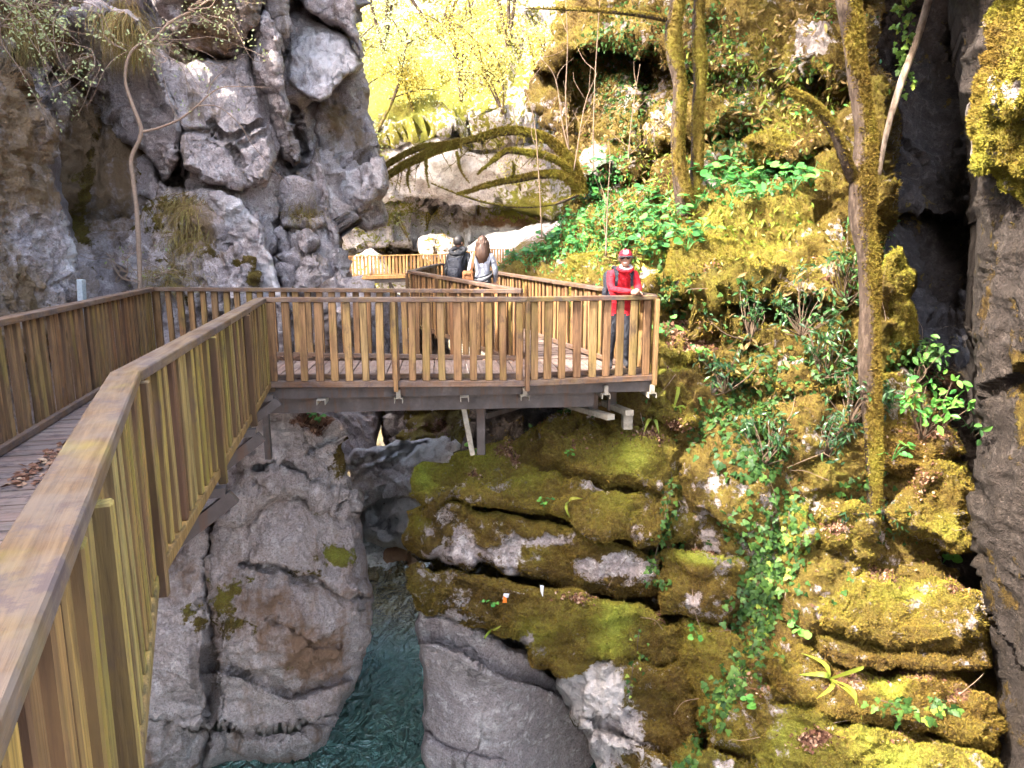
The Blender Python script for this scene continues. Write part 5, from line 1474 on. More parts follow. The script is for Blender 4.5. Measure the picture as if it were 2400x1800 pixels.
# ------------------------------------------------------------------ fallen leaves in the hollows and on the ledges
def litter():
    for key, n, lab, sz in (('slope', 2600, 'dry brown leaves fallen on the mossy slope', 0.075), ('mossbase', 1200, 'dry brown leaves caught between the mossy blocks', 0.065)):
        v, q, am, nr, al = SURF[key]
        s = sample(v, q, np.clip((al - 0.3) * 3, 0, 1), n, VR)
        if s is None: continue
        p, k = s
        d = VR.normal(0, 1, (n, 3))
        tag(leaves('fallen_leaves', 'tri', p + nr[k] * 0.01, d, nr[k] + VR.normal(0, 0.4, (n, 3)), VR.uniform(0.5, 1.2, n) * sz, M['dry']), lab, kind='stuff')
    V, A, S_, Nn = [], [], [], []
    for key in SURF:
        if key.startswith('moss') and key != 'mossbase' or key.startswith('slopeb'):
            v, q, am, nr, al = SURF[key]
            s = sample(v, q, np.clip((al - 0.12) * 2, 0, 1), 260, VR)
            if s is None: continue
            p, k = s
            V.append(p + nr[k] * 0.012); Nn.append(nr[k])
    p = np.concatenate(V); nr = np.concatenate(Nn); n = len(p)
    tag(leaves('fallen_leaves', 'tri', p, VR.normal(0, 1, (n, 3)), nr + VR.normal(0, 0.3, (n, 3)), VR.uniform(0.025, 0.06, n), M['dry']), 'dry brown leaves lying on the mossy rock ledges', kind='stuff')
    # on the near deck and along its kick board
    n = 260
    t = VR.random(n)
    a, b = onz(-20, 1140, 0.0), onz(160, 1020, 0.0)
    q = a + (b - a) * t[:, None] + np.abs(VR.normal(0, 0.16, (n, 1))) * np.array([0.9, -0.2, 0]) + np.array([0.06, 0, 0.012])
    q[:, 2] = 0.014
    tag(leaves('fallen_leaves', 'tri', q, VR.normal(0, 1, (n, 3)) * (1, 1, 0.2), np.array([0, 0, 1.0]) + VR.normal(0, 0.3, (n, 3)), VR.uniform(0.03, 0.08, n), M['dry']), 'dry leaves along the kick board of the near deck', kind='stuff')
    n = 300
    t = VR.random(n)
    a, b = G1, C0
    q = a + (b - a) * t[:, None] + np.abs(VR.normal(0, 0.10, (n, 1))) * np.array([0, -1, 0]) + np.array([0, -0.16, 0])
    q[:, 2] = 0.012
    tag(leaves('fallen_leaves', 'tri', q, VR.normal(0, 1, (n, 3)) * (1, 1, 0.2), np.array([0, 0, 1.0]) + VR.normal(0, 0.3, (n, 3)), VR.uniform(0.02, 0.05, n), M['dry']), 'dry leaves along the back edge of the bridge platform', kind='stuff')
litter()

# ------------------------------------------------------------------ trees with mossy bark
def trunk_mesh(name, pts, rad, parent, moss=0.5, side=None, n=14, tufts=0, tuft=0.035, seed=0, mat=None, fresh=0.4, sub=8):
    P_ = spline(pts, sub)
    m = len(P_)
    r = np.interp(np.linspace(0, 1, m), np.linspace(0, 1, len(rad)), rad)
    V, F = tube(P_, r, n, True)
    V = np.array(V)
    ax = np.repeat(P_, n, 0)
    nr = unit(V - ax)
    k = 0.30 * np.repeat(r, n)
    V = V + nr * (k * fbm(V * np.array([2.6, 2.6, 1.2]) + seed, 4))[:, None] + nr * (0.12 * k * fbm(V * 14 + seed, 2))[:, None]
    a = moss + 0.45 * fbm(V * 1.6 + seed, 3)
    if side is not None:
        a = a + 0.45 * (nr @ unit(side))
    af = fresh + 0.3 * fbm(V * 2 + 5, 2)
    z = np.zeros(len(V))
    o = mesh_obj(name, V, F, mat or M['bark'], parent, True, dict(moss=a, fresh=af))
    if tufts:
        q = np.array([f for f in F if len(f) == 4])
        moss_tufts(o, V, q, a + 0.1, nr, af, z, tufts, tuft, VR)
    return P_, r

def crown(parent, centre, size, n, kind, mat, leaf, name='crown', hue=None, clumps=14):
    c = np.asarray(centre) + VR.normal(0, 0.5, (clumps, 3)) * np.asarray(size)
    k = VR.integers(0, clumps, n)
    p = c[k] + VR.normal(0, 0.16, (n, 3)) * np.asarray(size)
    return leaves(name, kind, p, VR.normal(0, 1, (n, 3)) + (0, 0, -0.4), VR.normal(0, 1, (n, 3)) + (0, 0, 0.6), VR.uniform(0.6, 1.3, n) * leaf, mat, parent, hue)

# the big mossy tree on the right
Yt = 7.9
tp = [(2047, 1215, 46), (2048, 1100, 50), (2045, 1000, 54), (2037, 830, 62), (2037, 700, 60), (2034, 600, 66), (2021, 520, 74), (2018, 430, 76), (2027, 325, 62), (2012, 200, 60), (2001, 110, 62), (1987, 0, 66), (1975, -120, 62), (1980, -300, 56), (1960, -520, 46), (1930, -760, 34)]
h0, _ = hit(2047, 1200)
Yt = float(h0[1]) + 0.05 if h0 is not None else 7.9
ys = []
for (a, b, w) in tp:
    hk, _ = hit(a, max(b, 5))
    ys.append(min(float(hk[1]) - 0.22 if hk is not None and b < 1190 else 99, Yt + 0.5 * (1215 - b) / 1900))
ys = np.minimum.accumulate(np.array(ys)[::-1])[::-1] * 0.5 + np.array(ys) * 0.5
ys = np.convolve(np.r_[ys[0], ys, ys[-1]], [0.25, 0.5, 0.25], 'valid')
tpts = [P(a, b, y) for (a, b, w), y in zip(tp, ys)]
tpts[0] = tpts[0] + np.array([0, 0, -0.1])
trad = [w / 2 / FPX * y * 0.70 for (a, b, w), y in zip(tp, ys)]
t2 = thing('mossy_tree', 'tall moss covered tree with a broken limb standing on the right slope', 'tree', tpts[0])
trunk_mesh('trunk', tpts, trad, t2, 0.46, (0.45, -0.3, 0.1), 18, 18000, 0.034, 3)
lb = [P(a, b, y) for a, b, y in ((1998, 420, Yt + 0.2), (1978, 370, Yt + 0.05), (1958, 320, Yt - 0.05), (1932, 272, Yt - 0.1), (1900, 240, Yt - 0.15), (1868, 222, Yt - 0.2), (1846, 210, Yt - 0.2))]
trunk_mesh('broken_limb', lb, [0.065, 0.056, 0.050, 0.048, 0.042, 0.034, 0.022], t2, 0.7, (0, 0, 1), 12, 5000, 0.028, 8)
for k, (dx, dy, dz) in enumerate(((-2.2, 0.6, 3.0), (1.6, 1.5, 3.4), (0.3, -1.6, 3.6))):
    s0 = tpts[-2]
    trunk_mesh('branch', [s0, s0 + np.array([dx * 0.4, dy * 0.4, dz * 0.35]), s0 + np.array([dx, dy, dz])], [0.10, 0.07, 0.03], t2, 0.5, None, 8, 0, 0.03, 12 + k)
crown(t2, tpts[-1] + np.array([-0.3, 0.3, 2.2]), (3.6, 3.0, 1.8), 5200, 'oval', M['spring'], 0.17, clumps=46)

# the double tree left of it
h1, _ = hit(1614, 498)
dY = (float(h1[1]) if h1 is not None else 12.4) - 12.4
P_old = P
def P(a, b, y, _p=P_old): return _p(a, b, y + dY)
t1 = thing('mossy_tree', 'twin stemmed mossy tree behind the woman in red', 'tree', P(1610, 500, 12.4))
trunk_mesh('trunk', [P(1612, 505, 12.4), P(1598, 440, 12.4), P(1588, 330, 12.45), P(1592, 200, 12.5), P(1578, 90, 12.6), P(1590, -30, 12.8), P(1585, -300, 13), P(1560, -600, 13.4)], [0.17, 0.14, 0.125, 0.12, 0.13, 0.12, 0.10, 0.06], t1, 0.45, (0.6, -0.5, 0), 12, 7000, 0.03, 21)
trunk_mesh('trunk', [P(1622, 500, 12.5), P(1632, 400, 12.6), P(1634, 280, 12.7), P(1640, 160, 12.8), P(1636, 60, 12.9), P(1645, -60, 13.1), P(1670, -350, 13.5), P(1690, -640, 14)], [0.15, 0.12, 0.11, 0.115, 0.10, 0.10, 0.085, 0.05], t1, 0.6, (0.6, -0.5, 0), 12, 7000, 0.03, 25)
trunk_mesh('branch', [P(1560, 45, 12.6), P(1500, 35, 12.3), P(1420, 26, 12.0), P(1330, 22, 11.8), P(1230, 20, 11.6)], [0.05, 0.042, 0.035, 0.022, 0.008], t1, 0.6, (0, 0, 1), 8, 700, 0.04, 28)
crown(t1, P(1600, -620, 13.4), (3.8, 3.0, 1.8), 5000, 'oval', M['spring'], 0.18, clumps=44)

P = P_old
# pale leaning stem with ivy in front of the cleft
t3 = thing('leaning_stem', 'pale leaning stem crossing the dark cleft, ivy hanging beside it', 'tree', P(2062, 400, 8.9))
trunk_mesh('stem', [P(2060, 410, 8.9), P(2078, 310, 8.95), P(2110, 200, 9.05), P(2148, 95, 9.1), P(2176, 0, 9.2), P(2210, -140, 9.3)], [0.028, 0.036, 0.042, 0.046, 0.046, 0.04], t3, 0.1, (0, 0, 1), 8, 200, 0.03, 31, mat=bark_mat('bark_pale', (0.50, 0.38, 0.28), (0.70, 0.58, 0.45)))
n = 90
pp = np.array([P(2120 + 12 * math.sin(i * 0.35) + VR.normal(0, 10), -20 + i * 2.7, 9.1) for i in range(n)])
leaves('leaves', 'ivy', pp, VR.normal(0, 0.6, (n, 3)) + (0, 0, -1), VR.normal(0, 0.5, (n, 3)) + (-0.3, -1, 0.4), VR.uniform(0.05, 0.09, n), M['ivy'], t3, 0.8)

# the arching mossy tree over the path
ta = thing('arching_tree', 'arching moss draped tree leaning over the gorge behind the couple', 'tree', P(1356, 450, 16.5))
def arch(name, px, r, moss=0.9, tf=1500, seed=0, Y0=16.4, Y1=16.0):
    ys = np.linspace(Y0, Y1, len(px))
    trunk_mesh(name, [P(a, b, y) for (a, b), y in zip(px, ys)], r, ta, moss, (0, 0, 1), 10, int(tf * 1.6), 0.042, seed, fresh=0.5)
arch('trunk', [(1360, 455), (1352, 415), (1330, 372), (1292, 332), (1240, 312), (1186, 308), (1130, 322), (1060, 338), (992, 345), (930, 372), (888, 402), (868, 428), (850, 452)], [0.17, 0.14, 0.115, 0.10, 0.09, 0.085, 0.08, 0.07, 0.06, 0.05, 0.04, 0.03, 0.012], 0.9, 6500, 41)
arch('branch', [(1075, 336), (1030, 350), (985, 368), (940, 392), (910, 412), (886, 428), (860, 420), (800, 428)], [0.10, 0.09, 0.08, 0.07, 0.055, 0.04, 0.025, 0.01], 0.9, 3000, 43, 16.2, 15.7)
arch('branch', [(1345, 415), (1318, 385), (1275, 365), (1230, 358), (1192, 354), (1165, 370), (1138, 392)], [0.10, 0.085, 0.075, 0.065, 0.06, 0.05, 0.02], 0.85, 1800, 45, 16.3, 15.6)
arch('branch', [(1352, 440), (1320, 412), (1270, 410), (1215, 420), (1150, 432), (1100, 448), (1070, 455)], [0.09, 0.08, 0.075, 0.07, 0.06, 0.04, 0.015], 0.9, 2200, 47, 16.3, 15.8)
arch('branch', [(1358, 455), (1300, 478), (1220, 486), (1150, 478), (1080, 458), (1010, 430)], [0.04, 0.03, 0.025, 0.02, 0.015, 0.008], 0.4, 300, 49, 16.3, 15.4)
for k in range(26):
    u = VR.random()
    a = np.interp(u, np.linspace(0, 1, 7), [1290, 1186, 1100, 1030, 960, 910, 870]); b = np.interp(u, np.linspace(0, 1, 7), [335, 312, 332, 345, 368, 400, 425])
    arch('twig', [(a, b), (a + VR.normal(0, 12), b + VR.uniform(12, 35)), (a + VR.normal(-6, 20), b + VR.uniform(30, 80))], [0.014, 0.009, 0.003], 0.5, 20, 80 + k, 16.1, 16.0)
for k, (a, b, c) in enumerate((((998, 372), (1000, 410), (1005, 440)), ((1070, 355), (1080, 400), (1100, 430)), ((960, 385), (955, 425), (962, 452)), ((1140, 392), (1128, 400), (1120, 410)), ((1200, 420), (1205, 395), (1200, 376)))):
    arch('twig', [a, b, c], [0.03, 0.02, 0.008], 0.6, 120, 60 + k, 16.0, 15.9)

# thin bare saplings at the rim of the slope
for k, pts in enumerate((((1340, 420), (1326, 250), (1330, 100), (1322, -60)), ((1352, 420), (1320, 300), (1300, 180), (1250, 120)), ((1390, 430), (1392, 250), (1402, 60), (1410, -40)), ((1345, 400), (1370, 250), (1400, 170)),
                         ((1270, 560), (1262, 400), (1245, 250), (1180, 120)), ((1470, 420), (1480, 280), (1500, 150)), ((1420, 600), (1424, 480), (1430, 380)))):
    base, _ = hit(*pts[0])
    Y = float(base[1]) if base is not None else 16.0
    q = [P(a, b, min(Y, 16.5) - 0.3 * i * 0.3) for i, (a, b) in enumerate(pts)]
    lab = ['upright grey sapling left of the ivy curtain', 'thin sapling leaning left over the arching tree', 'tall thin sapling in front of the ivy curtain', 'short forked sapling beside the dark hollow',
           'slender sapling leaning over the far path', 'thin bare stem under the ivy curtain', 'short bare stem among the green herbs'][k]
    tt = thing('sapling', lab, 'sapling', q[0], 'bare saplings on the slope')
    trunk_mesh('stem', q, [0.018, 0.014, 0.010, 0.004][:len(q)] if len(q) > 3 else [0.015, 0.010, 0.004], tt, 0.1, None, 6, 0, 0.03, 70 + k, mat=M['twig'])
    for j in range(5):
        i = VR.integers(1, len(q))
        s0 = q[i - 1] + (q[i] - q[i - 1]) * VR.random()
        e = s0 + np.array([VR.normal(0, 0.3), VR.normal(0, 0.2), VR.uniform(0.2, 0.8)])
        trunk_mesh('twig', [s0, (s0 + e) / 2 + VR.normal(0, 0.05, 3), e], [0.006, 0.0045, 0.002], tt, 0, None, 5, 0, 0, 90 + j, mat=M['twig'], sub=4)

# ------------------------------------------------------------------ ivy on the rocks: every leaf its own
def ivy(label, path, n, spread, size=0.085, hue=0.45, kind='ivy', matname='ivy', Ymax=12):
    base, _ = hit(*path[-1])
    if base is None: return
    t = thing('ivy_vine', label, 'ivy', base, 'ivy vines on the mossy cliff')
    pp = spline([(a, b, 0) for a, b in path], 10)[:, :2]
    line = []
    for a, b in pp[::3]:
        h, nr = hit(a, b)
        if h is not None and (not line or np.linalg.norm(h - line[-1]) < 0.8): line.append(h + nr * 0.015)
    if len(line) > 2:
        V, F = tube(line, 0.006, 5)
        mesh_obj('stem', V, F, M['twig_dark'], t)
    for k in range(n):
        a, b = pp[VR.integers(0, len(pp))] + VR.normal(0, spread, 2)
        h, nr = hit(a, b)
        if h is None or h[1] > Ymax: continue
        nn = unit(nr + VR.normal(0, 0.35, 3) + (0, -0.2, 0.5))
        leaf_obj(kind, matname, np.clip(VR.normal(hue, 0.25), 0, 1), h + nr * VR.uniform(0.015, 0.05), np.array([VR.normal(0, 0.7), -0.2, -1.0]) + VR.normal(0, 0.3, 3), nn, size * VR.uniform(0.6, 1.25), t)
ivy('thick ivy trail running down from the centre of the mossy cliff', [(1850, 1190), (1840, 1270), (1800, 1310), (1840, 1350)], 280, 30, 0.085)
ivy('ivy trail over the moss between the flat topped block and the right terraces', [(1790, 1330), (1770, 1400), (1790, 1440), (1750, 1480)], 280, 30, 0.085)
ivy('ivy trail falling to the lower left of the terraces', [(1780, 1490), (1740, 1560), (1710, 1620), (1670, 1690)], 280, 22, 0.08)
ivy('short ivy runner across the lowest right terrace', [(2060, 1640), (2130, 1660), (2200, 1660), (2250, 1665)], 55, 14, 0.10, 0.5)
ivy('ivy hanging in the joint right of the upper mossy slab', [(1590, 1120), (1565, 1180), (1550, 1260), (1530, 1330), (1545, 1370)], 110, 11, 0.07)
ivy('thin double ivy strand over the bright moss cushion', [(1500, 1470), (1490, 1530), (1480, 1590), (1478, 1640)], 26, 10, 0.06, 0.7)
ivy('ivy at the bottom corner where the pale rib meets the terraces', [(1640, 1720), (1620, 1770), (1610, 1800)], 60, 12, 0.08)
ivy('ivy clump left of the big tree foot', [(1700, 1040), (1760, 1080), (1800, 1110)], 150, 28, 0.09, 0.2)
ivy('small ivy sprigs on the grey block of the second slab', [(1560, 1210), (1570, 1260)], 18, 8, 0.06)
ivy('ivy below the tree foot on the right', [(1960, 1200), (2080, 1210), (2120, 1230)], 50, 18, 0.09, 0.2, 'lance', 'laurel')

# ------------------------------------------------------------------ evergreen shrubs with glossy leaves
def shrub(label, px, py, rx, ry, n, leaf=0.12, hue=0.35, kind='lance', matname='laurel', depth=0.35, group='glossy shrubs on the slope'):
    b, nr = hit(px, py + ry * 0.8)
    if b is None: return
    t = thing('shrub', label, 'shrub', b, group)
    tips = []
    for k in range(max(4, n // 9)):
        a = VR.normal(0, 0.45, 2)
        h, nn = hit(px + a[0] * rx, py + a[1] * ry)
        if h is None: continue
        tip = h + nn * VR.uniform(0.1, depth) + np.array([0, -0.05, VR.uniform(0.05, 0.2)])
        tips.append(tip)
        trunk_mesh('stem', [b + nn * 0.02, (b + tip) / 2 + VR.normal(0, 0.04, 3), tip], [0.010, 0.008, 0.004], t, 0, None, 5, 0, 0, k, mat=M['twig_dark'], sub=3)
    for k in range(n):
        c = tips[VR.integers(0, len(tips))]
        d = unit(VR.normal(0, 1, 3) + (0, -0.3, 0.15))
        leaf_obj(kind, matname, np.clip(VR.normal(hue, 0.28), 0, 1), c + VR.normal(0, 0.05, 3), d + np.array([0, -0.1, -0.25]), unit(VR.normal(0, 0.5, 3) + (-0.2, -0.4, 1.0)), leaf * VR.uniform(0.7, 1.2), t)
shrub('dark glossy shrub left of the big tree trunk', 1880, 740, 110, 60, 260)
shrub('dark glossy shrub below the mossy ledge, midway to the tree', 1760, 750, 80, 60, 220)
shrub('lower dark shrub hanging left of the trunk', 1930, 830, 70, 70, 190)
shrub('bluish dark shrub low beside the trunk', 1990, 940, 60, 70, 200, hue=0.15)
shrub('shrub with broad dark leaves above the ivy trail', 1790, 1050, 60, 50, 130, hue=0.2)
shrub('glossy shrub in the light just left of the trunk top of the slope', 1980, 650, 40, 70, 170, hue=0.6)
shrub('sunlit green shrub right of the big trunk', 2140, 860, 60, 60, 240, hue=0.8, kind='oval')
shrub('sunlit leafy plant right of the trunk above the litter', 2160, 990, 55, 50, 110, hue=0.85, kind='oval', matname='herb')
shrub('small bush low down between boulders and trunk', 1700, 880, 60, 50, 150, hue=0.2)
shrub('dark leafy bush at the tree foot, left side', 1930, 1030, 60, 50, 150, hue=0.15)
shrub('leafy sprout in the dark cleft by the column', 2290, 1010, 30, 20, 14, hue=0.5, kind='oval')

# ------------------------------------------------------------------ broad leaved herbs
def herb(label, px, py, n, leaf, group='broad leaved herbs on the slope', hue=0.5, matname='herb'):
    b, nr = hit(px, py)
    if b is None: return
    t = thing('herb', label, 'herb', b, group)
    sc_ = min(1.0, leaf / 0.12)
    for k in range(n):
        d = unit(np.array([VR.normal(0, 0.8), VR.normal(-0.3, 0.5), 0.25]))
        tip = b + nr * 0.05 + d * VR.uniform(0.08, 0.26) * sc_ + np.array([0, 0, VR.uniform(0.06, 0.20) * sc_])
        V, F = tube([b, (b + tip) / 2 + np.array([0, 0, 0.04 * sc_]), tip], 0.0035 * sc_ + 0.001, 4)
        lf = leaf_obj('round', matname, np.clip(VR.normal(hue, 0.3), 0, 1), tip, d * (1, 1, 0.1) + np.array([0, 0, -0.25]), unit(VR.normal(0, 0.3, 3) + (-0.1, -0.35, 1)), leaf * VR.uniform(0.7, 1.3), t)
        mesh_obj('stalk', V, F, M['herb'], t, attrs=dict(hue=np.full(len(V), 0.5)))
spots = [(1210, 610), (1240, 585), (1262, 600), (1285, 570), (1300, 600), (1330, 560), (1350, 520), (1370, 480), (1390, 450), (1400, 420), (1420, 395), (1450, 380), (1440, 420), (1410, 470), (1390, 540), (1360, 580), (1430, 560), (1460, 590), (1490, 540), (1500, 500), (1520, 470),
         (1540, 510), (1560, 480), (1580, 520), (1540, 560), (1600, 560), (1520, 600), (1650, 420), (1680, 400), (1700, 420), (1730, 400), (1760, 440), (1780, 470), (1720, 460), (1690, 440), (1840, 410), (1870, 420), (1900, 440), (1860, 450), (1630, 490), (1790, 430), (1610, 590), (1640, 560)]
ORD = ['first', 'second', 'third', 'fourth', 'fifth', 'sixth', 'seventh', 'eighth', 'ninth', 'tenth', 'eleventh', 'twelfth', 'thirteenth', 'fourteenth', 'fifteenth', 'sixteenth', 'seventeenth', 'eighteenth', 'nineteenth', 'twentieth', 'next to last', 'last', 'farthest']
spots.sort()
cnt = {}
for k, (a, b) in enumerate(spots):
    zone = 'beside the far path' if a < 1345 else 'on the bank behind the red person' if a < 1620 else 'between the two mossy trees'
    cnt[zone] = cnt.get(zone, 0) + 1
    herb('broad leaved herb, %s from left %s' % (ORD[cnt[zone] - 1], zone), a, b, 11, 0.135 if b < 560 else 0.12, 'green herbs ' + zone)
herb('single round leaved plant at the right foot of the tree', 2090, 1080, 6, 0.11, hue=0.9)
herb('large pale leaf plant at the edge of the dark cleft', 2270, 1005, 4, 0.11, hue=0.7)
herb('small plant beside the bridge end', 1640, 840, 5, 0.10, hue=0.7)
herb('small green plant near the right end of the bridge fence', 1560, 790, 5, 0.12, hue=0.6)
herb('tiny bright plant on the litter terrace', 2210, 1320, 3, 0.10, hue=0.95)
herb('small plant on the mossy mound under the bridge', 1330, 1070, 5, 0.05, hue=0.9)
herb('small clover like plant on the upper mossy slab', 1275, 1190, 7, 0.05, hue=0.8)
herb('small leafy plant on the third mossy slab', 1150, 1415, 5, 0.05, hue=0.7)
herb('bright sprig left of the ivy on the lower wall', 1640, 1500, 6, 0.06, hue=0.95)
herb('round leaved sprig beside the lower ivy trail', 1770, 1660, 6, 0.07, hue=0.8)
herb('bright leaves between ivy and leaf litter', 1890, 1490, 5, 0.09, hue=0.85)
herb('small herb under the steel leg', 1425, 960, 3, 0.08, hue=0.6)
herb('pale sprout at the foot of the steel leg', 1112, 1068, 4, 0.07, hue=0.9)
herb('green sprout on the shoulder of the pale boulder', 748, 992, 6, 0.08, hue=0.5)

# strap shaped fern rosettes
def strap_fern(label, px, py, fr, size=1.0):
    b, nr = hit(px, py)
    if b is None: return
    t = thing('strap_fern', label, 'fern', b, 'strap leaved ferns')
    for (ax, ay) in fr:
        e, _ = hit(px + ax, py + ay)
        e = e if e is not None else P(px + ax, py + ay, b[1])
        if abs(e[1] - b[1]) > 0.6: e = P(px + ax, py + ay, b[1] - 0.1)
        e = e + nr * 0.06
        s0 = b + nr * 0.03
        pts = [s0 * (1 - u) + e * u + nr * (0.14 * math.sin(u * math.pi)) * size + np.array([0, 0, 0.05 * math.sin(u * math.pi)]) for u in np.linspace(0, 1, 7)]
        sd = unit(np.cross(e - s0, nr))
        W = np.array([0.010, 0.022, 0.028, 0.028, 0.024, 0.016, 0.003]) * size
        V = []
        for q, w in zip(pts, W):
            V += [q - sd * w, q + nr * -0.006, q + sd * w]
        F = []
        for i in range(6):
            for j in (0, 1):
                F.append((i * 3 + j, i * 3 + j + 1, i * 3 + j + 4, i * 3 + j + 3))
        mesh_obj('frond', V, F, M['fern'], t, True, dict(hue=np.full(len(V), VR.uniform(0.5, 1.0))))
strap_fern('yellowish strap leaved fern spread over the lower right terrace', 1940, 1590, [(-70, -60), (-75, -10), (75, -30), (-35, 45), (10, 100), (55, 60), (70, 95)])
strap_fern('drooping strap fern by the bridge end', 1577, 960, [(10, 60), (-25, 40), (30, 50), (0, -40)], 0.9)
strap_fern('small strap fern on the upper mossy slab', 1335, 1175, [(-8, 40), (6, 36), (36, -8)], 0.7)
strap_fern('small strap fern under the third slab edge', 1155, 1470, [(24, -12), (-14, 20)], 0.7)
strap_fern('dry strap fern on the litter near the concrete footing', 1530, 985, [(-20, 30), (14, 34), (24, 10)], 0.8)

# ground cover nobody could count
def cover(name, label, key, n, kind, mat, size, weight, hue=None, lift=0.05, up=0.6):
    v, q, am, nr, al = SURF[key]
    w = weight(v)
    s = sample(v, q, w, n, VR)
    if s is None: return
    p, k = s
    N_ = nr[k]
    tag(leaves(name, kind, p + N_ * VR.uniform(0.01, lift, (n, 1)), VR.normal(0, 0.8, (n, 3)) + (0, -0.2, -0.5), N_ + VR.normal(0, 0.5, (n, 3)) + (0, -0.1, up), VR.uniform(0.5, 1.3, n) * size, mat, None, hue), label, kind='stuff')
def pix(v):
    d = v - CAM
    c = d[:, 1] * CP - d[:, 2] * SP
    return CX + FPX * d[:, 0] / c, CY - FPX * (d[:, 2] * CP + d[:, 1] * SP) / c
def region(*bl):
    def f(v):
        x, y = pix(v)
        return np.clip(blobs(x, y, 0, bl) + 0.5 * fbm(v * 1.2, 3) - 0.15, 0, 1)
    return f
cover('ivy_cover', 'small leaved ivy curtain hanging on the upper slope', 'slope', 5200, 'ivy', M['ivy'], 0.085, region((1440, 130, 60, 120, 1.0), (1700, 180, 90, 160, 0.7), (1720, 330, 70, 60, 0.9), (1480, 250, 60, 60, 0.6), (1650, 60, 60, 80, 0.5), (1860, 150, 60, 30, 0.5), (1560, 30, 80, 60, 0.4)), 0.35, 0.10)
cover('ground_cover', 'low green herbs covering the bank above the boardwalk', 'slope', 6500, 'oval', M['herb'], 0.085, region((1250, 590, 60, 30, 1.0), (1340, 560, 60, 60, 1.0), (1420, 440, 50, 60, 1.0), (1520, 540, 90, 60, 0.9), (1720, 440, 90, 40, 0.9), (1860, 440, 60, 40, 0.6), (1620, 570, 60, 40, 0.5)), 0.45, 0.14)
cover('ivy_cover', 'scattered ivy leaves on the slope around the tree trunk', 'slope', 3600, 'ivy', M['ivy'], 0.075, region((1600, 640, 80, 80, 0.8), (1740, 860, 120, 60, 0.9), (1930, 880, 90, 80, 0.8), (2110, 850, 60, 80, 0.9), (1560, 720, 40, 60, 0.6), (1990, 620, 40, 80, 0.5), (1680, 960, 80, 40, 0.6)), 0.3, 0.08)
cover('grass_blades', 'thin grass among the herbs of the sunny bank', 'slope', 5000, 'lance', M['fern'], 0.13, region((1700, 520, 200, 80, 0.8), (1450, 600, 140, 60, 0.8), (1850, 250, 120, 120, 0.5), (1700, 150, 120, 120, 0.4), (1550, 380, 80, 60, 0.6)), 0.6, 0.06, 0.2)

cover('dry_grass', 'dry hanging grass and roots on the mossy slope', 'slope', 5200, 'lance', M['grass'], 0.16, region((1500, 300, 160, 160, 0.6), (1800, 300, 200, 160, 0.6), (1600, 620, 120, 60, 0.5), (1950, 650, 100, 90, 0.6), (1850, 60, 120, 90, 0.7), (1700, 850, 160, 90, 0.6), (1350, 250, 60, 120, 0.6)), 0.4, 0.05, 0.1)
cover('ivy_cover', 'small ivy leaves scattered between the mossy blocks', 'mossbase', 1500, 'ivy', M['ivy'], 0.07, region((1640, 1000, 60, 60, 0.6), (1740, 960, 80, 60, 0.9), (1820, 1050, 60, 60, 0.7), (1780, 1320, 60, 100, 0.7), (2000, 1120, 60, 60, 0.5)), 0.35, 0.06)
def dry_twigs():
    mb = MB()
    for k in range(80):
        a, b = (VR.uniform(1450, 2250), VR.uniform(620, 1780)) if k < 50 else (VR.uniform(1400, 2050), VR.uniform(60, 620))
        h, nr = hit(a, b)
        if h is None or h[1] > 16: continue
        L = VR.uniform(0.15, 0.6)
        d = unit(np.array([VR.normal(0, 1), VR.normal(0, 0.2), VR.normal(-0.2, 0.8)]))
        pts = [h + nr * 0.03, h + nr * VR.uniform(0.04, 0.10) + d * L * 0.5 + VR.normal(0, 0.03, 3), h + nr * VR.uniform(0.02, 0.10) + d * L]
        mb.tube(spline(pts, 4), np.linspace(0.0042, 0.002, len(spline(pts, 4))), 5)
    tag(mb.build('dry_twigs', M['twig']), 'thin dry twigs and roots lying over the mossy rocks', kind='stuff')
dry_twigs()

# ------------------------------------------------------------------ left cliff: sapling, twigs, grass
def P11(a, b, y=10.95): return P(a, b, y)
sp = thing('cliff_sapling', 'slender bent sapling growing in front of the grey cliff', 'sapling', P11(329, 700, 11.0))
trunk_mesh('stem', [P11(*q) for q in ((330, 720), (326, 600), (321, 500), (312, 420), (308, 372), (331, 310), (312, 250), (294, 190), (302, 132), (330, 102), (362, 92), (400, 52), (450, 25), (500, -8), (560, -60))],
           [0.036, 0.034, 0.032, 0.031, 0.030, 0.029, 0.027, 0.025, 0.023, 0.022, 0.020, 0.018, 0.015, 0.012, 0.008], sp, 0, None, 8, 0, 0, 101, mat=M['twig'])
trunk_mesh('branch', [P11(*q) for q in ((331, 310), (372, 300), (420, 280), (462, 248), (490, 222), (520, 205), (570, 203), (640, 205))], [0.018, 0.016, 0.014, 0.012, 0.010, 0.008, 0.006, 0.003], sp, 0, None, 6, 0, 0, 103, mat=M['twig'])
trunk_mesh('branch', [P11(*q) for q in ((462, 248), (510, 250), (560, 290), (600, 350), (680, 440))], [0.009, 0.008, 0.006, 0.004, 0.002], sp, 0, None, 5, 0, 0, 104, mat=M['twig'])
trunk_mesh('branch', [P11(*q) for q in ((485, 220), (500, 190), (530, 160), (538, 140))], [0.007, 0.006, 0.004, 0.002], sp, 0, None, 5, 0, 0, 105, mat=M['twig'])
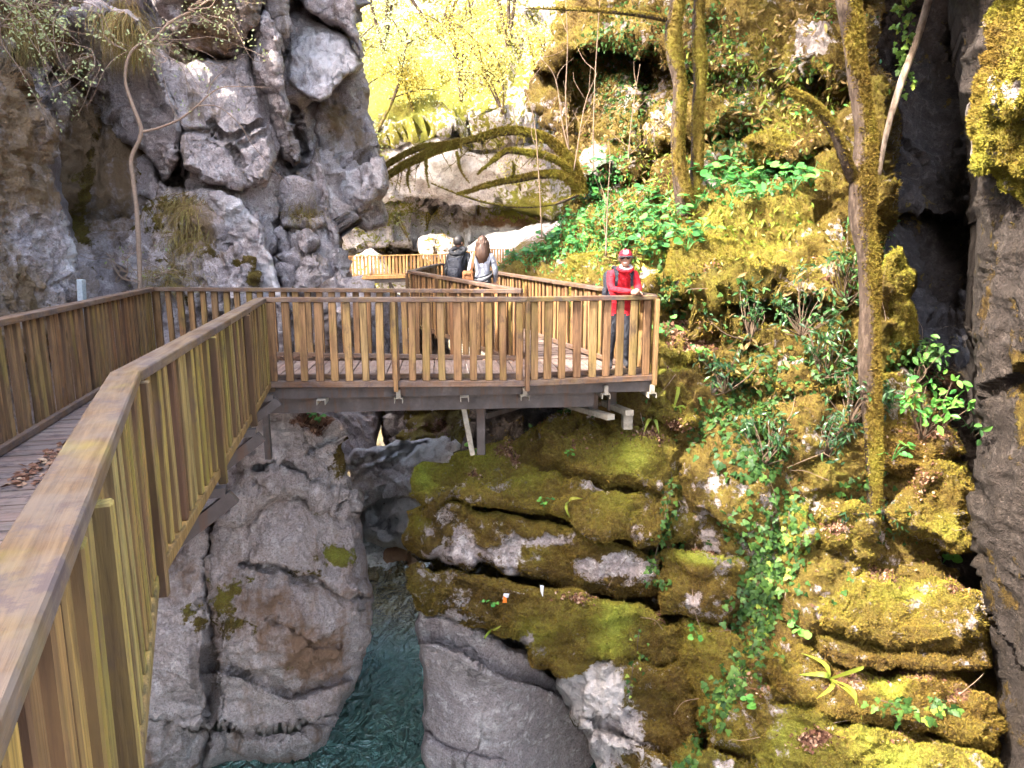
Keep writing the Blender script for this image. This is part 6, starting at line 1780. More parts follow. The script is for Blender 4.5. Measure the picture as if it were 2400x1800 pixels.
def twiggy(label, starts, n, Y, reach, hue, leafn):
    t = thing('twiggy_bush', label, 'bush', P(*starts[0], Y), 'twiggy bushes on the left cliff')
    tips = []
    for k in range(n):
        a, b = starts[VR.integers(0, len(starts))]
        p0 = P(a, b, Y)
        ang = VR.uniform(*reach[0])
        L = VR.uniform(*reach[1])
        d = np.array([math.cos(ang), VR.uniform(-0.25, 0.1), math.sin(ang)]) * L
        p1 = p0 + d * 0.5 + VR.normal(0, 0.08, 3); p2 = p0 + d + np.array([0, 0, -0.18 * L])
        trunk_mesh('twig', [p0, p0 + d * 0.25 + VR.normal(0, 0.09, 3), p1, p1 * 0.4 + p2 * 0.6 + VR.normal(0, 0.09, 3), p2], [0.006, 0.005, 0.004, 0.003, 0.0015], t, 0, None, 5, 0, 0, k, mat=M['twig'], sub=5)
        for u in VR.random(max(1, leafn // n)):
            q = (p0 * (1 - u) ** 2 + 2 * p1 * u * (1 - u) + p2 * u * u)
            tips.append(q + VR.normal(0, 0.05, 3))
    p = np.array(tips); m = len(p)
    leaves('leaves', 'oval', p, VR.normal(0, 1, (m, 3)), VR.normal(0, 1, (m, 3)) + (0, -0.5, 1), VR.uniform(0.03, 0.06, m), M['spring'], t, hue)
twiggy('twiggy spring bush hanging into the top left corner', [(-20, -20), (60, -30), (0, 60), (110, -20)], 18, 8.6, ((-1.2, 0.4), (0.5, 1.5)), 0.7, 420)
twiggy('leafy twigs spreading right of the bent sapling top', [(370, 90), (440, 20), (330, 100)], 18, 10.9, ((-0.9, 0.6), (0.5, 1.7)), 0.7, 420)
twiggy('leafy twigs hanging left of the sapling under the slab', [(300, 120), (150, 60), (220, 130)], 13, 10.6, ((2.4, 4.2), (0.5, 1.4)), 0.7, 320)
twiggy('bare twigs low behind the cliff fence beside the sapling', [(330, 660), (380, 640), (300, 640)], 16, 10.95, ((0.2, 2.8), (0.3, 0.9)), 0.5, 40)
def grass(label, px, py, n, L, spread, down=0.6):
    b, nr = hit(px, py)
    if b is None: return
    t = thing('grass_tuft', label, 'grass', b, 'dry grass tufts on the left cliff')
    pr, dd = [], []
    for k in range(n):
        h, nn = hit(px + VR.normal(0, spread), py + VR.normal(0, spread * 0.6))
        if h is None: continue
        pr.append(h); dd.append(nn * VR.uniform(0.2, 0.6) + np.array([VR.normal(0, 0.25), 0, -down]) )
    p = np.array(pr); d = unit(np.array(dd)); m = len(p)
    # bent blades: out of the rock, then hanging
    V, F = [], []
    s = unit(np.cross(d, VR.normal(0, 1, (m, 3))))
    LL = L * VR.uniform(0.5, 1.2, (m, 1))
    mid = p + d * LL * 0.5 + np.array([0, -0.05, 0.05])
    tip = p + d * LL + np.array([0, 0, -0.12]) * L / 0.4
    V = np.stack([p - s * 0.004, p + s * 0.004, mid + s * 0.0035, mid - s * 0.0035, tip], 1).reshape(-1, 3)
    base = np.arange(m)[:, None] * 5
    F = [tuple(int(x) for x in b_ + np.array([0, 1, 2, 3])) for b_ in base] + [tuple(int(x) for x in b_ + np.array([3, 2, 4])) for b_ in base]
    o = mesh_obj('blades', V, F, M['grass'], t, False, dict(hue=np.repeat(VR.random(m), 5)))
    o['kind'] = 'stuff'
grass('big dry grass tuft on the ledge left of the pale rock slide', 425, 480, 700, 0.42, 26)
grass('dry grass below the big tuft on the ledge', 440, 560, 420, 0.34, 26)
grass('dry grass hanging from the top of the overhang', 285, 30, 600, 0.55, 28, 0.9)
grass('dry grass under the grey overhang top', 320, 90, 360, 0.45, 22, 0.9)
grass('brown hanging growth in the upper left corner', 60, 60, 700, 0.5, 40, 0.9)
grass('small dry grass patch on the boulders right of the slide', 715, 500, 260, 0.22, 20, 0.3)
grass('dry grass among the rocks behind the cliff fence', 400, 650, 380, 0.3, 34, 0.2)

# ------------------------------------------------------------------ trees on the far hillside
def far_tree(label, px, py, h, spread, n, mat, hue, leaf=0.30, lean=0.0, stems=2, mossy=0.8, clumps=18, Ymin=None):
    b, nr = hit(px, py, BVB)
    if b is None: b = P(px, py, 48)
    t = thing('hillside_tree', label, 'tree', b, 'trees on the far hillside')
    ends = []
    for k in range(stems):
        top = b + np.array([lean * h + VR.normal(0, 0.22) * h, -VR.uniform(0.1, 0.4) * h * 0.4, h * VR.uniform(0.75, 1.0)])
        mid = (b + top) / 2 + VR.normal(0, 0.05, 3) * h
        trunk_mesh('trunk', [b - np.array([0, 0, 0.2]), mid, top], [0.014 * h, 0.011 * h, 0.004 * h], t, mossy * 0.5, None, 8, 150, 0.09, k, fresh=0.5, sub=6)
        for j in range(8):
            u = VR.uniform(0.3, 0.95)
            s0 = b * (1 - u) ** 2 + 2 * mid * u * (1 - u) + top * u * u
            e = s0 + np.array([VR.normal(0, 0.3), VR.normal(-0.1, 0.15), VR.uniform(-0.05, 0.3)]) * h * 0.8
            trunk_mesh('branch', [s0, (s0 + e) / 2 + np.array([0, 0, 0.05 * h]), e], [0.006 * h, 0.0045 * h, 0.0015 * h], t, mossy * 0.4, None, 6, 0, 0, j, fresh=0.7, sub=4)
            ends += [e, (s0 + e) / 2]
    c = np.array(ends)
    n = int(n * 1.5)
    k = VR.integers(0, len(c), n)
    p = c[k] + VR.normal(0, 0.09, (n, 3)) * h * spread
    leaves('crown', 'tri', p, VR.normal(0, 1, (n, 3)) + (0, 0, -0.3), VR.normal(0, 0.8, (n, 3)) + (-0.3, -0.6, 0.5), VR.uniform(0.4, 1.2, n) * leaf * 0.7, mat, t, hue)
FT = [
    ('yellow mossy tree with many stems in the middle of the far hillside', 1080, 235, 7.0, 1.0, 2200, M['gold'], 0.6, 0.26, 0, 4),
    ('golden bush hanging over the white rock face, left of the centre tree', 970, 260, 4.0, 1.3, 2400, M['gold'], 0.55, 0.24, -0.1, 3),
    ('pale green tree at the left edge of the far hillside', 870, 330, 9.0, 1.2, 3000, M['spring'], 0.75, 0.28, 0, 3),
    ('pale green tree high on the far hillside, left', 900, 120, 11.0, 1.2, 3200, M['spring'], 0.9, 0.32, 0, 3),
    ('light yellow tree high on the far hillside, centre', 1030, 90, 11.0, 1.2, 2800, M['spring'], 0.95, 0.32, 0, 3),
    ('light yellow tree high on the far hillside, right', 1190, 110, 10.0, 1.2, 2800, M['gold'], 0.95, 0.32, 0, 3),
    ('golden bush right of the centre tree above the white rock', 1180, 260, 5.0, 1.3, 2400, M['gold'], 0.8, 0.25, 0, 3),
    ('golden hanging bush below the arching tree', 1220, 440, 3.4, 1.4, 2400, M['gold'], 0.75, 0.22, 0, 3),
    ('golden bush over the brown hollow behind the couple', 1120, 500, 2.6, 1.4, 1600, M['gold'], 0.6, 0.20, 0, 3),
    ('dry golden shrub above the far fence, left of the couple', 1000, 530, 2.4, 1.3, 1300, M['gold'], 0.4, 0.18, 0, 3),
    ('small mossy tree leaning over the dark hollow at the far left', 960, 560, 4.0, 1.0, 900, M['spring'], 0.4, 0.2, -0.35, 2),
    ('green shrub beside the grey prow on the far left', 870, 420, 4.0, 1.3, 1800, M['spring'], 0.45, 0.24, 0, 3),
    ('golden bush at the foot of the slope rim', 1270, 230, 4.5, 1.2, 1800, M['gold'], 0.7, 0.25, 0, 3),
]
for a in FT:
    far_tree(*a)

# ------------------------------------------------------------------ people
def skin_figure(joints, bones, subdiv=2):
    """a body grown as one surface over connected joints: {name: (xyz, radius)} and [(a, b, material)]"""
    names = list(joints)
    me = bpy.data.meshes.new('figure')
    me.from_pydata([tuple(joints[n][0]) for n in names], [(names.index(a), names.index(b)) for a, b, _ in bones], [])
    o = bpy.data.objects.new('figure', me)
    COL.objects.link(o)
    sk = o.modifiers.new('skin', 'SKIN')
    sk.use_smooth_shade = True
    o.modifiers.new('sub', 'SUBSURF').levels = subdiv
    for n, v in zip(names, me.skin_vertices[0].data):
        r = joints[n][1]
        v.radius = r if isinstance(r, tuple) else (r, r)
        v.use_root = n == names[0]
    dg = bpy.context.evaluated_depsgraph_get()
    ev = o.evaluated_get(dg)
    m2 = ev.to_mesh()
    V = np.array([v.co[:] for v in m2.vertices])
    F = [tuple(p.vertices) for p in m2.polygons]
    ev.to_mesh_clear()
    bpy.data.objects.remove(o)
    bpy.data.meshes.remove(me)
    # each face takes the cloth of its nearest bone
    cen = np.array([V[list(f)].mean(0) for f in F])
    best = np.full(len(F), 1e9); mi = [None] * len(F)
    for a, b, mt in bones:
        pa, pb = np.array(joints[a][0]), np.array(joints[b][0])
        d = pb - pa
        t = np.clip((cen - pa) @ d / (d @ d + 1e-9), 0, 1)
        r = (np.mean(joints[a][1]) + np.mean(joints[b][1])) / 2
        ds = np.linalg.norm(cen - pa - t[:, None] * d, axis=1) / r
        for i in np.nonzero(ds < best)[0]:
            best[i] = ds[i]; mi[i] = mt
    return V, F, mi

def head_mesh(c, face, h, w, up=(0, 0, 1), n=20):
    """skull, brow, nose, lips and chin as one surface looking along face"""
    f = unit(np.array(face, float)); up = np.array(up, float)
    s = unit(np.cross(f, up)); u = np.cross(s, f)
    V, F = [], []
    rows = n
    for i in range(rows + 1):
        th = math.pi * i / rows
        for j in range(n):
            ph = 2 * math.pi * j / n
            x = math.sin(th) * math.sin(ph); y = math.sin(th) * math.cos(ph); z = math.cos(th)
            k = 1.0
            rx, ry, rz = w / 2, w * 0.60, h / 2
            if z < 0:
                rx *= 1 - 0.30 * (-z) ** 1.3
                if y < 0: ry *= 1 - 0.25 * (-z)
            yy = y * ry
            if y > 0.55:
                g = math.exp(-((x) / 0.16) ** 2)
                yy += h * 0.085 * g * math.exp(-((z + 0.18) / 0.16) ** 2)       # nose
                yy += h * 0.028 * math.exp(-(x / 0.35) ** 2) * math.exp(-((z + 0.50) / 0.07) ** 2)   # lips
                yy += h * 0.035 * math.exp(-(x / 0.3) ** 2) * math.exp(-((z + 0.86) / 0.14) ** 2)    # chin
                yy -= h * 0.03 * (math.exp(-((abs(x) - 0.36) / 0.14) ** 2)) * math.exp(-((z - 0.06) / 0.13) ** 2)   # eye sockets
            V.append(np.array(c) + s * x * rx + f * yy + u * z * rz)
    for i in range(rows):
        for j in range(n):
            F.append((i * n + j, i * n + (j + 1) % n, (i + 1) * n + (j + 1) % n, (i + 1) * n + j))
    # ears
    for sg in (-1, 1):
        b = len(V)
        cc = np.array(c) + s * sg * w * 0.49 + u * (-0.04 * h) - f * 0.01
        for i in range(6):
            a = 2 * math.pi * i / 6
            V.append(cc + f * 0.016 * math.cos(a) + u * 0.032 * math.sin(a) + s * sg * 0.010)
        V.append(cc + s * sg * 0.016)
        F += [(b + i, b + (i + 1) % 6, b + 6) for i in range(6)]
    return V, F

def hand_mesh(wrist, aim, palm_n, size=0.18, curl=0.6):
    """palm, four unequal bent fingers and a thumb from the side of the palm"""
    a = unit(np.array(aim, float)); nrm = unit(np.array(palm_n, float) - a * np.dot(palm_n, a)); s = np.cross(a, nrm)
    mb = MB()
    w = np.array(wrist, float)
    mb.tube([w - a * 0.01, w + a * size * 0.18, w + a * size * 0.42, w + a * size * 0.5], [0.024, 0.034, 0.037, 0.02], 8)
    for k, (o, L) in enumerate(((-0.027, 0.40), (-0.009, 0.47), (0.009, 0.44), (0.026, 0.34))):
        p = w + a * size * 0.44 + s * o
        pts = [p]; d = a.copy()
        for seg in range(3):
            d = unit(d + nrm * curl * 0.55)
            p = p + d * size * L * 0.36
            pts.append(p)
        mb.tube(pts, [0.0095, 0.009, 0.008, 0.006], 6)
    p = w + a * size * 0.14 - s * 0.03
    mb.tube([p, p - s * 0.022 + a * 0.03, p - s * 0.022 + a * 0.058 + nrm * 0.016], [0.012, 0.0105, 0.008], 6)
    return mb.V, mb.F

def cloth(name, col, rough=0.75, var=0.18):
    t = NT(name)
    p = t.pos()
    n = t.noise(p, 9, 4, 0.6, 1.0)
    f = t.noise(p, 160, 2, 0.5)
    c = t.mix(1.0, col, t.ramp(n, [(0.3, 1 - var), (0.7, 1 + var)]), 'MULTIPLY')
    return t.out(c, rough, t.bump(t.math('ADD', n, t.math('MULTIPLY', f, 0.1)), 0.06, 0.9), Specular_IOR_Level=0.3)
M['skin'] = plain('skin', (0.40, 0.215, 0.145), 0.55, 0.35, 0.08)
M['red'] = cloth('red_jacket', (0.62, 0.020, 0.035))
M['black'] = cloth('black_jacket', (0.020, 0.021, 0.026), 0.6)
M['navy'] = cloth('dark_backpack', (0.018, 0.020, 0.030), 0.65)
M['greyknit'] = cloth('grey_sweater', (0.27, 0.28, 0.33), 0.9)
M['trouser'] = cloth('dark_trousers', (0.030, 0.032, 0.042), 0.8)
M['leather'] = cloth('tan_leather', (0.26, 0.105, 0.040), 0.5)
M['capred'] = cloth('cap_red', (0.30, 0.015, 0.030), 0.7)
M['capdark'] = cloth('cap_dark', (0.030, 0.024, 0.030), 0.7)
M['white'] = cloth('white_cloth', (0.70, 0.70, 0.72), 0.8)
M['glass'] = plain('sunglasses', (0.006, 0.006, 0.008), 0.1, 0.6, 0.05)
M['lips'] = plain('lips', (0.42, 0.10, 0.09), 0.5)
M['teeth'] = plain('teeth', (0.75, 0.72, 0.66), 0.4)
M['shoe'] = cloth('shoes', (0.035, 0.035, 0.04), 0.7)
def hair_mat(name, a, b):
    t = NT(name)
    p = t.pos()
    n = t.noise(t.scale(p, (1, 1, 0.12)), 75, 4, 0.6)
    c = t.ramp(n, [(0.3, a), (0.7, b)])
    return t.out(c, 0.5, t.bump(n, 0.006, 0.8), Specular_IOR_Level=0.4)
M['hair_black'] = hair_mat('hair_black', (0.010, 0.008, 0.008), (0.035, 0.028, 0.026))
M['hair_brown'] = hair_mat('hair_brown', (0.030, 0.014, 0.009), (0.105, 0.055, 0.034))

def person(label, base, joints, bones, head, hands):
    t = thing('person', label, 'person', base)
    V, F, mi = skin_figure(joints, bones)
    V = V.tolist(); F = list(F)
    for hv, hf in [head] + hands:
        b = len(V)
        V += [tuple(x) for x in hv]; F += [tuple(int(i) + b for i in f) for f in hf]; mi += ['skin'] * len(hf)
    o = mesh_obj('body', V, F, None, t, True)
    slots = sorted(set(mi))
    for s in slots: o.data.materials.append(M[s])
    o.data.polygons.foreach_set('material_index', np.array([slots.index(m) for m in mi], dtype=np.int32))
    return t

def shell(c, r, zlo, zhi, n=18, rows=8, squash=(1, 1, 1), M3=None):
    """part of an ellipsoid between two heights (fractions of r)"""
    V, F = [], []
    for i in range(rows + 1):
        z = zhi + (zlo - zhi) * i / rows
        k = math.sqrt(max(0.0, 1 - z * z))
        for j in range(n):
            a = 2 * math.pi * j / n
            V.append((k * math.cos(a) * squash[0] * r, k * math.sin(a) * squash[1] * r, z * squash[2] * r))
    for i in range(rows):
        for j in range(n):
            F.append((i * n + j, (i + 1) * n + j, (i + 1) * n + (j + 1) % n, i * n + (j + 1) % n))
    F.append(tuple(range(n)))
    V = np.array(V)
    if M3 is not None: V = V @ np.asarray(M3).T
    return V + np.asarray(c), F

# --- the woman in red, leaning on the rail
def rail_at(px):
    q = lat(px, 0, RAIL)
    return q
W = rail_at(1468)
def wq(px, py, dy): return P(px, py, W[1] + dy)
bx = W[0] - 0.0
J = {}
J['pelvis'] = (wq(1450, 770, 0.42) * (1, 1, 0) + np.array([0, 0, 0.86]), 0.135)
J['waist'] = (wq(1452, 700, 0.34) * (1, 1, 0) + np.array([0, 0, 1.02]), 0.115)
J['chest'] = (wq(1459, 655, 0.22) * (1, 1, 0) + np.array([0, 0, 1.185]), 0.130)
J['neck0'] = (wq(1463, 636, 0.16) * (1, 1, 0) + np.array([0, 0, 1.285]), 0.075)
J['neck'] = (wq(1465, 628, 0.13) * (1, 1, 0) + np.array([0, 0, 1.345]), 0.050)
for sg, nm in ((-1, 'r'), (1, 'l')):
    sh = J['chest'][0] + np.array([sg * 0.155, -0.02, 0.055])
    J['sh' + nm] = (sh, 0.066)
    el = np.array([W[0] + (-0.205 if sg < 0 else 0.135), W[1] + 0.10, RAIL + 0.062])
    J['el' + nm] = (el, 0.050)
    wr = np.array([W[0] + (0.045 if sg < 0 else 0.115), W[1] - 0.055, RAIL + 0.045])
    J['wr' + nm] = (wr, 0.031)
    hp = J['pelvis'][0] + np.array([sg * 0.085, 0.0, -0.06])
    J['hip' + nm] = (hp, 0.095)
    J['kn' + nm] = (np.array([hp[0] + sg * 0.01, hp[1] - 0.06, 0.47]), 0.062)
    J['an' + nm] = (np.array([hp[0] + sg * 0.02, hp[1] + 0.02, 0.09]), 0.042)
    J['to' + nm] = (np.array([hp[0] + sg * 0.04, hp[1] - 0.15, 0.045]), 0.038)
bones = [('pelvis', 'waist', 'red'), ('waist', 'chest', 'red'), ('chest', 'neck0', 'red'), ('neck0', 'neck', 'skin')]
for nm in 'rl':
    bones += [('chest', 'sh' + nm, 'red'), ('sh' + nm, 'el' + nm, 'red'), ('el' + nm, 'wr' + nm, 'red'), ('pelvis', 'hip' + nm, 'red'), ('hip' + nm, 'kn' + nm, 'trouser'), ('kn' + nm, 'an' + nm, 'trouser'), ('an' + nm, 'to' + nm, 'shoe')]
hc = wq(1466, 606, 0.10)
face = unit(CAM - hc)
hands = [hand_mesh(J['wrr'][0], (1, -0.35, -0.15), (0, -0.6, -0.9), 0.165, 0.7), hand_mesh(J['wrl'][0], (-0.75, -0.9, 0.1), (-0.3, 0.2, -1), 0.165, 0.6)]
wr_ = person('smiling person in red jacket and red cap leaning on the bridge fence', (J['pelvis'][0] * (1, 1, 0)), J, bones, head_mesh(hc, face, 0.215, 0.155), hands)
hs = unit(np.cross(face, (0, 0, 1))); hu = np.cross(hs, face)
HM = np.stack([hs, face, hu], 1)
def onhead(x, y, z): return hc + hs * x + face * y + hu * z
# cap: crown, bill, badge
cv, cf = shell(hc + hu * 0.030 - face * 0.004, 0.097, 0.0, 0.995, squash=(0.90, 1.04, 0.92), M3=HM)
cap = mesh_obj('cap', cv, cf, M['capred'], wr_, True)
bill = MB(); V = []
for i in range(9):
    a = -1.15 + 2.3 * i / 8
    for rr, zz in ((0.088, 0.036), (0.088 + 0.062 * math.cos(a * 0.9), 0.024 - 0.014 * math.sin(abs(a)))):
        V.append(onhead(rr * math.sin(a) * 0.95, rr * math.cos(a) * 1.02, zz))
        V.append(onhead(rr * math.sin(a) * 0.95, rr * math.cos(a) * 1.02, zz - 0.006))
F = []
for i in range(8):
    b = i * 4
    F += [(b, b + 4, b + 6, b + 2), (b + 1, b + 3, b + 7, b + 5), (b + 2, b + 6, b + 7, b + 3), (b, b + 1, b + 5, b + 4)]
mesh_obj('bill', V, F, M['capdark'], cap, True)
def patch(cx, cz, w, h, y0, col, name, par, n=4):
    V, F = [], []
    for i in range(n + 1):
        for j in range(n + 1):
            x = cx + (i / n - 0.5) * w; z = cz + (j / n - 0.5) * h
            # on the cap's own curve, a little proud of it
            k = 1 - (x / 0.0873) ** 2 - ((z - 0.030) / 0.0892) ** 2
            V.append(onhead(x, 0.1009 * math.sqrt(max(0.02, k)) - 0.004 + y0, z))
    for i in range(n):
        for j in range(n):
            F.append((i * (n + 1) + j, (i + 1) * (n + 1) + j, (i + 1) * (n + 1) + j + 1, i * (n + 1) + j + 1))
    return mesh_obj(name, V, F, col, par, True)
pt = patch(0, 0.078, 0.058, 0.044, 0.004, M['white'], 'badge', cap)
M['badge_blue'] = plain('badge_print', (0.12, 0.11, 0.22), 0.7)
mb = MB()
for (x0, z0, x1, z1) in ((-0.018, 0.068, -0.010, 0.088), (-0.010, 0.088, 0.008, 0.090), (0.008, 0.090, 0.018, 0.068), (-0.006, 0.068, 0.0, 0.080), (0.0, 0.080, 0.006, 0.068)):
    q = []
    for x, z in ((x0, z0), (x1, z1)):
        k = 1 - (x / 0.0873) ** 2 - ((z - 0.030) / 0.0892) ** 2
        q.append(onhead(x, 0.1009 * math.sqrt(max(0.02, k)) + 0.0035, z))
    mb.beam(q[0], q[1], 0.005, 0.002, up=tuple(face))
mb.build('emblem', M['badge_blue'], pt)
# sunglasses, smile
gl_ = MB()
for sg in (-1, 1):
    c = onhead(sg * 0.033, 0.088, 0.012)
    ring = [c + hs * 0.027 * math.cos(a) + hu * 0.021 * math.sin(a) - face * 0.010 * abs(math.cos(a)) * (1 if sg * math.cos(a) > 0 else 0) for a in np.arange(10) * math.pi / 5]
    gl_.add([r + face * 0.004 for r in ring] + [r - face * 0.002 for r in ring], [tuple(range(10))] + [(i, (i + 1) % 10, 10 + (i + 1) % 10, 10 + i) for i in range(10)])
    gl_.beam(onhead(sg * 0.058, 0.078, 0.016), onhead(sg * 0.080, -0.005, 0.012), 0.003, 0.008)
gl_.beam(onhead(-0.010, 0.092, 0.018), onhead(0.010, 0.092, 0.018), 0.003, 0.006)
gl_.build('sunglasses', M['glass'], wr_)
ms = [onhead(x, 0.0865 - 3.0 * x * x, -0.052 + 4.0 * x * x) for x in np.linspace(-0.028, 0.028, 7)]
mt = MB(); mt.tube(ms, [0.003, 0.006, 0.0075, 0.008, 0.0075, 0.006, 0.003], 6); mt.build('mouth', M['teeth'], wr_)
for dz in (0.0075, -0.008):
    mt = MB(); mt.tube([m + hu * dz * (1 - abs(i - 3) / 3.5) + face * 0.001 for i, m in enumerate(ms)], 0.003, 5); mt.build('lip', M['lips'], wr_)
# hair under the cap, scarf, pack straps
hv, hf = shell(hc - face * 0.018 + hu * 0.0, 0.092, -0.75, 0.45, squash=(0.93, 0.95, 1.0), M3=HM)
keep = [f for f in hf if np.mean([(np.array(hv[i]) - hc) @ face for i in f]) < 0.018]
mesh_obj('hair', hv, keep, M['hair_black'], wr_, True)
sc = MB(); a = J['neck'][0] + np.array([0, -0.01, -0.03])
ring = [a + np.array([0.082 * math.cos(t), 0.075 * math.sin(t) - 0.02, 0.028 * math.sin(t) + 0.004]) for t in np.linspace(0, 2 * math.pi, 15)]
sc.tube(ring, 0.026, 8, False); sc.build('collar', M['red'], wr_, True)
ring = [a + np.array([0.068 * math.cos(t) + 0.008, 0.066 * math.sin(t) - 0.024, 0.030 * math.sin(t) + 0.022]) for t in np.linspace(0, 2 * math.pi, 15)]
sc = MB(); sc.tube(ring, 0.019, 8, False); sc.build('scarf', M['white'], wr_, True)
bp = thing('backpack', 'black backpack worn by the person in red', 'backpack', J['chest'][0] + np.array([-0.05, 0.2, -0.25]))
bm = MB(); bm.box(J['chest'][0] + np.array([-0.06, 0.20, -0.10]), (0.30, 0.17, 0.42), np.array([[1, 0, 0], [0, 0.92, 0.38], [0, -0.38, 0.92]]), bev=0.05); bm.build('pack', M['navy'], bp, True)
bm = MB(); bm.box(J['chest'][0] + np.array([-0.20, 0.13, -0.20]), (0.07, 0.12, 0.20), bev=0.03); bm.build('side_pocket', M['navy'], bp, True)
for sg in (-1, 1):
    s0 = J['chest'][0]
    pts = [s0 + np.array([sg * 0.105, 0.12, 0.10]), s0 + np.array([sg * 0.10, 0.02, 0.155]), s0 + np.array([sg * 0.098, -0.10, 0.095]), s0 + np.array([sg * 0.094, -0.145, 0.00]), s0 + np.array([sg * 0.10, -0.125, -0.08])]
    V, F = [], []
    pp_ = spline(pts, 5)
    bm = MB()
    for i in range(len(pp_) - 1):
        d = pp_[i + 1] - pp_[i]
        bm.beam(pp_[i] - d * 0.1, pp_[i + 1] + d * 0.1, 0.052 if i < 12 else 0.036, 0.016, up=tuple(unit(np.cross(d, (1, 0, 0)))))
    bm.build('strap', M['navy'], bp)

# --- the couple seen from behind
def standing(label, x, y, z, height, torso, sh_w, face, pants, lean=0.0, arm='down', belly=0.13):
    s = height / 1.75
    f = unit(np.array(face, float) * (1, 1, 0)); sd = np.cross(f, (0, 0, 1))
    o = np.array([x, y, z])
    def q(a, b, c): return o + sd * a * s + f * b * s + np.array([0, 0, c * s])
    J = {'pelvis': (q(0, 0, 0.95), 0.135 * s), 'waist': (q(0, 0.01, 1.10), belly * s), 'chest': (q(0, 0.0, 1.30), 0.145 * s), 'neck0': (q(0, 0, 1.45), 0.08 * s), 'neck': (q(0, 0.015, 1.53), 0.052 * s)}
    for sg, nm in ((-1, 'a'), (1, 'b')):
        J['sh' + nm] = (q(sg * sh_w, -0.01, 1.395), 0.072 * s)
        J['el' + nm] = (q(sg * (sh_w + 0.075), -0.02, 1.12), 0.052 * s)
        J['wr' + nm] = (q(sg * (sh_w + 0.05), 0.12, 0.92), 0.034 * s)
        J['hip' + nm] = (q(sg * 0.09, 0, 0.88), 0.10 * s)
        J['kn' + nm] = (q(sg * 0.10, 0.02, 0.49), 0.065 * s)
        J['an' + nm] = (q(sg * 0.10, -0.02, 0.09), 0.044 * s)
        J['to' + nm] = (q(sg * 0.12, 0.14, 0.045), 0.04 * s)
    B = [('pelvis', 'waist', torso), ('waist', 'chest', torso), ('chest', 'neck0', torso), ('neck0', 'neck', 'skin')]
    for nm in 'ab':
        B += [('chest', 'sh' + nm, torso), ('sh' + nm, 'el' + nm, torso), ('el' + nm, 'wr' + nm, torso), ('pelvis', 'hip' + nm, pants), ('hip' + nm, 'kn' + nm, pants), ('kn' + nm, 'an' + nm, pants), ('an' + nm, 'to' + nm, 'shoe')]
    hc = q(0, 0.02, 1.645)
    hands = [hand_mesh(J['wr' + nm][0], f * 0.4 + np.array([0, 0, -0.9]), -sd * (1 if nm == 'b' else -1), 0.175, 0.5) for nm in 'ab']
    return J, B, hc, f, sd, hands, q, s

Ym = 12.7
zm = zon(0, Ym)
mpos = P(1076, 600, Ym); wpos = P(1131, 600, Ym - 0.25)
J, B, hc, f, sd, hands, q, s = standing('man', mpos[0], Ym, zm, 1.68, 'black', 0.185, (0.35, 1, 0), 'trouser', belly=0.14)
hface = unit(np.array([0.75, 0.65, -0.05]))
man = person('person with short dark hair and black hooded jacket seen from behind', (mpos[0], Ym, zm), J, B, head_mesh(hc, hface, 0.225, 0.16), hands)
hs2 = unit(np.cross(hface, (0, 0, 1))); HM2 = np.stack([hs2, hface, np.cross(hs2, hface)], 1)
hv, hf = shell(hc - hface * 0.014 + np.array([0, 0, 0.016]), 0.102, -0.60, 0.99, squash=(0.90, 1.0, 1.05), M3=HM2, rows=12)
keep = [ff for ff in hf if np.mean([(np.array(hv[i]) - hc) @ hface for i in ff]) < 0.045 + 0.9 * max(0, np.mean([hv[i][2] - hc[2] for i in ff]) - 0.06)]
mesh_obj('hair', hv, keep, M['hair_black'], man, True)
hd = MB(); c = q(0, -0.07, 1.44)
ring = [c + sd * 0.125 * math.cos(t) + f * (0.075 * math.sin(t)) + np.array([0, 0, 0.05 + 0.055 * math.sin(t)]) for t in np.linspace(0, 2 * math.pi, 17)]
hd.tube(ring, 0.042, 8, False); hd.build('hood', M['black'], man, True)
hd = MB(); hd.tube([c + sd * 0.13, c - f * 0.05 + sd * 0.07 - np.array([0, 0, 0.07]), c - f * 0.06 - np.array([0, 0, 0.10]), c - f * 0.05 - sd * 0.07 - np.array([0, 0, 0.07]), c - sd * 0.13], [0.03, 0.055, 0.06, 0.055, 0.03], 8); hd.build('hood_drape', M['black'], man, True)
bk = thing('backpack', 'slim dark backpack worn by the person in the black jacket', 'backpack', q(0, -0.2, 0.9))
bm = MB(); bm.box(q(0, -0.215, 1.14), (0.27, 0.12, 0.44), np.stack([sd, f, (0, 0, 1)], 1), bev=0.045); bm.build('pack', M['navy'], bk, True)
bm = MB(); bm.box(q(0, -0.285, 1.06), (0.20, 0.05, 0.24), np.stack([sd, f, (0, 0, 1)], 1), bev=0.02); bm.build('front_pocket', M['navy'], bk, True)
for sg in (-1, 1):
    bm = MB()
    pp_ = spline([q(sg * 0.10, -0.17, 1.33), q(sg * 0.12, -0.06, 1.46), q(sg * 0.12, 0.10, 1.42), q(sg * 0.13, 0.15, 1.25)], 4)
    for i in range(len(pp_) - 1):
        bm.beam(pp_[i], pp_[i + 1] + (pp_[i + 1] - pp_[i]) * 0.15, 0.045, 0.014, up=tuple(unit(np.cross(pp_[i + 1] - pp_[i], sd))))
    bm.build('strap', M['navy'], bk)

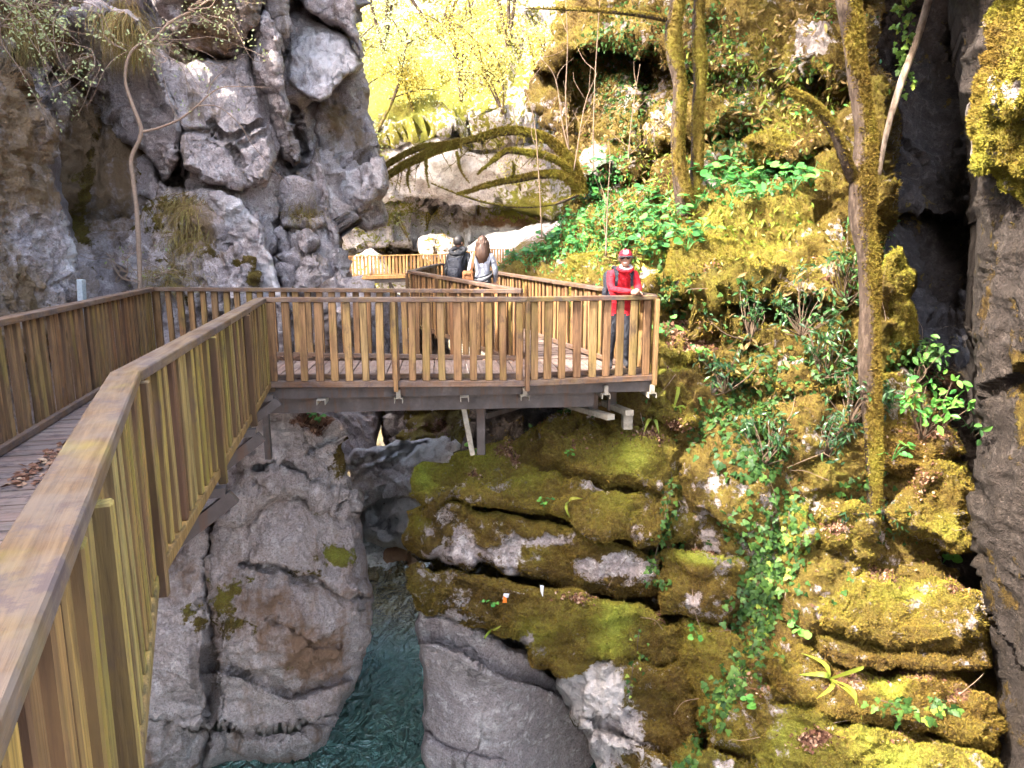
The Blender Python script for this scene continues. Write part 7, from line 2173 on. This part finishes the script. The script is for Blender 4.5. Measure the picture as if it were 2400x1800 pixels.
J, B, hc, f, sd, hands, q, s = standing('woman', wpos[0], Ym - 0.25, zm, 1.68, 'greyknit', 0.165, (0.05, 1, 0), 'trouser', belly=0.125)
wom = person('person with long brown hair and grey sweater seen from behind', (wpos[0], Ym - 0.25, zm), J, B, head_mesh(hc, f, 0.22, 0.155), hands)
V, F = [], []
n, rows = 20, 18
hr = np.random.default_rng(3)
for i in range(rows + 1):
    t = i / rows
    zz = 0.125 - 0.47 * t
    if t < 0.26:
        k = math.sin(math.acos(max(-1, min(1, 1 - t / 0.26))))
        rx, ry, cy = 0.098 * k, 0.112 * k, 0.0
    else:
        u = (t - 0.26) / 0.74
        rx = 0.092 + 0.030 * math.sin(u * math.pi * 0.75) - 0.05 * max(0, u - 0.6) / 0.4
        ry = 0.112 - 0.062 * u
        cy = -0.055 * u - 0.05 * math.sin(u * math.pi)
    for j in range(n):
        a = 2 * math.pi * j / n
        w = 1 + 0.09 * math.sin(a * 7 + t * 6) * t + 0.05 * hr.normal() * t
        V.append(hc + sd * rx * w * math.cos(a) + f * (ry * w * math.sin(a) * (0.55 if math.sin(a) > 0 and t > 0.2 else 1) + cy) + np.array([0, 0, zz - 0.06 * t * abs(math.sin(a * 2.5 + 1)) ]))
for i in range(rows):
    for j in range(n):
        F.append((i * n + j, (i + 1) * n + j, (i + 1) * n + (j + 1) % n, i * n + (j + 1) % n))
F.append(tuple(rows * n + j for j in range(n)))
for k in range(34):
    a = math.pi * (1.0 + k / 33.0)
    L = hr.uniform(0.30, 0.46)
    pts = [hc + sd * 0.094 * math.cos(a) * (1 + 0.45 * u) + f * (0.105 * math.sin(a) * (1 - 0.25 * u) - 0.03 * u) + np.array([0, 0, 0.03 - L * u]) + sd * 0.014 * math.sin(9 * u + k * 1.7) for u in np.linspace(0, 1, 8)]
    tv, tf = tube(pts, np.array([0.012, 0.016, 0.017, 0.016, 0.015, 0.013, 0.010, 0.003]), 5)
    b = len(V); V += list(tv); F += [tuple(i + b for i in q_) for q_ in tf]
mesh_obj('hair', V, F, M['hair_brown'], wom, True)
# leather bag with its shoulder strap
hb = thing('shoulder_bag', 'tan leather shoulder bag hanging between the couple', 'bag', q(-0.24, -0.12, 0.85))
bm = MB(); bm.box(q(-0.25, -0.13, 1.00), (0.20, 0.12, 0.24), np.stack([sd, f, (0, 0, 1)], 1), bev=0.04); bm.build('pouch', M['leather'], hb, True)
bm = MB(); bm.box(q(-0.25, -0.16, 1.09), (0.205, 0.09, 0.10), np.stack([sd, f, (0, 0, 1)], 1), bev=0.03); bm.build('flap', M['leather'], hb, True)
bm = MB()
pp_ = spline([q(-0.20, -0.15, 1.10), q(-0.165, -0.175, 1.26), q(-0.145, -0.13, 1.42), q(-0.14, -0.02, 1.485), q(-0.13, 0.10, 1.42)], 4)
for i in range(len(pp_) - 1):
    bm.beam(pp_[i], pp_[i + 1] + (pp_[i + 1] - pp_[i]) * 0.15, 0.04, 0.010, up=tuple(unit(np.cross(pp_[i + 1] - pp_[i], sd))))
bm.build('strap', M['leather'], hb)
for sg in (-1, 1):
    bm = MB(); bm.tube([q(-0.25 + sg * 0.07, -0.20, 1.08), q(-0.25 + sg * 0.09, -0.24, 0.98), q(-0.25 + sg * 0.05, -0.22, 0.90)], [0.010, 0.012, 0.006], 6); bm.build('tassel', M['leather'], hb, True)
sh_ = thing('tied_jacket', 'dark jacket with white stripes tied round the grey sweater', 'jacket', q(0, 0, 0.95))
for dz, mt in ((0.0, 'black'), (0.05, 'white'), (0.075, 'black')):
    bm = MB()
    ring = [q(0, 0, 1.0 + dz) + sd * 0.155 * math.cos(t) + f * 0.150 * math.sin(t) + np.array([0, 0, 0.045 * math.cos(t) + (-0.05 if math.sin(t) < 0 else 0) * -math.sin(t)]) for t in np.linspace(0, 2 * math.pi, 21)]
    bm.tube(ring, 0.016, 6, False); bm.build('stripe' if mt == 'white' else 'fold', M[mt], sh_, True)

# --- small litter on the rocks
tr = thing('paper_scrap', 'white scrap of paper stuck on the mossy slab below the bridge', 'litter', P(1271, 1388, 8.6))
h, nr = hit(1271, 1388)
if h is not None:
    tr.location = Vector(h)
    mesh_obj('sheet', [h + nr * 0.03 + np.array(v) for v in ((-0.02, 0, 0.075), (0.025, -0.01, 0.07), (0.015, -0.015, -0.075), (-0.012, 0, -0.07))] + [h + nr * 0.026 + np.array(v) for v in ((-0.02, 0, 0.075), (0.025, -0.01, 0.07), (0.015, -0.015, -0.075), (-0.012, 0, -0.07))],
             [(0, 1, 2, 3), (7, 6, 5, 4), (0, 4, 5, 1), (1, 5, 6, 2), (2, 6, 7, 3), (3, 7, 4, 0)], M['white'], tr)
h, nr = hit(1180, 1400)
if h is not None:
    ow = thing('plastic_wrapper', 'orange and white wrapper lying on the mossy slab', 'litter', h)
    mesh_obj('foil', [h + nr * 0.04 + np.array(v) for v in ((-0.03, 0, -0.05), (0.03, 0.01, -0.05), (0.025, -0.02, 0.03), (-0.02, -0.01, 0.06))], [(0, 1, 2, 3)], plain('wrapper_orange', (0.75, 0.20, 0.03), 0.4), ow)
    mesh_obj('lining', [h + nr * 0.035 + np.array(v) for v in ((-0.03, 0, 0.0), (0.05, 0.01, 0.02), (0.06, -0.02, 0.09), (-0.01, -0.01, 0.09))], [(0, 1, 2, 3)], M['white'], ow)
